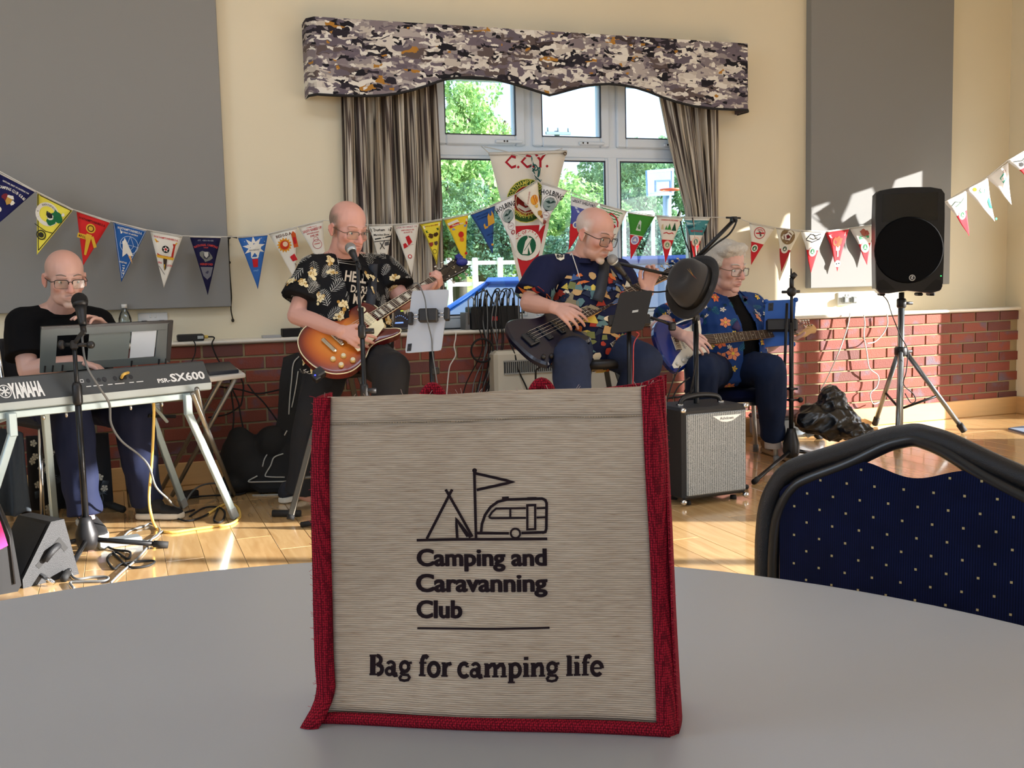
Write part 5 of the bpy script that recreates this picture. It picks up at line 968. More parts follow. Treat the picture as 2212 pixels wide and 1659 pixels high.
WHT = mat('white_print', (232, 234, 234), .5)
g = MB(); u0, v0 = kpx(25, 860); u1, v1 = kpx(99, 858); text(g, 'YAMAHA', lambda x, y: bk(x, y), WHT, u0, .014, .052, u1-u0, 'l', bold=.05, down=False, res=3)
uc, vc = kpx(12, 852); disc(g, bk, uc, .040, .0245, WHT, .0212, 26); 
for a in (90, 210, 330):
    c, s = math.cos(math.radians(a)), math.sin(math.radians(a)); stroke(g, bk, [(uc-c*.017, .040-s*.017), (uc+c*.017, .040+s*.017)], .005, WHT)
    for sg in (1, -1): stroke(g, bk, [(uc+sg*c*.016-s*.005, .040+sg*s*.016+c*.005), (uc+sg*c*.016+s*.005, .040+sg*s*.016-c*.005)], .003, WHT)
g.build('maker_lettering', kb)
g = MB(); u0, _ = kpx(342, 828); u1, _ = kpx(369, 826); text(g, 'PSR-', bk, WHT, u0, .018, .016, u1-u0, 'l', bold=.03, down=False); u2, _ = kpx(445, 820); text(g, 'SX600', bk, WHT, u1+.004, .018, .031, u2-u1-.004, 'l', bold=.03, down=False); g.build('model_lettering', kb)
g = MB()
for px, r in ((190, .006), (214, .006), (226, .008), (250, .007), (264, .008), (272, .006), (285, .007)): u, v = kpx(px, 822); disc(g, bk, u, .052, r, BLACK, n=14); disc(g, lambda a, b: bk(a, b, .0008), u, .052, r+.002, STEEL, n=14)
for px in (176, 164): u, v = kpx(px, 822); stroke(g, bk, [(u-.006, .048), (u+.006, .048), (u+.006, .058 if px == 176 else .052), (u-.006, .058 if px == 176 else .052)], .002, WHT, True)
for i in range(9): u, v = kpx(170+16*i, 835); stroke(g, bk, [(u, .030), (u+.02*(.5+.5*(i % 3)), .030)], .003, WHT)
g.build('rear_sockets', kb)
rn = nz(kn-A3(0, 0, .22)); r0 = dep(230, 788, KD-.02+.06)
rp = lambda px, py, o=0.0: onpl(px, py, r0, rn)+rn*o
SMK = mat('smoke_grey_plastic', (96, 104, 104), .3); g = MB()
def quad(g, pts, mt, th=.008, o=0.0): v = [rp(*q, o) for q in pts]+[rp(*q, o-th) for q in pts]; n = len(pts); g.add(v, [tuple(range(n)), tuple(range(n, 2*n))[::-1]]+[(i, n+i, n+(i+1) % n, (i+1) % n) for i in range(n)], mt)
for q in ([(90, 709), (373, 694), (371, 712), (89, 727)], [(89, 727), (124, 725), (120, 785), (87, 806)], [(341, 712), (371, 712), (365, 783), (335, 771)], [(87, 806), (120, 785), (335, 771), (365, 783)]): quad(g, q, SMK)
mr = g.build('music_rest', kb)
g = MB(); quad(g, [(89, 706), (374, 692), (373, 697), (90, 712)], mat('rest_top_edge', (40, 40, 42), .4), .012, .002); quad(g, [(363, 700), (374, 693), (367, 784), (359, 777)], mat('rest_top_edge', (40, 40, 42), .4), .012, .002); g.build('rest_rim', mr)
for x in (96, 113, 134, 283, 342, 357): g = MB(); quad(g, [(x, 790-.06*(x-96)), (x+3, 790-.06*(x-96)), (x+1, 804-.06*(x-96)), (x-1, 804-.06*(x-96))], BLACK, .004, .004); g.build('rest_tab', mr)
g = MB(); quad(g, [(194, 720), (283, 717), (277, 777), (190, 782)], mat('grey_folder', (124, 132, 130), .6), .003, -.004); tag(g.build('grey_folder'), 'grey folder leaning on the keyboard music rest', 'folder')
g = MB(); quad(g, [(286, 715), (339, 713), (333, 770), (281, 774)], mat('white_paper', (226, 232, 238), .7), .002, -.003); tag(g.build('sheet_of_paper'), 'white sheet of paper leaning on the keyboard music rest', 'paper')
# keyboard stand
st = thing('keyboard_stand', 'silver folding keyboard stand with splayed square legs', 'stand', kf((-.5, .15, 0))*A3(1, 1, 0)); LSIL = mat('silver_paint', (178, 196, 200), .35, .3)
def bar(p0, p1, w_=.03, mt=LSIL, name='bar', hint=(0, 0, 1), par=None):
    p0, p1 = np.array(p0), np.array(p1); x, y, z = basis(p1-p0, hint); g = MB(); box(g, (0, 0, 0), (w_, w_*.8, np.linalg.norm(p1-p0)), mt, frame((p0+p1)/2, x, y, z), .003); return g.build(name, par or st)
zb = -.05
for y in (.02, .30): bar(kf((-LK+.04, y, zb)), kf((-.05, y, zb)), .028, name='top_rail', hint=kn)
xL, xR = kpx(29, 893)[0], kpx(411, 856)[0]; fR = onz(508, 1122); fL = fR-kd*1.02; bR = onz(398, 1098); bL = onz(120, 1142)
for nm, a, b in (('leg', kf((xR, -.005, -.04)), kf((xR, -.005, -.13))), ('leg', kf((xL, -.005, -.04)), kf((xL, -.005, -.13)))): bar(a, b, .032, name='leg_bracket', hint=kn)
for a, b in ((kf((xR, -.004, -.12)), fR), (kf((xL, -.004, -.12)), fL-kd*.12), (kf((-.19, .24, -.06)), bR), (kf((-.62, .26, -.06)), bL)):
    b = b*A3(1, 1, 0)+A3(0, 0, .012); lg = bar(a, b, .03, name='leg', hint=kn); d = nz(np.array(a)-b); bar(b+d*.05, b-d*.004, .034, mat('leg_cap', (146, 152, 154), .5), 'leg_cap', kn, lg)
bar(kf((-.2, .2, -.14)), kf((-.02, .30, -.17)), .02, STEEL, 'brace'); bar(kf((-.22, .1, -.09)), kf((-.10, .22, -.18)), .014, LSIL, 'strut'); bar(kf((-.90, .1, -.09)), kf((-.80, .02, -.05)), .014, LSIL, 'strut')
for px, py in ((127, 903), (338, 880)):
    c = dep(px, py, 4.66); g = MB(); fr = frame(c, kd, -kn, (0, 0, 1)); box(g, (0, .15, 0), (.034, .30, .034), LSIL, fr, .002); box(g, (0, -.0005, 0), (.027, .004, .027), BLACK, fr); g.build('open_tube_end', st)
for x, s in ((-.72, 1), (-.63, 1), (-.36, 1), (-.22, 1)): g = MB(); c = kf((x, .03, -.075)); ell(g, c, (.006, .006, .012), CHROME, n=8, m_=6); g.build('screw', st)
for a, b in ((onz(55, 1118), onz(126, 1150)), (onz(190, 1080), onz(266, 1108))): g = MB(); tube(g, [a*A3(1, 1, 0)+A3(0, 0, .017), b*A3(1, 1, 0)+A3(0, 0, .017)], .017, RUBBER, 10); g.build('foot_bar', st)
# ---- coat and floral shirt on the player's chair
FLOR = mat('black_floral_cloth', (16, 18, 24), .9)
pc = thing('folding_chair', 'dark chair with chrome legs under the keyboard player', 'chair', onz(120, 1110)+A3(0, .1, 0))
pb = dep(150, 905, 4.95); g = MB(); fr = frame(pb*A3(1, 1, 0), kd, -kn, (0, 0, 1)); box(g, (0, .05, .455), (.42, .40, .05), mat('black_upholstery', (22, 22, 26), .8), fr, .02); g.build('seat', pc)
for x, y in ((-.19, -.13), (.19, -.13), (-.19, .23), (.19, .23)): g = MB(); tube(g, [fr((x, y, .44)), fr((x*1.1, y, .008))], .011, CHROME, 8); g.build('leg', pc)
for s in (-.19, .19): g = MB(); tube(g, [fr((s, .23, .44)), fr((s, .30, .86))], .011, CHROME, 8); g.build('back_post', pc)
g = MB(); box(g, (0, .29, .72), (.38, .03, .22), mat('black_upholstery', (22, 22, 26), .8), fr, .012); g.build('backrest', pc)
def drape(name, label, cat, cn_, D, folds, mt, amp=.018, hemr=.01, seed=0):
    tl, tr, br_, bl_ = [dep(*q, D+dd) for q, dd in cn_]; q = random.Random(seed); p1, p2 = q.uniform(0, 6), q.uniform(0, 6)
    def f(u, v):
        a = tl+(tr-tl)*u; b = bl_+(br_-bl_)*u; p_ = a+(b-a)*v; return p_+_f*(amp*math.sin(folds*6.28*u+p1+v)*(.35+.65*v)+.4*amp*math.sin(folds*11*u+p2))+A3(0, 0, hemr*math.sin(9*u+p2)*v)
    g = MB(); sheet(g, f, 44, 20, mt); o = g.build(name); md = o.modifiers.new('t', 'SOLIDIFY'); md.thickness = .004; md.offset = 0; tag(o, label, cat); return o, f
o, f = drape('floral_shirt', 'black shirt with white hibiscus and palms hanging behind the keyboard player legs', 'shirt', [((55, 942), .1), ((232, 935), .1), ((246, 1098), .0), ((62, 1118), .0)], 5.08, 2.2, FLOR, .02, .012, 3)
g = MB(); q = random.Random(4); PW_, PG_ = cm((206, 204, 190)), cm((92, 104, 116))
for i in range(34):
    u, v = q.uniform(.06, .94), q.uniform(.05, .95); k = i % 4; sc_ = .028
    mp = lambda a, b: f(min(1, max(0, u+a/.39)), min(1, max(0, v-b/.36)))-_f*.004
    if k < 2:
        r0 = q.uniform(0, 6)
        for j in range(5): a = r0+j*1.2566; poly(g, mp, [(0, 0), (sc_*.5*math.cos(a-.5), sc_*.5*math.sin(a-.5)), (sc_*.62*math.cos(a), sc_*.62*math.sin(a)), (sc_*.5*math.cos(a+.5), sc_*.5*math.sin(a+.5))], PW_)
    elif k == 2:
        stroke(g, mp, [(0, -.04), (.004, -.02), (0, 0)], .0025, PG_)
        for j in range(7): a = j*.9-.4; poly(g, mp, [(0, 0), (.014*math.cos(a)-.002, .010*math.sin(a)+.006), (.026*math.cos(a), .016*math.sin(a)-.004), (.012*math.cos(a), .007*math.sin(a))], PG_)
    else:
        a = q.uniform(0, 6.3)
        for j in range(-4, 5): stroke(g, mp, [(0, 0), (.03*math.cos(a+j*.2), .03*math.sin(a+j*.2))], .0012, PG_)
g.build('flower_print', o)
drape('grey_coat', 'dark grey coat hanging at the left edge beside the keyboard stand', 'coat', [((-30, 920), .1), ((55, 935), .1), ((72, 1108), -.05), ((-40, 1118), -.05)], 4.86, 1.6, mat('charcoal_wool', (66, 72, 78), .95, noise=.3, nscale=90, stretch=(1, 1, .2)), .035, .012, 8)
# ---- wedge monitor, striped suitcase at the left edge
c = onz(78, 1252); t = thing('floor_monitor', 'black wedge floor monitor speaker on the floor at the lower left', 'speaker', c); wx = nz(A3(.55, -.83, 0)); wy = A3(.83, .55, 0); fr = frame(c+wy*.02, wx*.64, wy*.64, (0, 0, .64)); BT = mat('black_tolex', (30, 31, 34), .55, bump=.3, bscale=500)
def wp(px, py, D): return dep(px, py, D)
g = MB(); loft(g, [[fr((x, y, z)) for y, z in ((-.17, .0), (-.17, .05), (.02, .34), (.10, .34), (.17, .0))] for x in (-.24, -.23, .10, .11)], BT, False); g.build('cabinet', t)
g = MB(); gr = [fr((x, y-.004, z+.003)) for x, y, z in ((-.22, -.16, .07), (.09, -.16, .07), (.09, .006, .325), (-.22, .006, .325))]; g.add(gr, [(0, 1, 2, 3)], mat('black_mesh', (38, 40, 44), .6, bump=.5, bscale=900)); g.build('grille', t)
g = MB(); fs_ = lambda y, z, o=.002: fr((.11+o, y, z)); stroke(g, lambda y, z: fs_(y, z), [(-.08, .10), (.06, .22), (.10, .16)], .03, mat('recess_black', (8, 8, 9), .7)); g.build('side_recess', t)
g = MB(); tube(g, [fs_(-.04, .13, .012), fs_(.0, .18, .03), fs_(.05, .20, .012)], .012, BT, 8); g.build('handle', t)
g = MB(); tube(g, [fr((.11, -.06, .05)), fr((.22, -.05, .02))], .008, CHROME, 8); g.build('jack_plug', t)
t = thing('travel_bag', 'black suitcase with a bright pink panel, cut off by the left edge', 'suitcase', dep(-18, 1250, 3.7)*A3(1, 1, 0))
b0 = dep(36, 1290, 3.72)*A3(1, 1, 0); fr = frame(b0, nz(A3(.95, .3, 0)), nz(A3(-.3, .95, 0)), (0, 0, 1)); g = MB(); loft(g, [[fr((x, y, z)) for x, z in ((-.42, 0), (.005, 0), (.018, .02), (-.0, .22), (-.03, .32), (-.06, .38), (-.42, .40))] for y in (0, .02, .2, .22)], mat('black_nylon', (20, 20, 22), .7), False); g.build('shell', t)
g = MB(); poly(g, lambda x, z: fr((x, -.003, z)), [(-.20, .10), (-.016, .17), (-.035, .26), (-.06, .345), (-.2, .36)], mat('magenta_nylon', (206, 44, 122), .6)); g.build('pink_panel', t)
g = MB(); tube(g, [fr((-.004, -.004, .03)), fr((-.01, -.004, .2)), fr((-.05, -.004, .36))], .004, BLACK, 6); g.build('zip', t)
# ---- folding side table with a laptop on it
z0 = .64; tA, tB, tC, tD = onz(446, 816, z0), onz(530, 806, z0), onz(500, 786, z0), onz(425, 793, z0)
t = thing('side_table', 'small folding table with a white top and crossed metal legs, right of the keyboard', 'table', (tA+tC)/2*A3(1, 1, 0)); g = MB()
mid = (tA+tC)/2; prism(g, [(q[0], q[1]) for q in (tA, tB, tC, tD)], z0-.022, z0, mat('white_table_top', (214, 212, 206), .4), bev=.005); g.build('top', t)
GALV = mat('grey_steel_tube', (150, 150, 146), .3, .8)
for a, b in (((508, 818), onz(372, 1075)), ((478, 818), onz(350, 1060)), ((416, 850), onz(505, 1072)), ((425, 840), onz(470, 1050))):
    p0 = onz(*a, z0-.022); g = MB(); tube(g, [p0, b*A3(1, 1, 0)+A3(0, 0, .01)], .011, GALV, 8); g.build('leg', t)
q = [onz(*k, z0) for k in ((452, 812), (516, 806), (496, 788), (434, 793))]; g = MB(); prism(g, [(k[0], k[1]) for k in q], z0, z0+.018, mat('dark_laptop', (52, 56, 66), .4, .2), bev=.003); tag(g.build('laptop'), 'closed dark laptop on the small folding table', 'laptop')
# ---- things on the ledge
zl = .765; lp = lambda px, py, y: ony(px, py, y)
c = lp(270, 690, 5.86); t = thing('water_bottle', 'clear plastic water bottle with a blue label on the ledge', 'bottle', (c[0], 5.86, zl)); CLR = glass('clear_plastic', (214, 226, 232), .12)
fz = lambda p: A3(c[0]+p[0], 5.86+p[1], zl+p[2]); g = MB(); lathe(g, [(.0, .002), (.034, .004), (.035, .05), (.033, .09), (.035, .11), (.034, .13), (.022, .16), (.012, .175), (.012, .19)], CLR, fz, 18); g.build('bottle_body', t)
g = MB(); lathe(g, [(.0355, .06), (.0355, .10)], mat('blue_label', (110, 150, 180), .5), fz, 18, caps=False); g.build('label_sleeve', t); g = MB(); lathe(g, [(.014, .185), (.014, .205)], WHITEP, fz, 12); g.build('cap', t)
def small_box(name, label, cat, px0, px1, h, y, dp_, mt, bev=.004, z=zl):
    a, b = ony(px0, 725, y), ony(px1, 725, y); t = thing(name, label, cat, ((a[0]+b[0])/2, y, z)); g = MB(); box(g, ((a[0]+b[0])/2, y, z+h/2), (b[0]-a[0], dp_, h), mt, bev=bev); g.build('case', t); return t, a, b
t, a, b = small_box('black_adapter_box', 'small black box with a yellow plug on the ledge left of the standing guitarist', 'box', 382, 440, .036, 5.845, .09, mat('black_box', (26, 27, 30), .5), .006)
g = MB(); box(g, (b[0]-.02, 5.80, zl+.02), (.03, .012, .016), ALU); tube(g, [(b[0]-.005, 5.82, zl+.02), (b[0]+.02, 5.82, zl+.02)], .009, mat('yellow_plug', (214, 186, 90), .5), 8); g.build('yellow_connector', t)
cord('adapter_cable', 'black cable running from the yellow plug down behind the side table', [(b[0]+.02, 5.82, zl+.02), (b[0]+.05, 5.80, zl+.015), wpx(458, 745, .17), wpx(470, 775, .17), wpx(484, 795, .2)], .004, RUBBER)
cord('adapter_cable', 'thin black cable hanging from the small black box with the yellow plug', [(b[0]-.06, 5.79, zl+.01), wpx(422, 745, .17), wpx(421, 765, .17), wpx(412, 785, .2), wpx(400, 800, .2)], .003, RUBBER)
small_box('slim_grey_box', 'slim pale grey box on the ledge left of the standing guitarist', 'box', 566, 606, .014, 5.84, .06, mat('pale_grey', (170, 172, 174), .4), .002)
small_box('black_speaker_bar', 'low black bar box on the ledge behind the standing guitarist', 'box', 609, 662, .045, 5.87, .08, mat('matt_black', (16, 16, 17), .8), .003)
# small mixer screen
t = thing('mixer_screen', 'dark tablet screen with blue sliders on the ledge beside the left curtain', 'screen', lp(868, 705, 5.86)*A3(1, 1, 0)+A3(0, 0, zl)); p0 = lp(868, 690, 5.85)
sq = lambda px, py, o=0.0: onpl(px, py, p0, nz(A3(0, -1, .25)))+A3(0, -1, .25)*o
g = MB(); v = [sq(*q) for q in ((847, 668), (905, 664), (903, 709), (846, 713))]+[sq(*q, -.012) for q in ((847, 668), (905, 664), (903, 709), (846, 713))]; g.add(v, [(0, 1, 2, 3), (7, 6, 5, 4), (0, 4, 5, 1), (1, 5, 6, 2), (2, 6, 7, 3), (3, 7, 4, 0)], mat('grey_bezel', (70, 72, 74), .4)); g.build('bezel', t)
g = MB(); poly(g, lambda x, y: sq(x, y, .002), [(849, 670), (903, 666), (901, 705), (848, 709)], mat('screen_glow', (8, 12, 28), .2, emit=.5)); sc1 = mat('screen_blue', (120, 160, 235), .3, emit=.9); sc2 = mat('screen_lime', (170, 190, 60), .3, emit=.8)
stroke(g, lambda x, y: sq(x, y, .003), [(852, 698), (871, 697)], 3, sc1); stroke(g, lambda x, y: sq(x, y, .003), [(865, 672), (879, 671)], 3, sc2)
for i in range(9): disc(g, lambda x, y: sq(x, y, .003), 851+i*4, 688-6*math.sin(i*.5), .9, sc1, n=6)
g.build('display', t)
# stage box with plugs and cables
y = 5.85; a, b = lp(1012, 700, y), lp(1117, 700, y); t = thing('stage_box', 'black rack stage box bristling with plugs and cables on the ledge under the window', 'mixer', ((a[0]+b[0])/2, y, zl)); g = MB(); box(g, ((a[0]+b[0])/2, y, zl+.065), (b[0]-a[0], .12, .13), mat('rack_black', (14, 14, 16), .6), bev=.006); g.build('case', t)
for x in (a[0]-.014, b[0]+.014): g = MB(); tube(g, [(x, y-.05, zl+.03), (x, y-.05, zl+.17), (x+.02, y-.05, zl+.19), (x+.04, y-.05, zl+.17)], .004, GALV, 6); g.build('rack_handle', t)
g = MB(); box(g, (a[0]-.02, y, zl+.05), (.028, .10, .10), mat('vent_grey', (96, 98, 100), .5), bev=.003); g.build('vented_end', t); g = MB(); box(g, (a[0]+.14, y-.062, zl+.06), (.035, .004, .025), mat('red_tag', (214, 60, 54), .5)); g.build('red_tag', t)
q = random.Random(9)
for i in range(15):
    x = a[0]+.03+(b[0]-a[0]-.06)*i/14; yy = y-.02+.04*(i % 2); g = MB(); tube(g, [(x, yy, zl+.13), (x+.004, yy, zl+.175)], .008, BLACK if i % 3 else ALU, 8); g.build('jack_plug', t)
    g = MB(); ex = a[0]+.02+.16*q.random() if i % 2 else x+q.uniform(-.05, .06); pts = [(x+.004, yy, zl+.17), (x+.01, yy-.02, zl+.20+.03*q.random()), ((x+ex)/2, yy-.07, zl+.20+.02*q.random()), (ex, 5.775, zl+.05), (ex+q.uniform(-.03, .03), 5.772, zl-.12), (ex+q.uniform(-.1, .02), 5.775, .40), (ex+q.uniform(-.25, .0), 5.74, .03)]
    tube(g, catmull(pts, 5), .0036, [RUBBER, RUBBER, mat('grey_cable', (110, 112, 112), .6)][i % 3], 5); g.build('cable', t)
g = MB()
for k in range(5): tube(g, [wpx(1042+24*math.cos(u), 757+24*math.sin(u)*1.05, .165+.006*k) for u in np.linspace(0, 6.28, 22)[:-1]], .006, RUBBER, 6, closed=True)
tag(g.build('coiled_cable'), 'coil of thick black cable hanging on the bricks under the stage box', 'cable'); COL.objects['coiled_cable']['kind'] = 'stuff'
cord('white_lead', 'white lead hanging down the bricks left of the heater', [wpx(985, 718, .15), wpx(984, 732, .165), wpx(981, 748, .165), wpx(984, 768, .165), wpx(972, 790, .165), wpx(968, 815, .17), wpx(965, 850, .2), wpx(960, 900, .3)], .004, CORDW)
cord('black_lead', 'black lead crossing the front of the storage heater', [wpx(1092, 712, .15), wpx(1102, 742, .20), wpx(1112, 765, .26), wpx(1120, 800, .27), wpx(1140, 845, .28), wpx(1150, 900, .28)], .0045, RUBBER)
# ---- vocal stand of the standing guitarist
D2 = 4.47; top = dep(772, 566, D2); bot = onz(792, 1110); dz = np.dot(bot-CAM, _f); t = thing('microphone_stand', 'slim black microphone stand in front of the sunburst guitar', 'microphone stand', bot)
pt = dep(783, 735, D2); base = A3(pt[0], pt[1], 0); g = MB(); tube(g, [base+A3(0, 0, .08), base+A3(0, 0, .95)], .0105, STEEL, 10); g.build('lower_tube', t)
g = MB(); tube(g, catmull([base+A3(0, 0, pt[2]), dep(779, 690, D2), dep(775, 630, D2), dep(773, 585, D2), top], 5), .0075, STEEL, 8); g.build('upper_tube', t)
for px, py in ((786, 715), (789, 845)): c = A3(base[0], base[1], dep(px, py, D2)[2]); g = MB(); lathe(g, [(.013, -.03), (.018, -.02), (.018, .02), (.013, .03)], BLACK, lambda p: c+A3(*p), 12); tube(g, [c, c+_r2*.05], .012, BLACK, 10); g.build('clutch', t)
tripod(t, base, [base+A3(.28, .1, 0), base+A3(-.26, .14, 0), base+A3(.0, -.3, 0)], .035, .07, .009)
mic('silver topped black microphone at the mouth of the standing guitarist', dep(757, 536, D2+.04), dep(771, 566, D2), .024)
# ---- stand with the pale tablet
D3 = 4.62; t = thing('tablet_stand', 'black stand holding the pale tablet, right of the standing guitarist', 'stand', dep(944, 850, D3)*A3(1, 1, 0)); c = dep(930, 690, D3+.03); base = c*A3(1, 1, 0)
g = MB(); tube(g, [base+A3(0, 0, .06), c], .0125, STEEL, 10); g.build('pole', t); tripod(t, base, [base+A3(.27, .12, 0), base+A3(-.24, .16, 0), base+A3(.02, -.3, 0)], .035, .07, .009)
for px, py in ((942, 737), (946, 803)): k = A3(base[0], base[1], dep(px, py, D3)[2]); g = MB(); box(g, k+_r2*.012, (.035, .03, .03), BLACK, bev=.004); g.build('clip', t)
pn = nz(-_f-_r2*.12+A3(0, 0, .12)); P0 = dep(922, 695, D3)
tq = lambda px, py, o=0.0: onpl(px, py, P0, pn)+pn*o
def tablet(name, label, pts, mt, th, tq=tq, cam_px=None, r=.012):
    t = thing(name, label, 'tablet', tq(*pts[-1])); g = MB(); cs = [np.array(q, float) for q in pts]; o = []
    for i in range(4):
        a, b, c = cs[i-1], cs[i], cs[(i+1) % 4]; d0, d1 = nz(a-b)*7, nz(c-b)*7
        o += [b+d0, b+(d0+d1)*.18, b+d1]
    v = [tq(*q) for q in o]+[tq(*q, -th) for q in o]; n = len(o); g.add(v, [tuple(range(n)), tuple(range(n, 2*n))[::-1]]+[(i, n+i, n+(i+1) % n, (i+1) % n) for i in range(n)], mt); g.build('case', t)
    if cam_px:
        g = MB(); poly(g, lambda x, y: tq(x, y, .0015), cam_px, BLACK); cx_, cy_ = np.mean(cam_px, 0)
        for s in (-1, 1): disc(g, lambda x, y: tq(x, y, .003), cx_, cy_+s*4, 2.6, mat('lens_glass', (40, 40, 52), .1), n=10)
        g.build('camera_module', t)
    return t
tablet('tablet', 'pale grey tablet seen from behind, clamped to a stand right of the standing guitarist', [(890, 628), (970, 625), (953, 757), (875, 763)], mat('pale_tablet_metal', (178, 184, 194), .35, .3), .008, cam_px=[(881, 743), (890, 742), (888, 758), (879, 759)])
g = MB(); box(g, (0, 0, 0), (.085, .03, .06), BLACK, frame(tq(927, 683, .016), *basis(pn)[0:1], basis(pn)[1], pn) if False else frame(tq(927, 683, .018), -basis(pn)[0], basis(pn)[2], basis(pn)[1]), .006)
for s in (-1, 1):
    for yo in (-4, 4): tube(g, [tq(927+s*18, 683+yo-s*1.2, .012), tq(927+s*38, 683+yo-s*2.5, .012)], .0025, CHROME, 6)
hj = g.build('tablet_clamp', t)
for px, py in ((888, 689), (966, 679)): g = MB(); fr = frame(tq(px, py, .004), -basis(pn)[0], basis(pn)[2], basis(pn)[1]); box(g, (0, 0, 0), (.022, .04, .056), BLACK, fr, .004); g.build('jaw', hj)
cord('thin_lead', 'thin grey lead looping over the pale tablet and down its stand', [tq(893, 622, .02), tq(897, 616, .03), tq(908, 618, .03), tq(921, 650, .03), tq(926, 690, .04), dep(932, 730, D3-.02), dep(934, 760, D3-.02), dep(940, 800, D3-.02), dep(948, 850, D3-.02)], .0028, mat('grey_lead', (90, 94, 96), .6))
# ---- black tablet holder beside the bassist
pn2 = nz(-_f+_r2*.15+A3(0, 0, .15)); P2 = dep(1365, 675, 4.72)
tq2 = lambda px, py, o=0.0: onpl(px, py, P2, pn2)+pn2*o
tablet('tablet', 'black folio tablet in front of the bass neck, seen from behind', [(1341, 631), (1411, 627), (1390, 712), (1318, 720)], mat('black_folio', (13, 13, 15), .7), .012, tq2)
g = MB(); poly(g, lambda x, y: tq2(x, y, .002), [(1366, 671), (1379, 669), (1378, 674), (1365, 676)], cm((170, 174, 174))); g.build('folio_badge', COL.objects['tablet.001'])
t = thing('tablet_stand', 'black stand holding the black tablet between the bass and the hat', 'stand', P2*A3(1, 1, 0)); c = tq2(1362, 690, -.03); g = MB(); base = c*A3(1, 1, 0); tube(g, [base+A3(0, 0, .06), c], .011, STEEL, 8); g.build('pole', t); tripod(t, base, [base+A3(.25, .05, 0), base+A3(-.2, .2, 0), base+A3(-.02, -.28, 0)], .033, .06, .009)
g = MB(); box(g, (0, 0, 0), (.19, .03, .05), BLACK, frame(tq2(1362, 690, .0)-pn2*.022, -basis(pn2)[0], basis(pn2)[2], basis(pn2)[1]), .005); g.build('tablet_clamp', t)
# ---- stand with the hat, vocal boom and a second boom
D4 = 4.93; pt = dep(1503, 700, D4); base = pt*A3(1, 1, 0); t = thing('microphone_stand', 'black boom microphone stand with a hat hung on it, behind the amplifier', 'microphone stand', base); top = dep(1499, 600, D4)
g = MB(); tube(g, [base+A3(0, 0, .06), base+A3(0, 0, pt[2])], .0125, STEEL, 10); g.build('lower_tube', t); g = MB(); tube(g, [base+A3(0, 0, pt[2]-.02), base+A3(0, 0, top[2])], .008, STEEL, 8); g.build('upper_tube', t)
tripod(t, base, [base+A3(.3, .05, 0), base+A3(-.2, .25, 0), base+A3(-.04, .32, 0)], .035, .07, .009); hb = A3(base[0], base[1], top[2])
g = MB(); tube(g, [hb, dep(1440, 592, D4-.06), dep(1338, 569, D4-.22)], .0075, STEEL, 8); g.build('boom', t)
g = MB(); k = dep(1503, 686, D4); tube(g, catmull([k, dep(1478, 692, D4-.02), dep(1452, 703, D4-.05)], 3), .005, ALU, 6); tube(g, [dep(1452, 703, D4-.05), dep(1432, 694, D4-.06), dep(1405, 686, D4-.06)], .007, BLACK, 8); box(g, dep(1452, 705, D4-.06), (.03, .03, .04), BLACK, bev=.006); box(g, k, (.03, .03, .03), BLACK, bev=.004); g.build('side_arm', t)
mic('silver topped microphone on a boom in front of the bassist chin', dep(1323, 561, D4-.26), dep(1351, 596, D4-.22), .024)
cord('microphone_lead', 'black lead sagging from the bassist microphone to the hat stand', [dep(1351, 597, D4-.22), dep(1362, 613, D4-.2), dep(1385, 626, D4-.15), dep(1420, 631, D4-.08), dep(1470, 626, D4-.02), dep(1495, 640, D4), dep(1508, 720, D4-.02), dep(1500, 800, D4-.02), dep(1490, 850, D4)], .0035, RUBBER)
t = thing('boom_arm', 'raised black boom arm with taped cables behind the hat, pointing up to the right', 'microphone stand', dep(1500, 900, 5.6)*A3(1, 1, 0)); g = MB(); DB = 5.55
tube(g, [dep(1499, 563, DB), dep(1588, 473, DB)], .011, STEEL, 8); g.build('boom', t); g = MB(); tube(g, catmull([dep(1508, 560, DB-.02), dep(1545, 528, DB-.02), dep(1575, 506, DB-.02), dep(1590, 480, DB-.02), dep(1583, 470, DB-.02)], 5), .005, RUBBER, 6); tube(g, catmull([dep(1490, 545, DB), dep(1480, 520, DB), dep(1472, 490, DB), dep(1470, 478, DB)], 4), .004, RUBBER, 6); g.build('cable', t)
g = MB(); box(g, dep(1585, 474, DB), (.035, .03, .03), BLACK, bev=.005); tube(g, [dep(1568, 470, DB), dep(1600, 471, DB)], .005, BLACK, 6); g.build('clip', t); g = MB(); b_ = dep(1499, 563, DB); tube(g, [b_, b_*A3(1, 1, 0)+A3(0, 0, .05)], .012, STEEL, 8); g.build('pole', t); tripod(t, b_*A3(1, 1, 0), [b_*A3(1, 1, 0)+A3(*k, 0) for k in ((.2, .1), (-.22, .02), (.02, -.25))], .03, .06, .009)
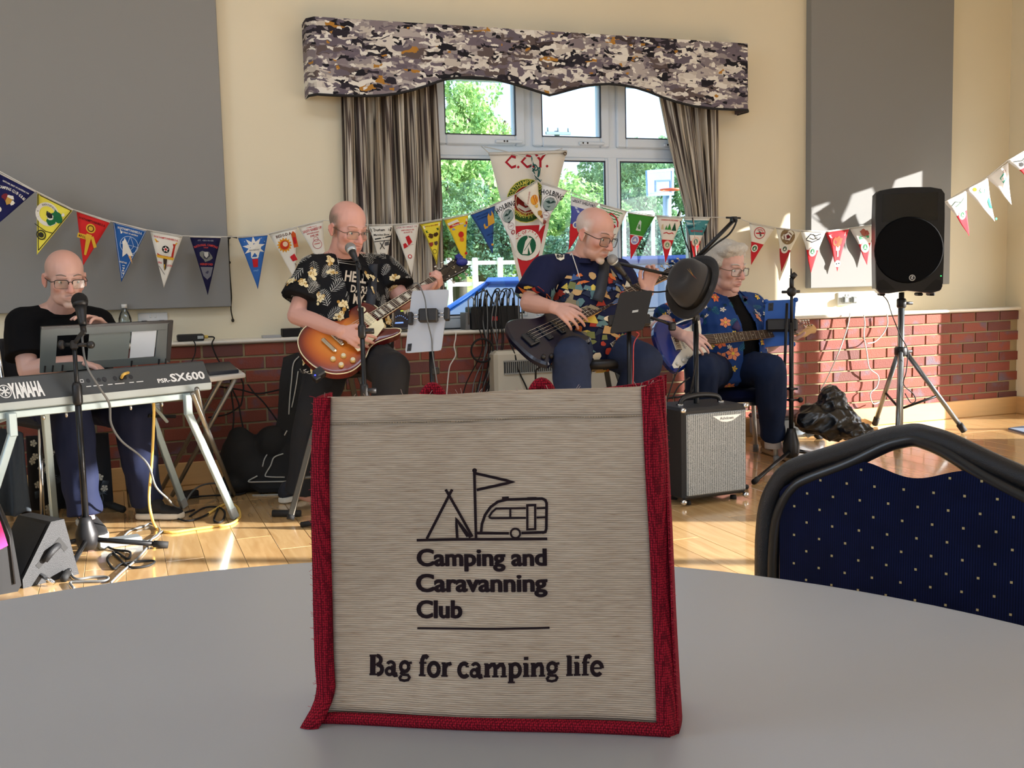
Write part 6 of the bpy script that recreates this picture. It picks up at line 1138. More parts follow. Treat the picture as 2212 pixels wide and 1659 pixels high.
# hat
hc = dep(1484, 606, D4-.10); hz = nz(-_f*.72-_r2*.62+A3(0, 0, .35)); hx, hy, hz = basis(hz, A3(.3, 0, 1)); fr = frame(hc, hx, hy, hz); HAT = mat('charcoal_felt_hat', (44, 42, 42), .95, noise=.3, nscale=40, sheen=.2)
t = thing('trilby_hat', 'dark grey felt hat with a feather, hung on the microphone stand', 'hat', hc)
def hatp(r, a, z): return fr((r*.98*math.cos(a), r*1.18*math.sin(a), z+(.018*math.cos(2*a) if r > .095 else 0)))
g = MB(); rings = [[hatp(r, 2*math.pi*j/32, z) for j in range(32)] for r, z in ((.134, -.062), (.137, -.058), (.134, -.054), (.112, -.066), (.098, -.062), (.094, -.03), (.086, .025), (.074, .052), (.052, .058), (.025, .040), (.004, .034))]; loft(g, rings, HAT); g.build('felt', t)
g = MB(); loft(g, [[hatp(r, 2*math.pi*j/32, z) for j in range(32)] for r, z in ((.1005, -.060), (.0975, -.03))], mat('black_hat_ribbon', (12, 11, 12), .5), True, False); g.build('ribbon', t)
g = MB(); hn = mat('feather_rust', (120, 52, 34), .8); hg = mat('feather_gold', (150, 116, 60), .8)
f0 = dep(1497, 595, D4-.205)
for dx, dy, m_ in ((-18, -26, hg), (-12, -28, hg), (-15, -22, hn), (6, 8, hn), (12, 14, hn)): tube(g, [f0, dep(1497+dx*.7, 595+dy*.55, D4-.21)], [.006, .001], m_, 5, flat=.3)
g.build('feather', t)
# ---- stand with the blue cased tablet
c = onz(1709, 1003); D5 = float(np.dot(dep(1712, 990, 1)-CAM, _f)); D5 = float(np.dot(c-CAM, _f)); t = thing('tablet_stand', 'tall black boom stand with the blue tablet, right of the white haired guitarist', 'stand', c); base = c*A3(1, 1, 0); topz = dep(1704, 600, D5)[2]
tripod(t, base, [onz(1630, 1046), base+A3(.28, .12, 0), onz(1672, 968)], .045, .13, .0105, .07)
g = MB(); tube(g, [base+A3(0, 0, .17), base+A3(0, 0, .78)], .0125, STEEL, 10); g.build('lower_tube', t); g = MB(); tube(g, [base+A3(0, 0, .76), base+A3(0, 0, topz-.06)], .0085, STEEL, 8); g.build('upper_tube', t)
g = MB(); tube(g, [dep(1700, 655, D5-.03), dep(1693, 850, D5-.05)], .008, STEEL, 8); tube(g, [dep(1693, 850, D5-.05), dep(1691, 895, D5-.05)], .0125, RUBBER, 8); g.build('folded_boom', t)
g = MB(); k = base+A3(0, 0, topz); ell(g, k-A3(0, 0, .075), (.028, .024, .028), BLACK, n=12, m_=8); tube(g, [k-A3(.06, 0, .075), k+A3(.05, 0, -.075)], .008, BLACK, 6); tube(g, [k-A3(0, 0, .06), k], .012, BLACK, 8); tube(g, [k, k+A3(-.004, 0, .05)], [.008, .003], BLACK, 6); tube(g, [k, k+_r2*.022+A3(0, 0, .022)], [.016, .014], BLACK, 8); g.build('boom_clamp', t)
for py in (838, 862): k = A3(base[0], base[1], dep(1712, py, D5)[2]); g = MB(); tube(g, [k-_r2*.03, k+_r2*.035], .006, BLACK, 6); lathe(g, [(.016, -.008), (.016, .008)], BLACK, lambda p: k+A3(*p), 12); g.build('collar', t)
k = A3(base[0], base[1], dep(1712, 862, D5)[2])+_r2*.05; g = MB(); ell(g, k, (.016, .016, .016), BLACK, n=10, m_=7); g.build('knob', t)
pn3 = nz(-_f-_r2*.2+A3(0, 0, .1)); P3 = dep(1690, 700, D5+.05); tq3 = lambda px, py, o=0.0: onpl(px, py, P3, pn3)+pn3*o
BLC = mat('blue_silicone_case', (22, 84, 168), .55); bt_ = tablet('tablet', 'tablet in a bright blue bumper case on the stand by the sunlit wall', [(1654, 650), (1720, 646), (1713, 744), (1648, 750)], BLC, .016, tq3, cam_px=[(1660, 655), (1671, 654), (1670, 671), (1659, 672)])
for px, py in ((1655, 651), (1719, 647), (1713, 743), (1649, 749)): g = MB(); ell(g, tq3(px, py, -.008), (.015, .015, .015), BLC, n=10, m_=7); g.build('corner_bumper', bt_)
g = MB(); box(g, (0, 0, 0), (.17, .05, .07), BLACK, frame(tq3(1688, 704, .02), -basis(pn3)[0], basis(pn3)[2], basis(pn3)[1]), .01); g.build('tablet_clamp', t)
# ---- guitar amplifier
a0, a1 = onz(1476, 1096), onz(1614, 1078); ax = nz(a1-a0); an = A3(ax[1], -ax[0], 0); aw = np.linalg.norm(a1-a0); ah = onpl(1474, 884, a0, an)[2]; fr = frame(a0, ax, -an, (0, 0, 1))
t = thing('guitar_amplifier', 'black guitar amplifier with silver grille cloth standing behind the bag', 'amplifier', a0+ax*aw/2-an*.13); g = MB(); box(g, (aw/2, .14, .015+ah/2), (aw, .28, ah-.03), BT, fr, .012); g.build('cabinet', t)
def fn(N, L, b):
    tc = N.new('ShaderNodeTexCoord'); d = N.new('ShaderNodeVectorMath'); d.operation = 'DOT_PRODUCT'; d.inputs[1].default_value = tuple(ax); L.new(tc.outputs['Object'], d.inputs[0]); m = N.new('ShaderNodeMath'); m.operation = 'MULTIPLY'; m.inputs[1].default_value = 620; L.new(d.outputs['Value'], m.inputs[0]); s = N.new('ShaderNodeMath'); s.operation = 'SINE'; L.new(m.outputs[0], s.inputs[0])
    n = N.new('ShaderNodeTexNoise'); n.inputs['Scale'].default_value = 260; L.new(tc.outputs['Object'], n.inputs[0]); ad = N.new('ShaderNodeMath'); ad.operation = 'MULTIPLY_ADD'; ad.inputs[1].default_value = .22; L.new(s.outputs[0], ad.inputs[0]); L.new(n.outputs[0], ad.inputs[2])
    r = N.new('ShaderNodeValToRGB'); e = r.color_ramp.elements; e[0].position = .3; e[0].color = (*lin((96, 102, 106)), 1); e[1].position = .7; e[1].color = (*lin((178, 184, 186)), 1); L.new(ad.outputs[0], r.inputs[0]); L.new(r.outputs[0], b.inputs['Base Color']); b.inputs['Roughness'].default_value = .6; b.inputs['Metallic'].default_value = .2
g = MB(); box(g, (aw/2+.004, -.002, .015+ah/2-.004), (aw-.03, .012, ah-.075), node_mat('silver_grille_cloth', fn), fr, .004); g.build('grille_cloth', t)
g = MB(); fq = lambda x, z: fr((x, -.0095, z)); cx_ = aw*.66; zt = ah-.055
poly(g, fq, [(cx_-.078, zt+.012), (cx_+.082, zt+.012), (cx_+.03, zt-.016), (cx_, zt-.020), (cx_-.03, zt-.016)], mat('badge_silver', (206, 208, 204), .3, .4)); text(g, 'Ashdown', lambda x, y: fr((x, -.0105, y)), mat('badge_ink', (70, 72, 76), .5), cx_, zt-.008, .014, .075, 'c', down=False, res=2); g.build('badge', t)
for x in (.006, aw-.006):
    for z in (.022, ah-.008): g = MB(); ell(g, fr((x, .004, z)), (.015, .015, .014), CHROME, n=10, m_=7); g.build('corner_protector', t)
for x in (.05, aw-.05):
    for y in (.04, .24): g = MB(); lathe(g, [(.016, 0), (.014, .018)], RUBBER, lambda p: fr((x+p[0], y+p[1], p[2])), 10); g.build('foot', t)
g = MB(); tube(g, catmull([fr((aw*.18, .12, ah-.002)), fr((aw*.24, .12, ah+.03)), fr((aw*.5, .12, ah+.042)), fr((aw*.76, .12, ah+.03)), fr((aw*.82, .12, ah-.002))], 6), .010, BLACK, 8, flat=1.3); g.build('handle', t)
for x in (.18, .82): g = MB(); box(g, (aw*x, .12, ah+.002), (.03, .02, .012), CHROME, fr, .003); g.build('handle_cap', t)
cord('amplifier_lead', 'black lead curling over the top of the guitar amplifier', [fr((-.02, .2, ah+.02)), fr((.05, .16, ah+.035)), fr((.12, .2, ah+.03)), fr((.2, .22, ah+.05)), fr((.22, .24, ah+.09)), fr((.27, .3, ah+.06)), fr((.29, .4, ah+.0))], .005, RUBBER)
# ---- loudspeaker on tripod
c = onz(1950, 945); sp = A3(4.76, 5.40, 0); DS = float(np.dot(dep(1962, 520, 1)-CAM, _f)); DS = float(np.dot(sp+A3(0, 0, 1.2)-CAM, _f)); sn = nz(-_f*A3(1, 1, 0)-_r2*A3(1, 1, 0)*.16); sx_ = A3(-sn[1], sn[0], 0); sx_ = sx_ if np.dot(sx_, _r2) > 0 else -sx_
P4 = dep(1963, 520, DS-.16); sq4 = lambda px, py: onpl(px, py, P4, sn); ctr = sq4(1963, 520); lc = lambda px, py: (float(np.dot(sq4(px, py)-ctr, sx_)), float((sq4(px, py)-ctr)[2])); fr = frame(ctr, sx_, -sn, (0, 0, 1))
t = thing('loudspeaker', 'large black loudspeaker on a tripod in front of the narrow grey panel', 'speaker', fr((0, .15, lc(1963, 636)[1]))); BLK2 = mat('speaker_black', (15, 16, 18), .38, spec=.4)
o_ = [lc(*q) for q in ((1892, 420), (1900, 412), (1930, 406), (1965, 404), (2010, 404), (2034, 408), (2041, 418), (2041, 470), (2039, 560), (2037, 612), (2030, 628), (2010, 634), (1960, 628), (1920, 634), (1900, 634), (1891, 624), (1890, 560), (1890, 470))][::-1]
g = MB(); back = [(x*.72, z*.97) for x, z in o_]; n = len(o_)
loft(g, [[fr((x*.985, -.012, z*.992)) for x, z in o_], [fr((x, 0, z)) for x, z in o_], [fr((x*1.0, .12, z)) for x, z in o_], [fr((x, .34, z)) for x, z in back]], BLK2, False); g.build('cabinet', t)
g = MB(); wc = lc(1962, 540); 
loft(g, [[fr((wc[0]+r*math.cos(2*math.pi*j/36), -.0125-d, wc[1]+r*math.sin(2*math.pi*j/36))) for j in range(36)] for r, d in ((.205, 0), (.198, .012), (.19, .008), (.10, .016), (.004, .018))], mat('woofer_grille', (13, 14, 16), .8, spec=.1)); g.build('woofer_grille', t)
g = MB(); hz0, hz1 = lc(1962, 418)[1], lc(1962, 478)[1]; hw_ = abs(lc(2030, 440)[0]-lc(1900, 440)[0])/2*.92; xc = lc(1965, 440)[0]
def horn(u, v):
    x = xc+(-1+2*u)*hw_; z = hz1+(hz0-hz1)*v; e = max(abs(-1+2*u), abs(-1+2*v)); return fr((x, -.0135+.0*(1-e), z))
sheet(g, lambda u, v: fr((xc+(-1+2*u)*hw_*(.55+.45*max(abs(2*u-1), abs(2*v-1))), -.014+.0*v, hz1+(hz0-hz1)*v)), 8, 6, mat('horn_gloss', (12, 13, 15), .22)); g.build('waveguide', t)
g = MB(); lc2 = lc(1968, 600); disc(g, lambda x, z: fr((x, -.033, z)), lc2[0], lc2[1], .019, mat('badge_silver', (206, 208, 204), .3, .4), n=18); disc(g, lambda x, z: fr((x, -.034, z)), lc2[0], lc2[1], .015, BLACK, n=18)
em = lambda x, z: fr((lc2[0]+x, -.035, lc2[1]+z)); disc(g, em, 0, .009, .003, WHT, n=8); stroke(g, em, [(0, .005), (-.001, -.002), (.006, -.010)], .003, WHT); stroke(g, em, [(-.001, -.002), (-.008, -.008)], .003, WHT); stroke(g, em, [(-.008, .002), (0, .004), (.008, .007)], .0025, WHT); g.build('maker_badge', t)
for px, s in ((1908, -1), (2020, 1)):
    q = lc(px, 616); g = MB(); poly(g, lambda x, z: fr((q[0]+s*x, -.0145, q[1]+z)), [(-.07, -.03), (.03, -.03), (.04, -.005), (.03, .03), (.0, .036), (-.02, .02)], mat('port_black', (4, 4, 5), .8)); g.build('bass_port', t)
q = lc(2033, 596); g = MB(); disc(g, lambda x, z: fr((x, -.0145, z)), q[0]-.004, q[1], .004, mat('green_led', (60, 230, 110), .3, emit=2), n=8); g.build('power_light', t)
for px in (1910, 1992, 2018): q = lc(px, 636); g = MB(); box(g, (q[0], .10, q[1]), (.03, .12, .02), RUBBER, fr, .006); g.build('foot', t)
st_ = fr((lc(1955, 600)[0]+.01, .15, 0)); sb = st_*A3(1, 1, 0); zt = fr((0, .15, lc(1963, 632)[1]))[2]; t = thing('speaker_stand', 'black and silver tripod stand under the loudspeaker', 'speaker stand', sb)
GM = mat('gunmetal', (120, 126, 130), .28, .8); zc_ = dep(1955, 762, DS)[2]
g = MB(); tube(g, [sb+A3(0, 0, .02), sb+A3(0, 0, zc_+.28)], .0205, GM, 14); g.build('lower_tube', t); g = MB(); tube(g, [sb+A3(0, 0, zc_+.2), sb+A3(0, 0, zt)], .0175, GM, 14); g.build('upper_tube', t)
for z, r in ((zc_+.005, .04), (dep(1955, 655, DS)[2], .03)): g = MB(); lathe(g, [(r*.8, z-.03), (r, z-.02), (r, z+.02), (r*.8, z+.03)], BLACK, lambda p: sb+A3(*p), 16); tube(g, [sb+A3(0, 0, z), sb+A3(0, 0, z)+_r2*.07], .01, BLACK, 8); g.build('collar', t)
for tip in (np.minimum(onz(1866, 916), A3(9, 5.78, 9)), onz(1938, 968), onz(2082, 936)):
    d = nz((tip-sb)*A3(1, 1, 0)); g = MB(); p1 = tip*A3(1, 1, 0)+A3(0, 0, .018); p0 = sb+d*.035+A3(0, 0, zc_-.005); tube(g, [p0, p1], .0155, GM, 10); lg = g.build('leg', t); dd = nz(p1-p0); g = MB(); tube(g, [p1-dd*.05, p1+dd*.006], .021, RUBBER, 10); g.build('rubber_foot', lg)
    g = MB(); tube(g, [sb+A3(0, 0, .16), p0+(p1-p0)*.55], .008, STEEL, 8); g.build('strut', t)
cord('speaker_lead', 'thin black lead dropping from the loudspeaker and curling by its stand', [fr((-.13, .2, lc(1910, 634)[1])), dep(1917, 650, DS+.2), dep(1927, 680, DS+.1), dep(1945, 725, DS), dep(1960, 755, DS-.03), dep(1958, 800, DS-.03), dep(1952, 830, DS), dep(1972, 850, DS+.05), dep(1978, 865, DS+.05), dep(1968, 870, DS+.05), dep(1955, 850, DS+.05)], .0035, RUBBER)
for lb, pts in (('white lead hanging from the ledge towards the black bag', [(1836, 676), (1834, 690), (1828, 715), (1812, 760), (1790, 810), (1772, 845)]), ('white lead zigzagging down the sunlit bricks left of the loudspeaker stand', [(1866, 680), (1868, 700), (1866, 725), (1872, 760), (1878, 795), (1897, 812), (1894, 835), (1880, 850), (1886, 872), (1906, 866)]), ('thin white lead looping from the ledge behind the loudspeaker stand', [(1916, 678), (1917, 700), (1908, 720), (1890, 738), (1872, 742)])): cord('white_lead', lb, [wpx(x, y, .17 if y > 672 else .15) for x, y in pts], .0042, CORDW)
# ---- luggage under the sunlit wall
s0, s1 = onz(1668, 957), onz(1772, 948); sx = nz(s1-s0); sy = A3(-sx[1], sx[0], 0); fr = frame(s0, sx, sy, (0, 0, 1)); t = thing('equipment_case', 'grey hard equipment case with a wheel on the floor behind the blue tablet stand', 'case', (s0+s1)/2)
sh = onpl(1760, 900, s0, sy)[2]; g = MB(); box(g, (.17, .13, .012+sh/2), (.36, .26, sh-.01), mat('grey_hard_shell', (140, 150, 158), .35), fr, .02); g.build('shell', t); g = MB(); box(g, (.17, .13, .012+sh*.92), (.365, .265, sh*.22), BLACK, fr, .012); g.build('black_lid_rim', t)
g = MB(); wfr = lambda p: fr((.345+p[0], p[2]-.0, .03+p[1])); lathe(g, [(.012, -.02), (.03, -.02), (.032, 0), (.03, .02), (.012, .02)], RUBBER, wfr, 16); g.build('wheel', t)
g = MB(); tube(g, [fr((.25, -.006, .03)), fr((.33, -.008, .06)), fr((.36, -.008, .05))], .018, mat('grey_hard_shell', (140, 150, 158), .35), 8); g.build('wheel_arch', t)
for x in (.05, .24): g = MB(); ell(g, fr((x, -.004, sh*.55)), (.006, .004, .006), CHROME, n=8, m_=6); g.build('rivet', t)
LEA = mat('black_shiny_leather', (16, 16, 18), .28, spec=.7)
g = MB(); 
for px, py, D, r in ((1798, 880, 5.9, (.10, .10, .13)), (1765, 905, 5.88, (.15, .12, .10)), (1810, 915, 5.85, (.15, .12, .11)), (1848, 932, 5.75, (.11, .10, .06)), (1795, 860, 5.92, (.08, .07, .09))): ell(g, dep(px, py, D), r, None)
me, co = fuse(g, 'black_bag', .008, 10, .5, .034, .13, 3, True); o = link_mesh(me, 'black_bag', LEA, None, (float(co[:, 0].mean()), float(co[:, 1].mean()), float(co[:, 2].min()))); tag(o, 'crumpled shiny black bag on the floor left of the loudspeaker stand', 'bag')
if co[:, 2].min() < .002: o.location.z = .004
t = thing('floor_mat', 'small blue grey mat corner on the floor at the right edge', 'mat', onz(2240, 935)); g = MB(); prism(g, [tuple(onz(*q)[:2]) for q in ((2178, 928), (2230, 921), (2320, 940), (2230, 942))], .0005, .012, mat('blue_grey_carpet', (116, 132, 156), .95, noise=.5, nscale=300)); g.build('pile', t)
# ---- gig bag and soft bag against the bricks
GB = mat('black_nylon_gig_bag', (17, 18, 20), .8); t = thing('gig_bag', 'black gig bag with white piping leaning on the bricks behind the standing guitarist', 'guitar bag', dep(620, 1068, 5.3)*A3(1, 1, 0))
g = MB(); D6 = 5.32; outl = [(640, 762), (612, 772), (604, 820), (600, 900), (590, 945), (560, 975), (540, 1010), (538, 1050), (560, 1064), (700, 1060), (720, 900), (716, 770)]
fA = [dep(x, y, D6+(1065-y)/1500) for x, y in outl]; fB = [q+_f*.14*A3(1, 1, 0) for q in fA]; n = len(fA); c0 = sum(fA)/n; loft(g, [[c0+(q-c0)*.94-_f*.012 for q in fA], fA, fB, [c0+(q-c0)*.94+_f*.16 for q in fA]], GB, False); g.build('body', t)
PIP = mat('white_piping', (182, 182, 176), .6); PD = lambda x, y: dep(x, y, D6+(1065-y)/1500-.02)
for pts in ([(646, 770), (634, 785), (630, 820), (626, 860), (624, 895)], [(620, 930), (605, 955), (585, 972), (572, 990), (567, 1008)], [(644, 802), (640, 830), (634, 862), (630, 880)], [(612, 980), (592, 988), (585, 1005), (573, 1026), (580, 1030), (615, 1031)], [(556, 1028), (536, 1040), (560, 1041), (618, 1040)], [(545, 1070), (620, 1068)]):
    g = MB(); tube(g, catmull([PD(*q) for q in pts], 4), .0035, PIP, 5); g.build('piping', t)
g = MB()
for px, py, r in ((525, 985, (.12, .1, .13)), (560, 1020, (.14, .1, .10)), (520, 1040, (.10, .1, .06)), (590, 960, (.1, .08, .1)), (515, 945, (.06, .06, .06))): ell(g, dep(px, py, 5.42), r, None)
me, co = fuse(g, 'soft_bag', .014, 4, .5, .006, .15, 5); o = link_mesh(me, 'soft_bag', GB, None, (float(co[:, 0].mean()), float(co[:, 1].mean()), max(.0, float(co[:, 2].min())))); tag(o, 'slumped black soft bag on the floor between the side table and gig bag', 'bag')
# ---- stools and chair
def stool(label, seat_c, seat_z, feet, r=.16, mt=STEEL):
    seat_c = np.array(seat_c, float); t = thing('bar_stool', label, 'stool', seat_c*A3(1, 1, 0)); g = MB(); lathe(g, [(r*.9, seat_z-.045), (r, seat_z-.03), (r, seat_z-.012), (r*.85, seat_z)], mat('black_vinyl', (20, 20, 22), .45), lambda p: seat_c*A3(1, 1, 0)+A3(*p), 24); g.build('seat', t)
    fs = [np.array(f, float)*A3(1, 1, 0)+A3(0, 0, .012) for f in feet]; tops = [seat_c*A3(1, 1, 0)+nz((f-seat_c)*A3(1, 1, 0))*r*.6+A3(0, 0, seat_z-.04) for f in fs]
    for a, b in zip(tops, fs): x, y, z = basis(b-a, -_f); g = MB(); box(g, (0, 0, 0), (.026, .018, np.linalg.norm(b-a)), mat('dark_steel_bar', (88, 84, 76), .4, .6), frame((a+b)/2, x, y, z), .003); lg = g.build('leg', t); g = MB(); tube(g, [b-(b-a)*.03, b+A3(0, 0, -.0)], .017, RUBBER, 8); g.build('rubber_foot', lg)
    for f in (.45, .72):
        pts = [a+(b-a)*f for a, b in zip(tops, fs)]
        for i in range(len(pts)): g = MB(); tube(g, [pts[i], pts[(i+1) % len(pts)]], .008, mat('dark_steel_bar', (88, 84, 76), .4, .6), 6); g.build('foot_rail', t)
    return t
def on_d(px, py, D): return dep(px, py, D)
s2 = dep(735, 800, 5.0); stool('black folding bar stool with flat steel legs under the standing guitarist', s2, .66, [onz(627, 1128), s2*A3(1, 1, 0)+A3(.26, -.18, 0), s2*A3(1, 1, 0)+A3(.2, .25, 0), s2*A3(1, 1, 0)+A3(-.2, .28, 0)])
g = MB(); q = onz(627, 1120); tube(g, [q+A3(-.04, .06, .016)-_r2*.03, q+A3(.03, .02, .016)+_r2*.02], .016, RUBBER, 10); tag(g.build('stool_foot_bar'), 'black rubber foot bar by the stool leg of the standing guitarist', 'stand')
s3 = dep(1290, 800, 5.15); stool('black bar stool under the bassist in front of the heater', s3, .66, [s3*A3(1, 1, 0)+A3(-.22, -.2, 0), s3*A3(1, 1, 0)+A3(.2, -.22, 0), s3*A3(1, 1, 0)+A3(.24, .2, 0), s3*A3(1, 1, 0)+A3(-.2, .22, 0)])
s4 = dep(1575, 846, 6.0); fr = frame(s4*A3(1, 1, 0), nz(A3(.95, -.3, 0)), nz(A3(.3, .95, 0)), (0, 0, 1)); t = thing('banquet_chair', 'navy cushioned chair with silver legs under the white haired guitarist', 'chair', s4*A3(1, 1, 0)); sz4 = s4[2]
g = MB(); box(g, (0, 0, sz4-.01), (.44, .42, .07), NAVYF, fr, .03, True); g.build('seat_pad', t); g = MB(); box(g, (0, 0, sz4-.05), (.40, .38, .02), CHROME, fr); g.build('seat_frame', t)
for x, y in ((-.19, -.18), (.19, -.18), (-.19, .19), (.19, .19)): g = MB(); tube(g, [fr((x, y, sz4-.05)), fr((x*1.12, y*1.1, .01))], .013, mat('silver_leg', (190, 192, 190), .3, .6), 10); lg = g.build('leg', t); g = MB(); tube(g, [fr((x*1.12, y*1.1, .04)), fr((x*1.12, y*1.1, .0))], .017, mat('grey_foot', (120, 122, 122), .6), 8); g.build('foot', lg)
for s in (-.2, .2): g = MB(); tube(g, [fr((s, .2, sz4-.04)), fr((s, .26, sz4+.42))], .012, mat('silver_leg', (190, 192, 190), .3, .6), 8); g.build('back_post', t)
g = MB(); box(g, (0, .26, sz4+.28), (.40, .03, .26), NAVYF, fr, .014); g.build('back_pad', t)
# ---- cables on the floor and the yellow lead
YEL = mat('yellow_cable', (226, 186, 92), .5); GRC = mat('grey_cable', (110, 112, 112), .6)
F = lambda px, py, z=.006: onz(px, py)+A3(0, 0, z)
cord('yellow_lead', 'yellow lead arching out of the keyboard back and down to the floor', [bk(kpx(264, 822)[0], .052, .0), bk(kpx(264, 822)[0], .052, .03)+A3(0, 0, .0), dep(290, 803, 4.48), dep(308, 803, 4.46), dep(322, 820, 4.45), dep(332, 870, 4.46), dep(331, 940, 4.47), dep(327, 1010, 4.48), dep(322, 1070, 4.5), dep(326, 1110, 4.48), F(338, 1143), F(365, 1153), F(420, 1146), F(465, 1140), F(500, 1134), F(518, 1118), F(512, 1098), F(490, 1090), F(450, 1112)], .0062, YEL, n=8)
cord('keyboard_microphone_lead', 'grey lead trailing from the keyboard player microphone to the floor', [mtl-A3(0, 0, .03), dep(178, 735, dh), dep(187, 790, dh-.05), dep(215, 838, 4.2), dep(236, 872, 4.25), dep(240, 915, 4.28), dep(262, 952, 4.32), dep(300, 982, 4.38), dep(322, 1008, 4.42), dep(336, 1050, 4.5), dep(360, 1075, 4.6), F(388, 1100), F(420, 1080, .05), F(450, 1066, .05), F(485, 1060, .03), F(498, 1075), F(495, 1090)], .0048, GRC)
cord('floor_lead', 'black lead in loose loops on the floor right of the left microphone stand', [F(205, 1172, .03), F(240, 1188), F(280, 1195), F(275, 1210), F(250, 1196), F(232, 1210), F(246, 1232), F(262, 1222), F(310, 1215), F(334, 1216), F(318, 1226), F(280, 1228), F(255, 1208), F(244, 1196)], .0048, RUBBER)
cord('floor_lead', 'grey lead looping on the floor near the table edge at the lower left', [F(150, 1190), F(146, 1215), F(152, 1240), F(166, 1254), F(200, 1250), F(232, 1250), F(226, 1258), F(170, 1260), F(152, 1262), F(160, 1275)], .0048, GRC)
cord('floor_lead', 'grey lead running across the floor from the mic stand foot to the table', [F(352, 1150), F(330, 1165), F(318, 1185), F(306, 1200), F(288, 1218), F(262, 1240), F(240, 1262)], .0046, GRC)
cord('floor_lead', 'black lead tangle on the floor behind the keyboard stand foot', [F(410, 1118), F(440, 1100), F(470, 1098), F(486, 1110), F(478, 1130), F(462, 1126), F(470, 1100), F(440, 1118), F(405, 1128), F(380, 1118), F(420, 1104)], .0046, RUBBER)
cord('floor_lead', 'black lead on the floor from the side table to the gig bag', [F(395, 1080), F(430, 1075), F(480, 1072), F(520, 1070), F(540, 1060)], .0046, RUBBER)
cord('floor_lead', 'two tone lead on the floor beside the keyboard player right shoe', [F(262, 1168), F(280, 1150), F(310, 1140), F(325, 1134), F(345, 1146), F(340, 1160), F(318, 1172), F(308, 1170)], .0044, GRC)
c = onz(258, 1178); g = MB(); box(g, (0, 0, .016), (.17, .07, .03), mat('silver_effects_box', (160, 168, 172), .35, .4), frame(c, nz(A3(.97, .23, 0)), nz(A3(-.23, .97, 0)), (0, 0, 1)), .004); tag(g.build('effects_box'), 'small silver effects box on the floor right of the left microphone stand', 'box')
c = onz(408, 1075); g = MB(); box(g, (0, 0, .018), (.09, .05, .035), BLACK, frame(c, nz(A3(.9, .4, 0)), nz(A3(-.4, .9, 0)), (0, 0, 1)), .005); tag(g.build('power_adapter'), 'black power adapter on the floor behind the keyboard stand', 'adapter')
q = random.Random(3)
hang = [('black lead hanging from the side table edge to the floor', [(498, 815), (500, 850), (505, 900), (500, 960), (508, 1010), (500, 1050)], 5.4), ('black lead drooping across the bricks right of the side table', [(470, 835), (520, 842), (560, 850), (620, 838)], 5.5), ('thin black lead falling from the side table towards the gig bag', [(535, 830), (550, 850), (570, 870), (600, 910)], 5.5), ('black lead with inline switch hanging below the side table', [(520, 815), (526, 835), (522, 870), (515, 880), (490, 895), (450, 902)], 5.45), ('black lead dangling between the table leg and bricks', [(500, 838), (515, 870), (520, 900), (530, 940), (545, 965)], 5.45)]
for lb, pts, D in hang: cord('hanging_lead', lb, [dep(x, y, D) for x, y in pts], .0042, RUBBER)
cord('guitar_lead', 'black lead plugged into the bass and hanging in front of the heater', [dep(1172, 783, 4.86), dep(1164, 795, 4.88), dep(1158, 800, 4.9), dep(1157, 820, 4.92), dep(1158, 850, 4.95), dep(1158, 900, 5)], .0045, RUBBER)
cord('red_lead', 'thin red lead hanging from the black tablet past the bassist knee', [tq2(1375, 716, -.01), dep(1380, 722, 4.74), dep(1370, 740, 4.72), dep(1368, 770, 4.72), dep(1368, 800, 4.72), dep(1366, 850, 4.72)], .0026, mat('red_wire', (170, 50, 50), .5))
for k, pts in enumerate(([(1440, 868), (1455, 820), (1470, 790)], [(1452, 862), (1466, 835), (1490, 815)], [(1425, 838), (1402, 850), (1410, 800)])): cord('stage_lead', ['thin black lead rising behind the amplifier', 'second thin black lead beside the amplifier handle', 'thin black lead at the bassist knee by the bricks'][k], [dep(x, y, 4.9+.3*(k == 2)) for x, y in pts], .0036, RUBBER)
# ================================================================== GUITARS
def attr_mat(name, rough=.2, coat=.6, attr='tint', **k):
    def fn(N, L, b):
        a = N.new('ShaderNodeVertexColor'); a.layer_name = attr; L.new(a.outputs[0], b.inputs['Base Color']); b.inputs['Roughness'].default_value = rough; b.inputs['Coat Weight'].default_value = coat; b.inputs['Coat Roughness'].default_value = .04
    return node_mat(name, fn)
def gframe(pb, pn_, tilt):
    X = nz(pn_-pb); zc = -_f+A3(0, 0, tilt); Z = nz(zc-X*np.dot(zc, X)); return frame(pb, X, np.cross(Z, X), Z), X, np.cross(Z, X), Z
def smooth_outline(o, n=4):
    P = [np.array(p, float) for p in o]; P2 = P+P[:3]; r = catmull([P[-1]]+P2, n); return r[n:-2*n-1] if False else r[n:n+len(P)*n]
ROSE = mat('rosewood', (58, 36, 26), .5, noise=.4, nscale=60, stretch=(1, 1, 1)); MAPLE = mat('maple_neck', (206, 160, 96), .35, noise=.15, nscale=20); CREAMP = mat('cream_plastic', (232, 222, 184), .4); IVORY = mat('pearl_inlay', (214, 212, 196), .3); NICK = mat('nickel', (190, 186, 176), .25, 1.0); FRET = mat('fret_wire', (200, 198, 190), .3, .9)
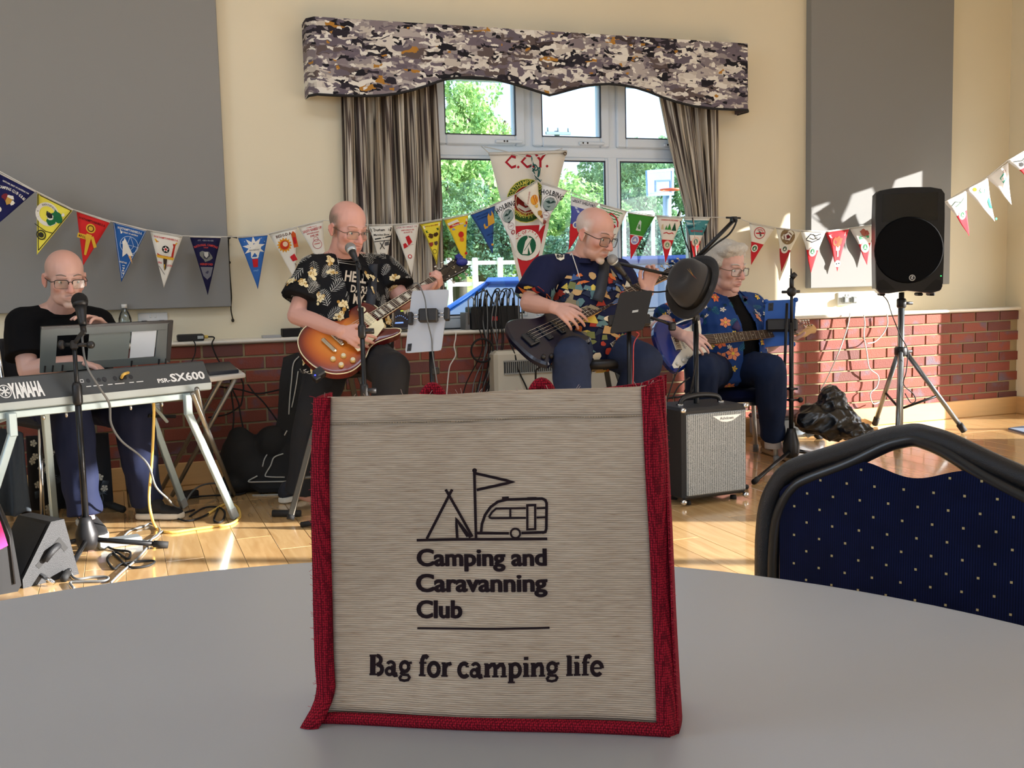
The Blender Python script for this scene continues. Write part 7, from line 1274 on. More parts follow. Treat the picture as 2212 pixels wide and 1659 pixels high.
def strings_and_neck(t, fr, x0, nut, w0, w1, zt, frets, inl, nstr, sc_len, fmat=ROSE, nmat=MAPLE, brx=0.0, head=None, bind=None):
    g = MB(); wd = lambda x: (w0+(w1-w0)*(x-x0)/(nut-x0))/2
    loft(g, [[fr((x, wd(x)*c, zt-.005+s)) for c, s in ((1, 0), (.95, -.012), (.5, -.021), (-.5, -.021), (-.95, -.012), (-1, 0))] for x in (x0+.02, (x0+nut)/2, nut)], nmat); g.build('neck', t)
    g = MB(); loft(g, [[fr((x, wd(x), zt-.005)), fr((x, wd(x), zt)), fr((x, -wd(x), zt)), fr((x, -wd(x), zt-.005))] for x in (x0, nut)], fmat, False); fb = g.build('fretboard', t)
    if bind:
        g = MB()
        for s in (-1, 1): tube(g, [fr((x0, s*wd(x0), zt-.002)), fr((nut, s*wd(nut), zt-.002))], .0022, bind, 5)
        g.build('binding', t)
    fx = [nut-sc_len*(1-2**(-k/12)) for k in range(1, frets+1)]
    g = MB()
    for x in fx:
        if x > x0+.004: box(g, (x, 0, zt+.0006), (.0022, wd(x)*2-.002, .0014), FRET, fr)
    g.build('frets', fb, kind='stuff')
    fx = [nut]+fx
    for k in (3, 5, 7, 9, 12, 15, 17, 19, 21):
        if k < len(fx) and fx[k] > x0:
            xc = (fx[k]+fx[k-1])/2; h = (fx[k-1]-fx[k])*.36; g = MB(); q = lambda x, y: fr((x, y, zt+.0008))
            if inl == 'block': poly(g, q, [(xc-h, -wd(xc)*.62), (xc+h, -wd(xc)*.70), (xc+h, wd(xc)*.70), (xc-h, wd(xc)*.62)], IVORY)
            elif k == 12: disc(g, q, xc, wd(xc)*.5, .003, IVORY, n=10); disc(g, q, xc, -wd(xc)*.5, .003, IVORY, n=10)
            else: disc(g, q, xc, 0, .0034, IVORY, n=10)
            g.build('inlay', fb)
    g = MB(); box(g, (nut+.002, 0, zt+.001), (.005, w1, .007), IVORY, fr); g.build('nut', t)
    g = MB(); top = zt+.006
    for k in range(nstr): u = -1+2*k/(nstr-1); tube(g, [fr((brx-.01, u*w0*.46, top+.006)), fr((brx, u*w0*.46, top+.008)), fr((nut, u*w1*.42, zt+.005)), fr((nut+.04+.02*k, u*w1*.42*.8, zt-.004))], .0008, NICK, 3)
    g.build('strings', t)
def guitar(label, pb, pn_, tilt, outl, th, color, edge=None, burst=None, base=None, name='electric_guitar'):
    fr, X, Y, Z = gframe(pb, pn_, tilt); O = smooth_outline(outl); n = len(O); t = thing(name, label, 'guitar', fr((0, 0, -th/2)))
    g = MB(); c = np.array([-.01, 0]) if burst else np.mean(O, 0); K = [1, .97, .9, .8, .68, .54, .38, .2, .02]
    if burst:
        rings = []; cols = []
        for k in K:
            rings.append([fr((c[0]+(p[0]-c[0])*k, c[1]+(p[1]-c[1])*k, -.004*(k > .98)+.010*(1-k**2.4)-.002)) for p in O])
        loft(g, rings, attr_mat('sunburst_lacquer'), True, True); o = g.build('body_top', t); ca = o.data.color_attributes.new('tint', 'FLOAT_COLOR', 'POINT')
        for i, kk in enumerate(K):
            cc = [np.interp(kk, [0, .45, .72, .9, 1], [lin(b)[q] for b in burst]) for q in range(3)]
            for j in range(n):
                p = O[j]; e = kk; xx = c[0]+(p[0]-c[0])*kk
                if xx > .10: f_ = min(1, (xx-.10)/.08); d = lin(burst[-1]); c2 = [a*(1-f_)+b*f_ for a, b in zip(cc, d)]
                else: c2 = cc
                ca.data[i*n+j].color = (*c2, 1)
        g = MB(); prism(g, [tuple(p) for p in O], -th, -.004, mat('cherry_lacquer', (92, 22, 22), .25, coat=.5), fr, .004); g.build('body_back', t)
        g = MB(); tube(g, [fr((p[0], p[1], -.004)) for p in O], .0028, CREAMP, 5, closed=True); g.build('binding', t)
    else:
        prism(g, [tuple(p) for p in O], -th, 0, color, fr, .010, smooth=False); g.build('body', t)
    return t, fr, O
def knob(t, fr, x, y, z, r, h, mt, top=None):
    g = MB(); lathe(g, [(r, 0), (r*.95, h*.6), (r*.8, h)], mt, lambda p: fr((x+p[0], y+p[1], z+p[2])), 16); 
    if top: disc(g, lambda a, b: fr((a, b, z+h+.0006)), x, y, r*.7, top, n=14)
    g.build('control_knob', t)
def pickup(t, fr, x, y, w_, l_, z, mt, poles=0, rot=0.0):
    c, s = math.cos(rot), math.sin(rot); f2 = lambda p: fr((x+p[0]*c-p[1]*s, y+p[0]*s+p[1]*c, z+p[2])); g = MB(); box(g, (0, 0, .004), (w_, l_, .012), mt, f2, .003)
    for k in range(poles): disc(g, lambda a, b: f2((a, b, .0105)), 0, -l_*.38+l_*.76*k/(poles-1), .0022, NICK, n=8)
    g.build('pickup', t)
def tuner(t, fr, x, y, z, s, mt=NICK):
    g = MB(); lathe(g, [(.0045, 0), (.005, .008), (.003, .010)], mt, lambda p: fr((x+p[0], y+p[1], z+p[2])), 8); tube(g, [fr((x, y+s*.012, z-.008)), fr((x, y+s*.030, z-.008))], .003, mt, 6); ell(g, (x, y+s*.036, z-.008), (.009, .007, .005), mt, fr, 8, 6); g.build('tuner', t)
# sunburst single-cut
LPo = [(-.167, 0), (-.160, .06), (-.13, .12), (-.075, .158), (-.02, .163), (.04, .145), (.09, .115), (.13, .108), (.17, .118), (.21, .130), (.245, .122), (.268, .090), (.276, .05), (.272, .0), (.235, -.026), (.212, -.036), (.213, -.06), (.235, -.085), (.262, -.105), (.272, -.122), (.255, -.135), (.22, -.132), (.17, -.118), (.13, -.110), (.09, -.117), (.04, -.147), (-.02, -.165), (-.075, -.16), (-.13, -.122), (-.16, -.06)]
LPb, LPn = dep(729, 739, 4.78), dep(944, 604, 5.08)
t, LPf, O = guitar('sunburst single cutaway electric guitar held by the standing singer', LPb, LPn, .62, LPo, .046, None, burst=[(226, 140, 52), (214, 122, 40), (178, 82, 30), (120, 38, 26), (84, 20, 24)])
strings_and_neck(t, LPf, .225, np.linalg.norm(LPn-LPb), .056, .043, .017, 22, 'block', 6, np.linalg.norm(LPn-LPb), nmat=mat('mahogany_neck', (96, 36, 26), .3, coat=.4), bind=CREAMP)
Ln = float(np.linalg.norm(LPn-LPb)); g = MB(); prism(g, [(Ln, -.022), (Ln+.03, -.034), (Ln+.14, -.044), (Ln+.175, -.036), (Ln+.165, -.012), (Ln+.178, 0), (Ln+.165, .012), (Ln+.175, .036), (Ln+.14, .044), (Ln+.03, .034), (Ln, .022)], -.004, .011, mat('black_headstock', (20, 19, 20), .25, coat=.5), LPf, .002); g.build('headstock', t)
for k in range(3):
    for s in (-1, 1): tuner(t, LPf, Ln+.05+.042*k, s*.030, .011, s)
g = MB(); q = lambda x, y: LPf((x, y, .0118)); text(g, 'LP', q, cm((170, 160, 120)), Ln+.11, -.006, .016, None, 'c', down=False); poly(g, q, [(Ln+.02, -.012), (Ln+.05, 0), (Ln+.02, .012)], IVORY) if False else poly(g, q, [(Ln+.015, -.008), (Ln+.03, -.006), (Ln+.035, 0), (Ln+.03, .006), (Ln+.015, .008)], IVORY); g.build('headstock_mark', t)
pickup(t, LPf, .055, 0, .036, .072, .012, NICK, 6); pickup(t, LPf, .19, 0, .036, .072, .014, CREAMP, 6)
for x in (.055, .19): g = MB(); box(g, (x, 0, .011), (.046, .092, .008), CREAMP, LPf, .002); g.build('pickup_ring', t)
g = MB(); box(g, (0, 0, .018), (.016, .082, .012), NICK, LPf, .003)
for k in range(6): box(g, (.001, -.03+.012*k, .026), (.012, .006, .006), NICK, LPf)
g.build('bridge', t); g = MB(); box(g, (-.048, 0, .018), (.020, .098, .013), NICK, LPf, .006); g.build('tailpiece', t)
g = MB(); prism(g, [(.02, -.045), (.075, -.040), (.19, -.03), (.235, -.034), (.215, -.075), (.14, -.102), (.05, -.118), (.025, -.112), (.03, -.07)], .018, .0215, CREAMP, LPf, .001); disc(g, lambda x, y: LPf((x, y, .0222)), .075, -.09, .0028, BLACK, n=8); g.build('pickguard', t)
for x, y in ((-.035, -.085), (-.082, -.070), (-.075, -.118), (-.018, -.130)): knob(t, LPf, x, y, .004, .0135, .014, mat('amber_knob', (206, 176, 110), .25), mat('knob_top', (226, 220, 196), .3, .4))
g = MB(); disc(g, lambda x, y: LPf((x, y, .009)), .205, .075, .019, CREAMP, n=20); tube(g, [LPf((.205, .075, .008)), LPf((.205, .075, .028))], .004, CREAMP, 8); g.build('toggle_switch', t)
g = MB(); c = LPf((Ln+.165, .0, .012)); ell(g, c, (.03, .022, .022), mat('blue_clip', (26, 40, 130), .4), n=10, m_=7); box(g, (Ln+.172, .03, .014), (.03, .036, .03), mat('blue_clip', (26, 40, 130), .4), LPf, .006); g.build('clip_tuner', t)
g = MB(); box(g, (Ln-.012, 0, .024), (.007, .060, .007), IVORY, LPf, .002); box(g, (Ln-.012, .034, .012), (.012, .014, .03), mat('red_capo', (170, 60, 50), .4), LPf, .004); g.build('capo', t)
g = MB(); box(g, (-.165, -.075, -.02), (.05, .045, .04), BLACK, LPf, .006); box(g, (-.19, -.085, -.02), (.03, .04, .03), mat('transmitter', (20, 20, 26), .4), LPf, .004); disc(g, lambda x, y: LPf((x, y, .002)), -.195, -.085, .004, mat('blue_led', (60, 70, 255), .3, emit=3), n=8); g.build('wireless_transmitter', t)
# dark bass
BSo = [(-.135, 0), (-.13, .07), (-.09, .14), (-.03, .168), (.04, .155), (.10, .122), (.15, .112), (.2, .125), (.25, .15), (.30, .165), (.335, .155), (.33, .13), (.29, .10), (.25, .07), (.235, .034), (.235, -.034), (.22, -.06), (.235, -.09), (.265, -.12), (.27, -.145), (.24, -.16), (.18, -.14), (.12, -.12), (.07, -.125), (.0, -.16), (-.06, -.175), (-.11, -.13), (-.132, -.07)]
BSo = [(x*(.62 if x < 0 else .94), y*.9) for x, y in BSo]; BSb, BSn = dep(1150, 732, 4.80), dep(1434, 598, 5.26); NVB = mat('midnight_blue_lacquer', (8, 12, 34), .3, coat=.25)
t, BSf, O = guitar('midnight blue bass guitar held by the seated bassist', BSb, BSn, .74, BSo, .042, NVB, name='bass_guitar'); Lb = float(np.linalg.norm(BSn-BSb))
strings_and_neck(t, BSf, .205, Lb, .062, .042, .013, 20, 'dot', 4, Lb)
g = MB(); box(g, (-.012, 0, .008), (.055, .075, .014), BLACK, BSf, .003)
for k in range(4): box(g, (.0, -.027+.018*k, .017), (.03, .012, .008), STEEL, BSf, .002)
g.build('bridge', t); pickup(t, BSf, .075, 0, .03, .095, .002, BLACK, 4); pickup(t, BSf, .155, 0, .03, .095, .002, BLACK, 4)
for x, y in ((-.035, -.118), (.0, -.132), (.06, -.105)): knob(t, BSf, x, y, .001, .011, .016, BLACK)
g = MB(); prism(g, [(Lb, -.021), (Lb+.04, -.034), (Lb+.19, -.03), (Lb+.21, 0), (Lb+.2, .036), (Lb+.04, .034), (Lb, .021)], -.006, .006, NVB, BSf, .002); g.build('headstock', t)
for k in range(4): tuner(t, BSf, Lb+.05+.04*k, .03, .006, 1)
# blue double-cut
STo = [(-.155, 0), (-.15, .07), (-.11, .13), (-.05, .155), (.01, .145), (.06, .12), (.11, .115), (.16, .13), (.21, .15), (.25, .15), (.262, .13), (.24, .10), (.20, .065), (.19, .03), (.19, -.03), (.185, -.055), (.2, -.085), (.225, -.11), (.225, -.135), (.19, -.145), (.14, -.125), (.09, -.115), (.04, -.13), (-.02, -.16), (-.08, -.165), (-.125, -.12), (-.15, -.06)]
STo = [(x*(.8 if x < 0 else .96), y*.92) for x, y in STo]; STb, STn = dep(1461, 742, 5.50), dep(1718, 716, 5.97); BLL = mat('royal_blue_lacquer', (8, 44, 128), .2, coat=.5)
t, STf, O = guitar('royal blue electric guitar with a white pickguard held by the white haired man', STb, STn, .30, STo, .042, BLL); Ls = float(np.linalg.norm(STn-STb))
strings_and_neck(t, STf, .17, Ls, .056, .043, .013, 21, 'dot', 6, Ls)
WPG = mat('white_pickguard', (226, 224, 214), .35); g = MB(); pg = [(.02, .045), (.06, .07), (.12, .085), (.18, .112), (.215, .12), (.2, .06), (.185, .03), (.185, -.03), (.18, -.06), (.2, -.10), (.19, -.125), (.14, -.112), (.08, -.10), (.03, -.112), (-.03, -.135), (-.075, -.135), (-.08, -.115), (-.03, -.07), (.01, -.045), (.018, 0)]; prism(g, pg[::-1], .0002, .003, WPG, STf, .001); g.build('pickguard', t)
for x, r in ((.045, .18), (.105, 0), (.158, 0)): pickup(t, STf, x, 0, .018, .07, .002, WPG, 6, r)
for x, y in ((.04, -.085), (.0, -.10), (-.045, -.115)): knob(t, STf, x, y, .003, .010, .012, WPG)
g = MB(); box(g, (-.005, 0, .006), (.044, .082, .010), CHROME, STf, .002)
for k in range(6): box(g, (-.005, -.028+.0112*k, .013), (.03, .009, .006), NICK, STf, .001)
g.build('bridge', t); g = MB(); tube(g, [STf((.08, -.072, .004)), STf((.09, -.085, .018))], .003, WPG, 6); g.build('selector_switch', t)
g = MB(); prism(g, [(Ls, -.021), (Ls+.03, -.036), (Ls+.07, -.038), (Ls+.12, -.02), (Ls+.155, -.02), (Ls+.175, .0), (Ls+.165, .028), (Ls+.14, .034), (Ls+.05, .03), (Ls, .021)], -.009, .004, MAPLE, STf, .002); g.build('headstock', t)
for k in range(6): tuner(t, STf, Ls+.03+.022*k, .026, .004, 1)
# ================================================================== PEOPLE
FH, RH = nz(_f*A3(1, 1, 0)), nz(_r2*A3(1, 1, 0)); UZ = A3(0, 0, 1)
def skin_mat(name):
    return attr_mat(name, .5, .0, 'tint')
SKIN = skin_mat('skin')
def hand(mb, wrist, d, n, curl, s=1.0, thumb=1, spread=.10, tcurl=.5):
    """d: wrist->knuckles, n: palm normal (side the fingers close to), thumb=+1/-1 side"""
    d = nz(d); n = nz(n-d*np.dot(n, d)); sd = np.cross(d, n)*thumb; w = np.array(wrist, float)
    L_ = [.088, .092, .086, .078]; PH = [(.044, .026, .021), (.048, .029, .022), (.044, .027, .021), (.035, .021, .019)]
    for k in range(4):
        off = (1.5-k)*.0205*s; kn_ = w+d*L_[k]*s+sd*off+n*(-.004 if k in (1, 2) else .0)*s
        tube(mb, [w+sd*off*.62, (w+kn_)/2+sd*off*.05-n*.002, kn_], [.0155*s, .0140*s, .0108*s], None, 8, rnd_caps=True)
        a = 0; p_ = kn_; fd = nz(d+sd*(1.5-k)*spread); pts = [p_]; cu = curl[k] if hasattr(curl, '__len__') else curl
        for j, l in enumerate(PH[k]):
            a += cu*(1.0 if j == 0 else 1.05); v = fd*math.cos(a)+n*math.sin(a); p_ = p_+v*l*s; pts.append(p_)
        tube(mb, pts, [.0098*s, .0090*s, .0082*s, .0070*s], None, 8, rnd_caps=True)
    tb = w+d*.022*s+sd*.024*s; m1 = tb+nz(d*.8+sd*.75+n*.35)*.042*s; m2 = m1+nz(d*(1-.3*tcurl)+sd*.25+n*tcurl)*.034*s; m3 = m2+nz(d*(.9-.4*tcurl)-sd*.05+n*tcurl)*.026*s
    tube(mb, [w+d*.012*s+sd*.012*s, tb, m1, m2, m3], [.015*s, .0155*s, .0125*s, .0105*s, .0085*s], None, 8, rnd_caps=True)
class Head:
    def __init__(s, px, py, D, th, ph, rl=0.0, sc_=1.06):
        s.c = dep(px, py, D); F_ = -FH*math.cos(th)+RH*math.sin(th); F_ = F_*math.cos(ph)-UZ*math.sin(ph); R_ = nz(np.cross(F_, UZ)); U_ = np.cross(R_, F_)
        R2 = R_*math.cos(rl)+U_*math.sin(rl); U2 = np.cross(R2, F_); s.R, s.F, s.U, s.s = R2, F_, U2, sc_
        s.M = np.array([R2, F_, U2]).T*sc_; s.fr = lambda p: s.c+s.M@np.array(p, float); s.inv = np.linalg.inv(s.M)
    def shapes(s, mb, neck, jowl=1.0):
        f = s.fr
        ell(mb, (0, -.018, .040), (.0755, .096, .078), None, f, 22, 14); ell(mb, (0, .028, -.018), (.0635, .058, .078), None, f, 20, 12); ell(mb, (0, .024, -.072), (.056*jowl, .056, .040), None, f, 18, 10); ell(mb, (0, .068, -.100), (.025, .018, .017), None, f, 12, 8)
        tube(mb, [f((-.040, .066, .020)), f((-.018, .080, .021)), f((.018, .080, .021)), f((.040, .066, .020))], .0105, None, 8, rnd_caps=True)
        tube(mb, [f((0, .080, .012)), f((0, .093, -.012)), f((0, .106, -.034))], [.0085, .0105, .0135], None, 10, rnd_caps=True)
        for q in (-1, 1):
            ell(mb, (q*.0125, .094, -.037), (.0085, .010, .0075), None, f, 10, 7); ell(mb, (q*.042, .058, -.026), (.020, .020, .018), None, f, 12, 8)
            tube(mb, [f((q*.047, .064, .003)), f((q*.031, .077, .0085)), f((q*.016, .076, .003))], .0042, None, 6, rnd_caps=True); tube(mb, [f((q*.046, .062, -.006)), f((q*.031, .073, -.0105)), f((q*.017, .074, -.005))], .0042, None, 6, rnd_caps=True)
            tube(mb, [f((q*.027, .077, -.044)), f((q*.034, .068, -.066))], .006, None, 6, rnd_caps=True)
            ell(mb, (q*.076, -.012, -.010), (.008, .017, .031), None, f, 12, 9); tube(mb, [f((q*.080, .000, -.034)), f((q*.086, -.022, -.016)), f((q*.087, -.026, .008)), f((q*.083, -.010, .022)), f((q*.078, .003, .012))], .0046, None, 6, rnd_caps=True)
        tube(mb, [f((-.023, .078, -.0655)), f((-.008, .0885, -.0615)), f((.008, .0885, -.0615)), f((.023, .078, -.0655))], .0058, None, 8, rnd_caps=True)
        tube(mb, [f((-.020, .078, -.0735)), f((0, .0865, -.0765)), f((.020, .078, -.0735))], .0064, None, 8, rnd_caps=True)
        tube(mb, [f((0, -.018, -.02)), f((0, -.026, -.085)), neck], [.058, .058, .066], None, 16)
    def tint(s, co, base, stub=None, extra=None):
        l = (co-s.c)@s.inv.T; n = len(co); col = np.tile(np.array(lin(base)), (n, 1)); rs = np.random.RandomState(1)
        def blob(c, r, cc, a):
            d = np.sqrt((((l-np.array(c))/np.array(r))**2).sum(1)); w = np.clip(1.25-d, 0, 1)[:, None]*a; col[:] = col*(1-w)+np.array(lin(cc))*w
        red = (204, 120, 104); blob((0, .10, -.03), (.02, .03, .03), red, .6); [blob((q*.045, .06, -.03), (.025, .03, .022), red, .45) for q in (-1, 1)]; [blob((q*.08, -.01, -.01), (.02, .03, .04), red, .6) for q in (-1, 1)]
        blob((0, .085, -.0695), (.024, .02, .010), (176, 98, 92), .75); blob((0, .02, .10), (.07, .08, .05), (214, 150, 128), .4)
        [blob((q*.031, .07, -.001), (.018, .02, .012), (170, 112, 98), .5) for q in (-1, 1)]
        if extra:
            sm = lambda a, b, x: np.clip((x-a)/(b-a), 0, 1); w = np.maximum(sm(.0, -.05, l[:, 1])*sm(.098, .06, l[:, 2]), sm(.030, .0, l[:, 1])*sm(.075, .05, l[:, 2])*sm(.052, .062, np.abs(l[:, 0])))*sm(-.055, -.03, l[:, 2])*(np.abs(l[:, 0]) < .0795)*(rs.uniform(.72, 1, n)); w = (w*extra[1])[:, None]; col[:] = col*(1-w)+np.array(lin(extra[0]))*w
        if stub:
            for c, r, a in stub[1]: blob(c, r, stub[0], a)
        return col
    def eyes(s, par):
        for q in (-1, 1):
            c = A3(q*.031, .0645, -.001); g = MB(); ell(g, tuple(c), (.0125, .0125, .0115), mat('eye_white', (226, 220, 212), .25, coat=.5), s.fr, 14, 9)
            fr = lambda p: s.fr(c+A3(p[0], .0122+.0*p[1], p[1])); disc(g, lambda x, y: s.fr(c+A3(x+.001*0, .0127, y-.002)), 0, 0, .0052, mat('iris_grey_blue', (72, 92, 104), .2), n=12); disc(g, lambda x, y: s.fr(c+A3(x, .0130, y-.002)), 0, 0, .0024, BLACK, n=10); g.build('eye', par)
    def brows(s, par, mt, th=.0045):
        for q in (-1, 1): g = MB(); tube(g, catmull([s.fr((q*.014, .0885, .024)), s.fr((q*.032, .083, .030)), s.fr((q*.050, .066, .025))], 4), [th*.8]+[th]*7+[th*.5], mt, 6, flat=.6, rnd_caps=False); g.build('eyebrow', par)
    def glasses(s, par, frm, w_=.027, h=.019, full=True, drop=.004, tint=(236, 242, 240)):
        t = MB(); y0 = .096
        def rim(q):
            o = []
            for i in range(20):
                a = 2*math.pi*i/20; e = .45; ca, sa = math.cos(a), math.sin(a); x = w_*math.copysign(abs(ca)**e, ca); z = h*math.copysign(abs(sa)**e, sa)*(1 if sa > 0 else 1.05); o.append((q*.0335+x, y0-.012*((q*.0335+x)/.06)**2, -.004-drop+z))
            return o
        for q in (-1, 1):
            o = rim(q)
            if full: tube(t, [s.fr(p) for p in o], .0017, frm, 6, closed=True)
            else: tube(t, [s.fr(p) for p in o[:11]], .0019, frm, 6); tube(t, [s.fr(p) for p in o[10:]+o[:1]], .0008, frm, 4)
            tube(t, catmull([s.fr((q*(.0335+w_), y0-.012, -.004-drop+h*.6)), s.fr((q*.072, .07, .004-drop)), s.fr((q*.078, .02, .003)), s.fr((q*.080, -.018, .004)), s.fr((q*.082, -.034, -.014))], 4), .0019, frm, 6)
        tube(t, [s.fr((-.009, y0+.001, .004-drop)), s.fr((0, y0+.005, .007-drop)), s.fr((.009, y0+.001, .004-drop))], .0016, frm, 6)
        for q in (-1, 1): tube(t, [s.fr((q*.008, y0-.002, -.006-drop)), s.fr((q*.010, y0-.010, -.010-drop))], .001, frm, 4)
        o = t.build('glasses', par); g = MB()
        for q in (-1, 1): g.add([s.fr(p) for p in rim(q)], [tuple(range(20))], glass('spectacle_lens', tint, .05))
        g.build('lens', o)
def torso(mb, pel, neck, lat_h, lat_s, ws, ds, fwd):
    """rings from pelvis to neck; ws: half widths, ds: half depths at pelvis, waist, belly, chest, shoulder, neck"""
    rings = []; ts = [0, .18, .40, .68, .86, .95, 1.0]
    for k, tt in enumerate(ts):
        c = pel+(neck-pel)*tt; l = nz(lat_h*(1-tt)+lat_s*tt); dp_ = nz(np.cross(l, UZ)); dp_ = dp_ if np.dot(dp_, fwd) > 0 else -dp_; c = c+dp_*(.02 if 0 < k < 4 else 0)
        rings.append(ell_ring(c, l, dp_, ws[k], ds[k], 20))
    rings.insert(0, [np.mean(rings[0], 0)+(q-np.mean(rings[0], 0))*.6-UZ*.05 for q in rings[0]]); loft(mb, rings, None)
def shoe(par, heel, toe, upper, sole, lace=None, nm='shoe', h=.075, lab=None):
    heel, toe = heel*A3(1, 1, 0), toe*A3(1, 1, 0); d = nz(toe-heel); L = float(np.linalg.norm(toe-heel)); sd = np.cross(UZ, d); fr = frame(heel, d, sd, UZ)
    so = [(0, -.026), (-.012, 0), (0, .026), (.05, .033), (L*.45, .034), (L*.7, .046), (L*.9, .038), (L, .012), (L, -.012), (L*.9, -.036), (L*.7, -.042), (L*.45, -.032), (.05, -.033)]
    g = MB(); prism(g, [tuple(p) for p in smooth_outline(so, 3)], .003, .030, sole, fr, .006); s_ = g.build('sole', par) if par else None
    g = MB(); rg = []
    for x, w_, z0, z1 in ((-.006, .022, .026, .075), (.02, .031, .022, .105), (.07, .033, .022, .105), (.11, .034, .022, .085), (L*.55, .038, .022, .068), (L*.75, .042, .022, .054), (L*.92, .034, .022, .042), (L-.006, .012, .024, .034)): rg.append([fr((x, w_*math.cos(a), (z0+z1)/2+(z1-z0)/2*math.sin(a)*(1 if math.sin(a) > 0 else 1))) for a in np.linspace(0, 2*math.pi, 17)[:-1]])
    loft(g, rg, upper); u = g.build(nm, par, label=lab); adopt(s_, u) if s_ else None
    if lace:
        g = MB()
        for i in range(5): x = .10+i*.022; z = .098-.012*i-.0008*i*i; tube(g, [fr((x, -.02, z-.006)), fr((x+.006, 0, z+.003)), fr((x, .02, z-.006))], .003, lace, 5)
        tube(g, catmull([fr((.10, .0, .103)), fr((.09, .022, .098)), fr((.10, .034, .082))], 3), .0026, lace, 5); tube(g, catmull([fr((.10, .0, .103)), fr((.09, -.022, .098)), fr((.105, -.034, .084))], 3), .0026, lace, 5); g.build('laces', u)
def bvh_of(me_co, me): return BVHTree.FromPolygons([tuple(c) for c in me_co], [tuple(p.vertices) for p in me.polygons])
def caster(bv, off=.002, fall=5.0):
    def f(px, py):
        d = Vector(nz(ray(px, py))); h = bv.ray_cast(Vector(CAM), d)
        if h[0] is None: h = bv.find_nearest(Vector(dep(px, py, fall)))
        return np.array(h[0])-np.array(d)*off
    return f
def decal_map(bv, c, n, rot, off=.0016):
    x, y, z = basis(n); a, b = math.cos(rot), math.sin(rot); X, Y = x*a+y*b, -x*b+y*a; c = np.array(c, float)
    def f(u, v):
        p = c+X*u+Y*v; h = bv.find_nearest(Vector(p)); return np.array(h[0])+np.array(z)*off*.5+nz(np.array(h[1]) if np.dot(np.array(h[1]), z) > 0 else z)*off
    return f
def scatter(me, co, n, seed, ok, mind):
    q = random.Random(seed); no = np.empty(len(co)*3); me.vertices.foreach_get('normal', no); no = no.reshape(-1, 3); o = []
    for _ in range(n*30):
        i = q.randrange(len(co)); 
        if not ok(co[i], no[i]): continue
        if all(np.linalg.norm(co[i]-k[0]) > mind for k in o): o.append((co[i], no[i]))
        if len(o) >= n: break
    return o
def palm(g, mp, L, c1, mt):
    for i in range(8):
        t_ = i/8; l = L*.34*math.sin(math.pi*(.25+.7*t_)); b = (0, L*t_)
        for s in (-1, 1): tip = (s*l, L*t_+l*.75); m_ = (s*l*.5, L*t_+l*.48); w_ = L*.027; g.add([mp(*b), mp(m_[0], m_[1]-w_), mp(*tip), mp(m_[0], m_[1]+w_*.6)], [(0, 1, 2, 3)], mt)
    stroke(g, mp, [(0, 0), (0, L*.5), (0, L)], L*.025, mt)
def flower(g, mp, r, mt, mt2, n=5, ph=0):
    for j in range(n): a = ph+2*math.pi*j/n; poly(g, mp, [(0, 0), (r*.7*math.cos(a-.45), r*.7*math.sin(a-.45)), (r*math.cos(a), r*math.sin(a)), (r*.7*math.cos(a+.45), r*.7*math.sin(a+.45))], mt)
    disc(g, mp, 0, 0, r*.22, mt2, n=8)
def person(label, hd, neck, shA, shB, pel, hipw, armA, armB, hands, legA, legB, tone, stub, hairc=None, jowl=1.0):
    """A = viewer-left side. arm: (elbow, wrist). leg: (knee, ankle, toe)"""
    lat_s = nz(shB-shA); lat_h = nz(lat_s*A3(1, 1, 0)); fwd = nz(hd.F*A3(1, 1, 0)); mb = MB(); hd.shapes(mb, neck, jowl)
    torso(mb, pel, neck, lat_h, lat_s, [.155, .150, .150, .155, .14, .09, .06], [.11, .11, .115, .11, .09, .07, .055], fwd)
    for sh, (el, wr) in ((shA, armA), (shB, armB)): tube(mb, [sh, (sh+el)/2, el], [.052, .050, .043], None, 12, rnd_caps=True); tube(mb, [el, el+(wr-el)*.35, wr], [.043, .044, .029], None, 12, rnd_caps=True); tube(mb, [neck, sh], [.06, .055], None, 10)
    for h in hands: hand(mb, **h)
    hips = (pel-lat_h*hipw, pel+lat_h*hipw)
    for hp_, (kn_, an_, toe) in zip(hips, (legA, legB)): tube(mb, [hp_, kn_], [.085, .055], None, 12, rnd_caps=True); tube(mb, [kn_, kn_+(an_-kn_)*.3, an_], [.055, .056, .036], None, 12, rnd_caps=True); tube(mb, [an_, an_*A3(1, 1, 0)+UZ*.05+nz((toe-an_)*A3(1, 1, 0))*.06], [.036, .028], None, 8, rnd_caps=True)
    me, co = fuse(mb, 'person', .0046, 5, .5)
    col = hd.tint(co, tone, stub, hairc); ca = me.color_attributes.new('tint', 'FLOAT_COLOR', 'POINT'); ca.data.foreach_set('color', np.concatenate([col, np.ones((len(co), 1))], 1).ravel())
    foot = (legA[1]+legB[1])/2; o = link_mesh(me, 'person', SKIN, None, (float(pel[0]), float(pel[1]), 0.0)); tag(o, label, 'person'); hd.eyes(o); return o, hips
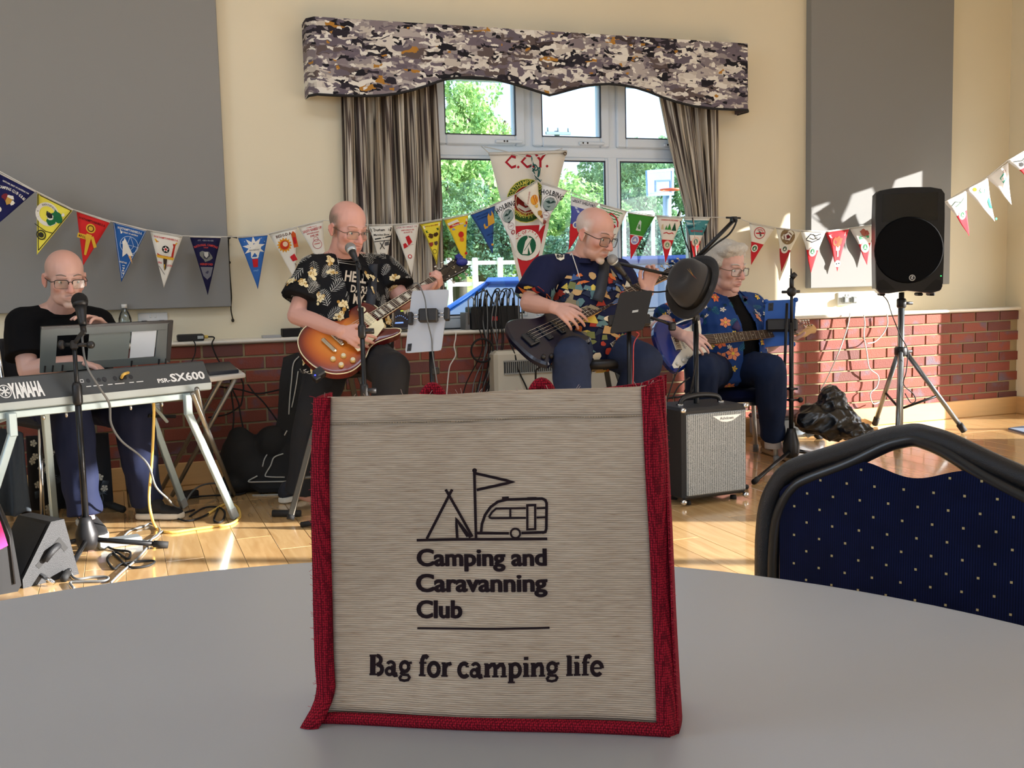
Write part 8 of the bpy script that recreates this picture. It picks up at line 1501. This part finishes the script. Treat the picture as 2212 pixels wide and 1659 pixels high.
def top_garment(par, name, mt, pel, neck, shA, shB, armA, armB, sleeve, ws, ds, fwd, wr=.004, drop=0.0, seed=1, slr=.062, cut=None, vox=.007, hem=.082):
    lat_s = nz(shB-shA); lat_h = nz(lat_s*A3(1, 1, 0)); mb = MB(); torso(mb, pel-UZ*drop, neck-UZ*.012, lat_h, lat_s, ws, ds, fwd)
    for sh, (el, w_) in ((shA, armA), (shB, armB)):
        e = sh+(el-sh)*sleeve; tube(mb, [sh, sh+(e-sh)*.5, e], [slr, slr*1.08, hem], None, 16); tube(mb, [neck-UZ*.03, sh], [.068, slr*1.02], None, 14); ell(mb, tuple(sh), (slr, slr, slr), None)
    me, co = fuse(mb, name, vox, 4, .5, wr, .085, seed)
    if cut is not None:
        bm = bmesh.new(); bm.from_mesh(me); kill = [f for f in bm.faces if cut(np.array(f.calc_center_median()))]; bmesh.ops.delete(bm, geom=kill, context='FACES'); bm.to_mesh(me); bm.free(); me.update()
        co = np.empty(len(me.vertices)*3); me.vertices.foreach_get('co', co); co = co.reshape(-1, 3); me.polygons.foreach_set('use_smooth', [True]*len(me.polygons))
    o = link_mesh(me, name, mt, par); 
    if cut is not None: md = o.modifiers.new('t', 'SOLIDIFY'); md.thickness = .004; md.offset = 1
    return o, me, co
def trousers(par, mt, hips, pel, legs, r0=.105, r1=.078, r2=.062, wr=.006, seed=2, name='trousers', gap=.0):
    mb = MB(); ell(mb, tuple(pel), (.165, .135, .11), None, IDF, 18, 10)
    for hp_, (kn_, an_, toe) in zip(hips, legs):
        tube(mb, [hp_, hp_+(kn_-hp_)*.55, kn_], [r0, r0*.92, r1], None, 16, rnd_caps=True); e = an_-UZ*.01; tube(mb, [kn_, kn_+(e-kn_)*.4, kn_+(e-kn_)*.8, e], [r1, r1*.95, r2*1.05, r2*1.08], None, 16, caps=True); ell(mb, tuple(kn_), (r1, r1, r1), None)
    me, co = fuse(mb, name, .0085, 4, .5, wr, .10, seed); return link_mesh(me, name, mt, par), me, co
def collar(par, hd, neck, mt, r=.075, fwd=None, open_=.9, h=.035, name='collar'):
    g = MB(); l = nz(np.cross(fwd, UZ)); n = 22; a0 = open_
    for sgn in (1,):
        rg0, rg1, rg2 = [], [], []
        for i in range(n+1):
            a = a0+(2*math.pi-2*a0)*i/n; d = fwd*math.cos(a)+l*math.sin(a); e = abs(i/n-.5)*2; rg0.append(neck+d*r*.92-UZ*(.0+.05*max(0, e-.8)*3)); rg1.append(neck+d*(r*1.0)+UZ*h*(1-.5*e)); rg2.append(neck+d*(r*1.32+.012*e)-UZ*(.004+.02*e))
        vs = rg0+rg1+rg2; m_ = n+1; g.add(vs, [(k*m_+i, k*m_+i+1, (k+1)*m_+i+1, (k+1)*m_+i) for k in range(2) for i in range(n)], mt, True)
    o = g.build(name, par); md = o.modifiers.new('t', 'SOLIDIFY'); md.thickness = .004; md.offset = 0; return o
HGREY = mat('grey_short_hair', (150, 138, 126), .8, noise=.35, nscale=300, bump=.5, bscale=700); HWHITE = mat('white_hair', (220, 216, 208), .7, noise=.25, nscale=120, bump=.6, bscale=300, stretch=(1, 1, .4))
FRB = mat('dark_spectacle_frame', (28, 24, 24), .35); FRG = mat('brown_spectacle_frame', (96, 78, 66), .35)
P = dep
# ---------------------------------------------------------------- keyboard player
hd = Head(141, 602, 4.66, math.radians(34), math.radians(10)); neck = P(128, 672, 4.76); shA, shB = P(50, 702, 4.68), P(210, 700, 4.86); pel = P(145, 868, 4.92); fw = nz(hd.F*A3(1, 1, 0)*.6-FH*.4)
aA = (P(60, 800, 4.62), P(168, 780, 4.60)); aB = (P(238, 775, 4.80), P(232, 712, 4.70))
lA = (P(152, 893, 4.55), P(183, 1105, 4.60), onz(222, 1166)); lB = (P(286, 888, 4.66), P(316, 1078, 4.86), onz(398, 1120))
hands = [dict(wrist=aA[1], d=P(205, 792, 4.62)-aA[1], n=-UZ, curl=.45, thumb=1), dict(wrist=aB[1], d=P(205, 690, 4.64)-aB[1], n=-_f*.2-UZ, curl=[.35, .4, .45, .5], thumb=-1, tcurl=-.3)]
pn1, hips = person('bald person in a black tee and glasses playing the keyboard at the left', hd, neck, shA, shB, pel, .085, aA, aB, hands, lA, lB, (206, 164, 150), ((176, 160, 150), [((0, .085, -.09), (.03, .03, .03), .7), ((0, .09, -.055), (.03, .02, .010), .5), ((0, .03, -.075), (.06, .06, .035), .35), ((0, -.05, .0), (.09, .07, .06), .1)]), ((150, 134, 122), .45), 1.04)
hd.brows(pn1, HGREY, .0035); hd.glasses(pn1, FRB, .026, .0175, False)
TEE = mat('black_cotton', (14, 14, 16), .95, spec=.15)
o, me, co = top_garment(pn1, 'black_tee', TEE, pel, neck, shA, shB, aA, aB, .72, [.20, .20, .21, .205, .17, .105, .080], [.15, .165, .17, .15, .115, .088, .074], fw, .004, seed=3, slr=.078, hem=.092)
g = MB(); tube(g, [neck+nz(fw*math.cos(a)+nz(shB-shA)*math.sin(a))*.076+UZ*(-.022*math.cos(a)-.004) for a in np.linspace(0, 6.28, 25)[:-1]], .008, TEE, 8, closed=True); g.build('neckband', pn1)
NAVT = mat('navy_trousers', (27, 33, 58), .8, noise=.12, nscale=30, spec=.2); trousers(pn1, NAVT, hips, pel, (lA, lB), .108, .088, .070, .008, 4)
BLKS = mat('black_suede_shoe', (20, 20, 22), .8); WSOLE = mat('pale_rubber_sole', (214, 204, 186), .7)
shoe(pn1, onz(178, 1132), onz(220, 1172), BLKS, WSOLE, mat('white_lace', (200, 200, 196), .8), 'shoe'); shoe(pn1, onz(300, 1122), onz(398, 1120), BLKS, WSOLE, None)
# ---------------------------------------------------------------- standing singer with the sunburst guitar
hd = Head(753, 494, 4.97, math.radians(42), math.radians(17)); neck = P(736, 556, 5.06); shA, shB = P(678, 588, 4.98), P(826, 584, 5.20); pel = P(752, 768, 5.06); fw = nz(-FH*.78+RH*.62)
aA = (P(640, 682, 4.90), P(736, 716, 4.76)); aB = (P(872, 652, 5.12), P(922, 626, 5.02))
lA = (P(680, 880, 4.92), P(646, 1062, 4.95), onz(665, 1098)); lB = (P(846, 800, 4.72), P(830, 985, 4.80), onz(850, 1030))
hands = [dict(wrist=aA[1], d=P(778, 734, 4.735)-aA[1], n=_f-RH*.2, curl=[.45, .55, .6, .65], thumb=1, tcurl=.4), dict(wrist=aB[1], d=P(948, 612, 4.98)-aB[1], n=-FH*.5-RH*.1+UZ*.75, curl=[.9, .95, 1.0, 1.0], thumb=1, tcurl=.3)]
pn2, hips = person('person with glasses singing and playing the sunburst guitar on a stool', hd, neck, shA, shB, pel, .085, aA, aB, hands, lA, lB, (210, 160, 146), None, ((120, 108, 96), 1.0))
hd.brows(pn2, mat('pale_brow', (178, 140, 120), .8), .003); hd.glasses(pn2, FRG, .027, .0165, False)
tee2, me, co = top_garment(pn2, 'black_tee', TEE, pel, neck, shA, shB, aA, aB, .35, [.185, .175, .18, .18, .155, .10, .078], [.135, .14, .145, .135, .105, .082, .072], fw, .003, seed=5, slr=.066)
bv = bvh_of(co, me); cs = caster(bv, .003); g = MB(); TX = mat('stone_print', (196, 184, 166), .8)
for s, x, y, h, wd in (('HELLO', 744, 606, 22, 64), ('DARKNESS', 757, 630, 15, 76), ('MY OLD', 762, 655, 21, 62), ('FRIEND', 770, 680, 19, 70)): text(g, s, cs, TX, x, y, h, wd, 'l', bold=.03, rot=-.13, res=2)
g.build('tee_lettering', tee2)
SH2 = mat('black_print_shirt', (20, 20, 23), .8, spec=.2); lat = nz(shB-shA)
def cut2(c):
    t_ = np.dot(c-pel, nz(neck-pel))/np.linalg.norm(neck-pel); cen = pel+(neck-pel)*t_; r = c-cen; return np.dot(r, fw) > .03 and abs(np.dot(r, lat)+.002) < .052+.030*(1-t_) or t_ > 1.02 or t_ < -.16
o, me, co = top_garment(pn2, 'palm_print_shirt', SH2, pel, neck, shA, shB, aA, aB, .66, [.235, .225, .225, .215, .18, .108, .082], [.165, .175, .18, .165, .122, .092, .078], fw, .005, .06, 6, .080, cut2, hem=.100)
bv = bvh_of(co, me); g = MB(); PWH, PGR, PGO, PCR = cm((206, 206, 200)), cm((160, 160, 154)), cm((176, 136, 66)), cm((232, 216, 170))
out_ok = lambda c, n: np.dot(n, -_f) > -.25 and c[2] > pel[2]-.16
for k, (c, n) in enumerate(scatter(me, co, 100, 3, out_ok, .046)):
    q = random.Random(k); mp = decal_map(bv, c, n, q.uniform(-.9, .9)+(3.14 if q.random() < .35 else 0), .0065)
    if k % 3 != 2: palm(g, mp, q.uniform(.07, .11), None, PWH if k % 2 else PGR)
    else:
        for j in range(9): a, r = q.uniform(0, 6.3), q.uniform(0, .028); disc(g, mp, r*math.cos(a), r*math.sin(a), q.uniform(.006, .011), PGO if j % 2 else PCR, n=7)
        flower(g, mp, .022, PCR, PGO, 6, q.uniform(0, 3))
g.build('leaf_print', o); collar(pn2, hd, neck-UZ*.004, SH2, .078, fw, 1.0)
trousers(pn2, mat('black_jeans', (18, 20, 26), .85, noise=.2, nscale=60), hips, pel, (lA, lB), .105, .085, .066, .007, 7)
shoe(pn2, onz(610, 1088), onz(672, 1072), mat('navy_trainer', (30, 34, 46), .8), mat('white_rubber', (216, 214, 204), .6), None); shoe(pn2, onz(800, 1030), onz(850, 1062), mat('navy_trainer', (30, 34, 46), .8), mat('white_rubber', (216, 214, 204), .6), None)
STRAP = mat('dark_strap', (34, 40, 50), .6)
def strap(par, bv, pts, mt, w_=.024, off=.008, name='guitar_strap', D=5.0):
    cs = caster(bv, off, D); P_ = [cs(*q) for q in dense(pts, 5)]; g = MB(); vs = []
    for i, p in enumerate(P_): d = nz(P_[min(i+1, len(P_)-1)]-P_[max(0, i-1)]); s = nz(np.cross(d, _f))*w_; vs += [p-s, p+s]
    g.add(vs, [(2*i, 2*i+1, 2*i+3, 2*i+2) for i in range(len(P_)-1)], mt, True); o = g.build(name, par); md = o.modifiers.new('t', 'SOLIDIFY'); md.thickness = .003; md.offset = 0
strap(pn2, bvh_of(*(lambda q: (q[2], q[1]))((tee2, tee2.data, np.array([v.co for v in tee2.data.vertices])))), [(806, 570), (804, 620), (800, 660), (788, 700)], STRAP, .022, .03)
# ---------------------------------------------------------------- bassist
hd = Head(1286, 507, 5.06, math.radians(46), math.radians(20), .05); neck = P(1268, 560, 5.16); shA, shB = P(1178, 585, 5.04), P(1338, 592, 5.30); pel = P(1268, 748, 5.20); fw = nz(-FH*.8+RH*.6)
aA = (P(1142, 655, 4.96), P(1196, 664, 4.84)); aB = (P(1366, 668, 5.20), P(1398, 632, 5.14))
lA = (P(1232, 775, 4.78), P(1250, 980, 4.86), onz(1262, 1030)); lB = (P(1392, 782, 5.0), P(1330, 935, 5.16), onz(1360, 985))
hands = [dict(wrist=aA[1], d=P(1222, 676, 4.80)-aA[1], n=_f*.8-UZ*.4, curl=[.4, .45, .5, .5], thumb=1, tcurl=.2), dict(wrist=aB[1], d=P(1403, 606, 5.14)-aB[1], n=-FH+RH*.2, curl=[.75, .75, .8, .8], thumb=-1, tcurl=.2)]
pn3, hips = person('balding person with dark glasses and goatee playing the bass guitar', hd, neck, shA, shB, pel, .085, aA, aB, hands, lA, lB, (200, 154, 138), ((206, 196, 186), [((0, .085, -.10), (.03, .03, .022), .9), ((0, .088, -.056), (.03, .02, .008), .4), ((0, .03, -.08), (.06, .06, .03), .3)]), ((206, 200, 194), .8))
hd.brows(pn3, mat('grey_brow', (140, 120, 108), .8), .0035); hd.glasses(pn3, FRB, .026, .020, True)
g = MB(); ell(g, (0, .074, -.103), (.018, .0125, .014), mat('grey_goatee', (190, 180, 168), .9), hd.fr, 12, 8); g.build('goatee', pn3)
SH3 = mat('navy_shirt', (20, 26, 58), .8, spec=.2)
o, me, co = top_garment(pn3, 'route_print_shirt', SH3, pel, neck, shA, shB, aA, aB, .78, [.23, .215, .215, .205, .175, .108, .084], [.165, .17, .175, .16, .12, .092, .08], fw, .005, .07, 8, .078, hem=.094)
bv = bvh_of(co, me); lat = nz(shB-shA); g = MB(); C3 = [cm(c) for c in ((222, 196, 92), (206, 112, 58), (96, 128, 132), (226, 214, 186), (120, 126, 76), (66, 92, 140), (168, 60, 48), (150, 138, 110), (40, 48, 70), (196, 160, 110))]
def ok3(c, n):
    t_ = np.dot(c-pel, UZ)/np.dot(neck-pel, UZ); r = c-pel; return np.dot(n, -_f) > -.1 and t_ < .84-.12*(abs(np.dot(c-neck, lat)) > .16) and abs(np.dot(r, lat)) > .012
for k, (c, n) in enumerate(scatter(me, co, 230, 5, ok3, .026)):
    q = random.Random(k*7+1); mp = decal_map(bv, c, n, q.uniform(-.5, .5), .0035+.0006*(k % 4)); m_ = C3[q.randrange(10)]; a, b = q.uniform(.016, .038), q.uniform(.008, .022); kind = q.randrange(4)
    if kind == 0: poly(g, mp, [(-a, -b), (a, -b), (a*.7, b), (-a*.8, b)], m_)
    elif kind == 1: poly(g, mp, [(a*q.uniform(.6, 1)*math.cos(j*.785), b*1.3*q.uniform(.6, 1)*math.sin(j*.785)) for j in range(8)], m_)
    elif kind == 2: poly(g, mp, [(-a, -b), (0, b*1.6), (a, -b)], m_)
    else: poly(g, mp, [(-a, -b*.6), (-a*.2, -b*.7), (a, 0), (a*.3, b*.8), (-a*.6, b*.6)], m_); disc(g, mp, 0, -b*.6, b*.35, C3[8], n=8)
g.build('picture_print', o); cs = caster(bv, .009, 5.05); g = MB()
poly(g, cs, [(1199, 538), (1206, 543), (1214, 541), (1222, 541), (1219, 551), (1219, 559), (1211, 563), (1203, 559), (1199, 550)], cm((232, 226, 206))); cs2 = caster(bv, .011, 5.05); text(g, '66', cs2, cm((22, 22, 26)), 1210, 556, 10, 15, 'c', bold=.02, rot=.1)
poly(g, cs, [(1318, 742), (1345, 724), (1350, 732), (1323, 750)], cm((232, 230, 222))); text(g, 'ROUTE', cs2, cm((24, 24, 28)), 1334, 740, 6.5, 25, 'c', bold=.02, rot=.58); g.build('number_badge', o)
collar(pn3, hd, neck+UZ*.002, SH3, .080, fw, .55, .038); strap(pn3, bv, [(1306, 560), (1304, 590), (1297, 630), (1290, 650)], STRAP, .026, .02, D=5.1)
g = MB(); cs = caster(bv, .008, 5.05); P_ = [cs(*q) for q in dense([(1234, 530), (1236, 550), (1246, 580), (1252, 600)], 4)]; tube(g, P_, .0026, CORDW, 5); g.build('white_neck_cord', pn3)
JEANS = mat('blue_denim', (42, 52, 78), .85, noise=.3, nscale=40, spec=.2); trousers(pn3, JEANS, hips, pel, (lA, lB), .108, .088, .070, .007, 9)
shoe(pn3, onz(1236, 1008), onz(1266, 1040), BLKS, WSOLE); shoe(pn3, onz(1318, 962), onz(1362, 985), BLKS, WSOLE)
# ---------------------------------------------------------------- white haired guitarist
hd = Head(1572, 577, 5.82, math.radians(36), math.radians(12), -.03, 1.12); neck = P(1566, 636, 5.96); shA, shB = P(1490, 668, 5.84), P(1625, 664, 6.08); pel = P(1575, 800, 5.96); fw = nz(-FH*.85+RH*.52)
aA = (P(1422, 706, 5.66), P(1474, 724, 5.47)); aB = (P(1650, 750, 5.97), P(1690, 730, 5.95))
lA = (P(1515, 800, 5.48), P(1520, 950, 5.74), onz(1535, 1010)); lB = (P(1664, 800, 5.62), P(1669, 940, 5.86), onz(1706, 994))
hands = [dict(wrist=aA[1], d=P(1500, 738, 5.42)-aA[1], n=_f*.8-UZ*.3, curl=[.45, .5, .55, .6], thumb=1, tcurl=.4), dict(wrist=aB[1], d=P(1708, 714, 5.96)-aB[1], n=-FH+UZ*.2, curl=.7, thumb=1)]
pn4, hips = person('white haired person in a floral shirt playing the royal blue guitar', hd, neck, shA, shB, pel, .085, aA, aB, hands, lA, lB, (218, 176, 164), ((214, 160, 150), [((0, .03, -.08), (.06, .06, .04), .3)]), jowl=1.08)
hd.brows(pn4, HWHITE, .005); hd.glasses(pn4, FRG, .027, .0185, True)
g = MB()
for c, r in (((0, -.03, .072), (.084, .102, .064)), ((-.062, -.04, .035), (.026, .066, .052)), ((.062, -.04, .035), (.026, .066, .052)), ((0, -.092, .015), (.068, .036, .066)), ((.022, .045, .098), (.062, .036, .026)), ((-.03, .035, .098), (.045, .036, .028)), ((.06, .022, .08), (.026, .040, .028)), ((-.064, .005, .06), (.022, .04, .036))): ell(g, c, r, None, hd.fr, 16, 10)
me, co = fuse(g, 'hair', .006, 3, .5, .004, .030, 2); link_mesh(me, 'hair', HWHITE, pn4)
SH4 = mat('blue_floral_shirt', (34, 66, 128), .8, spec=.2); lat = nz(shB-shA)
tee4, me4, co4 = top_garment(pn4, 'black_tee', TEE, pel, neck, shA, shB, aA, aB, .3, [.18, .17, .18, .175, .15, .10, .082], [.14, .15, .155, .14, .105, .085, .076], fw, .003, seed=11, slr=.062)
def cut4(c):
    t_ = np.dot(c-pel, nz(neck-pel))/np.linalg.norm(neck-pel); cen = pel+(neck-pel)*t_; r = c-cen; return np.dot(r, fw) > .03 and abs(np.dot(r, lat)+.0) < .046+.016*(1-t_) or t_ > 1.02 or t_ < -.2
o, me, co = top_garment(pn4, 'floral_shirt', SH4, pel, neck, shA, shB, aA, aB, .72, [.23, .225, .22, .21, .175, .108, .086], [.17, .175, .18, .165, .12, .094, .082], fw, .005, .05, 12, .078, cut4, hem=.096)
bv = bvh_of(co, me); g = MB(); C4 = [cm(c) for c in ((222, 116, 74), (236, 206, 84), (60, 140, 128), (226, 224, 216), (236, 150, 110), (28, 60, 84), (90, 160, 150))]
for k, (c, n) in enumerate(scatter(me, co, 110, 9, lambda c, n: np.dot(n, -_f) > -.25, .036)):
    q = random.Random(k*5+2); mp = decal_map(bv, c, n, q.uniform(0, 6.2), .005+.0006*(k % 3)); kk = k % 4
    if kk == 0: flower(g, mp, q.uniform(.028, .042), C4[0 if k % 8 else 4], C4[1], 6, q.uniform(0, 3))
    elif kk == 1: palm(g, mp, q.uniform(.05, .08), None, C4[2 if k % 3 else 6])
    elif kk == 2: flower(g, mp, q.uniform(.016, .024), C4[1], C4[0], 5)
    else: flower(g, mp, q.uniform(.014, .02), C4[3], C4[1], 5); poly(g, mp, [(.02, 0), (.04, .012), (.05, .0), (.04, -.012)], C4[5])
g.build('flower_print', o); collar(pn4, hd, neck, SH4, .084, fw, .9); strap(pn4, bv, [(1607, 640), (1605, 662), (1599, 695), (1588, 712)], mat('purple_strap', (58, 44, 92), .7), .022, .014, D=5.85)
trousers(pn4, mat('dark_denim', (26, 40, 70), .85, noise=.3, nscale=40, spec=.2), hips, pel, (lA, lB), .108, .090, .066, .007, 13)
for an_, kn_, _ in ((lA[1], lA[0], 0), (lB[1], lB[0], 0)): g = MB(); tube(g, [an_+nz(kn_-an_)*.03, an_-UZ*.02, an_*A3(1, 1, 0)+UZ*.08], [.047, .046, .044], mat('white_sock', (214, 212, 214), .9), 14); g.build('sock', pn4)
TAN = mat('tan_suede', (150, 122, 92), .9); shoe(pn4, onz(1508, 980), onz(1540, 1014), TAN, WSOLE); shoe(pn4, onz(1651, 976), onz(1716, 999), TAN, mat('tan_sole', (176, 150, 116), .7), mat('white_lace', (226, 224, 216), .8))
# ------------------------------------------------------------------ shared group phrases for repeats
for base, gname in (('pennant', 'printed pennants on the bunting strings'), ('bunting_string', 'strings of the bunting'), ('acoustic_panel', 'grey acoustic panels on the back wall'), ('curtain', 'striped curtains at the window'), ('wall_socket', 'white wall sockets above the ledge'), ('mains_plug', 'plugs in the wall sockets'), ('microphone', 'vocal microphones of the band'), ('microphone_stand', 'microphone stands of the band'), ('tablet', 'tablets on stands'), ('tablet_stand', 'stands holding tablets'), ('bar_stool', 'bar stools of the band'), ('banquet_chair', 'navy banquet chairs'), ('floor_lead', 'leads lying on the floor'), ('hanging_lead', 'leads hanging by the side table'), ('white_lead', 'white leads hanging down the bricks'), ('stage_lead', 'thin leads by the amplifier'), ('person', 'musicians of the band'), ('electric_guitar', 'guitars of the band'), ('car', 'parked cars outside'), ('banner_string', 'strings holding the banner'), ('adapter_cable', 'cables of the small black box')):
    for o in COL.objects:
        if o.parent is None and o.name.split('.')[0] == base and 'label' in o: o['group'] = gname
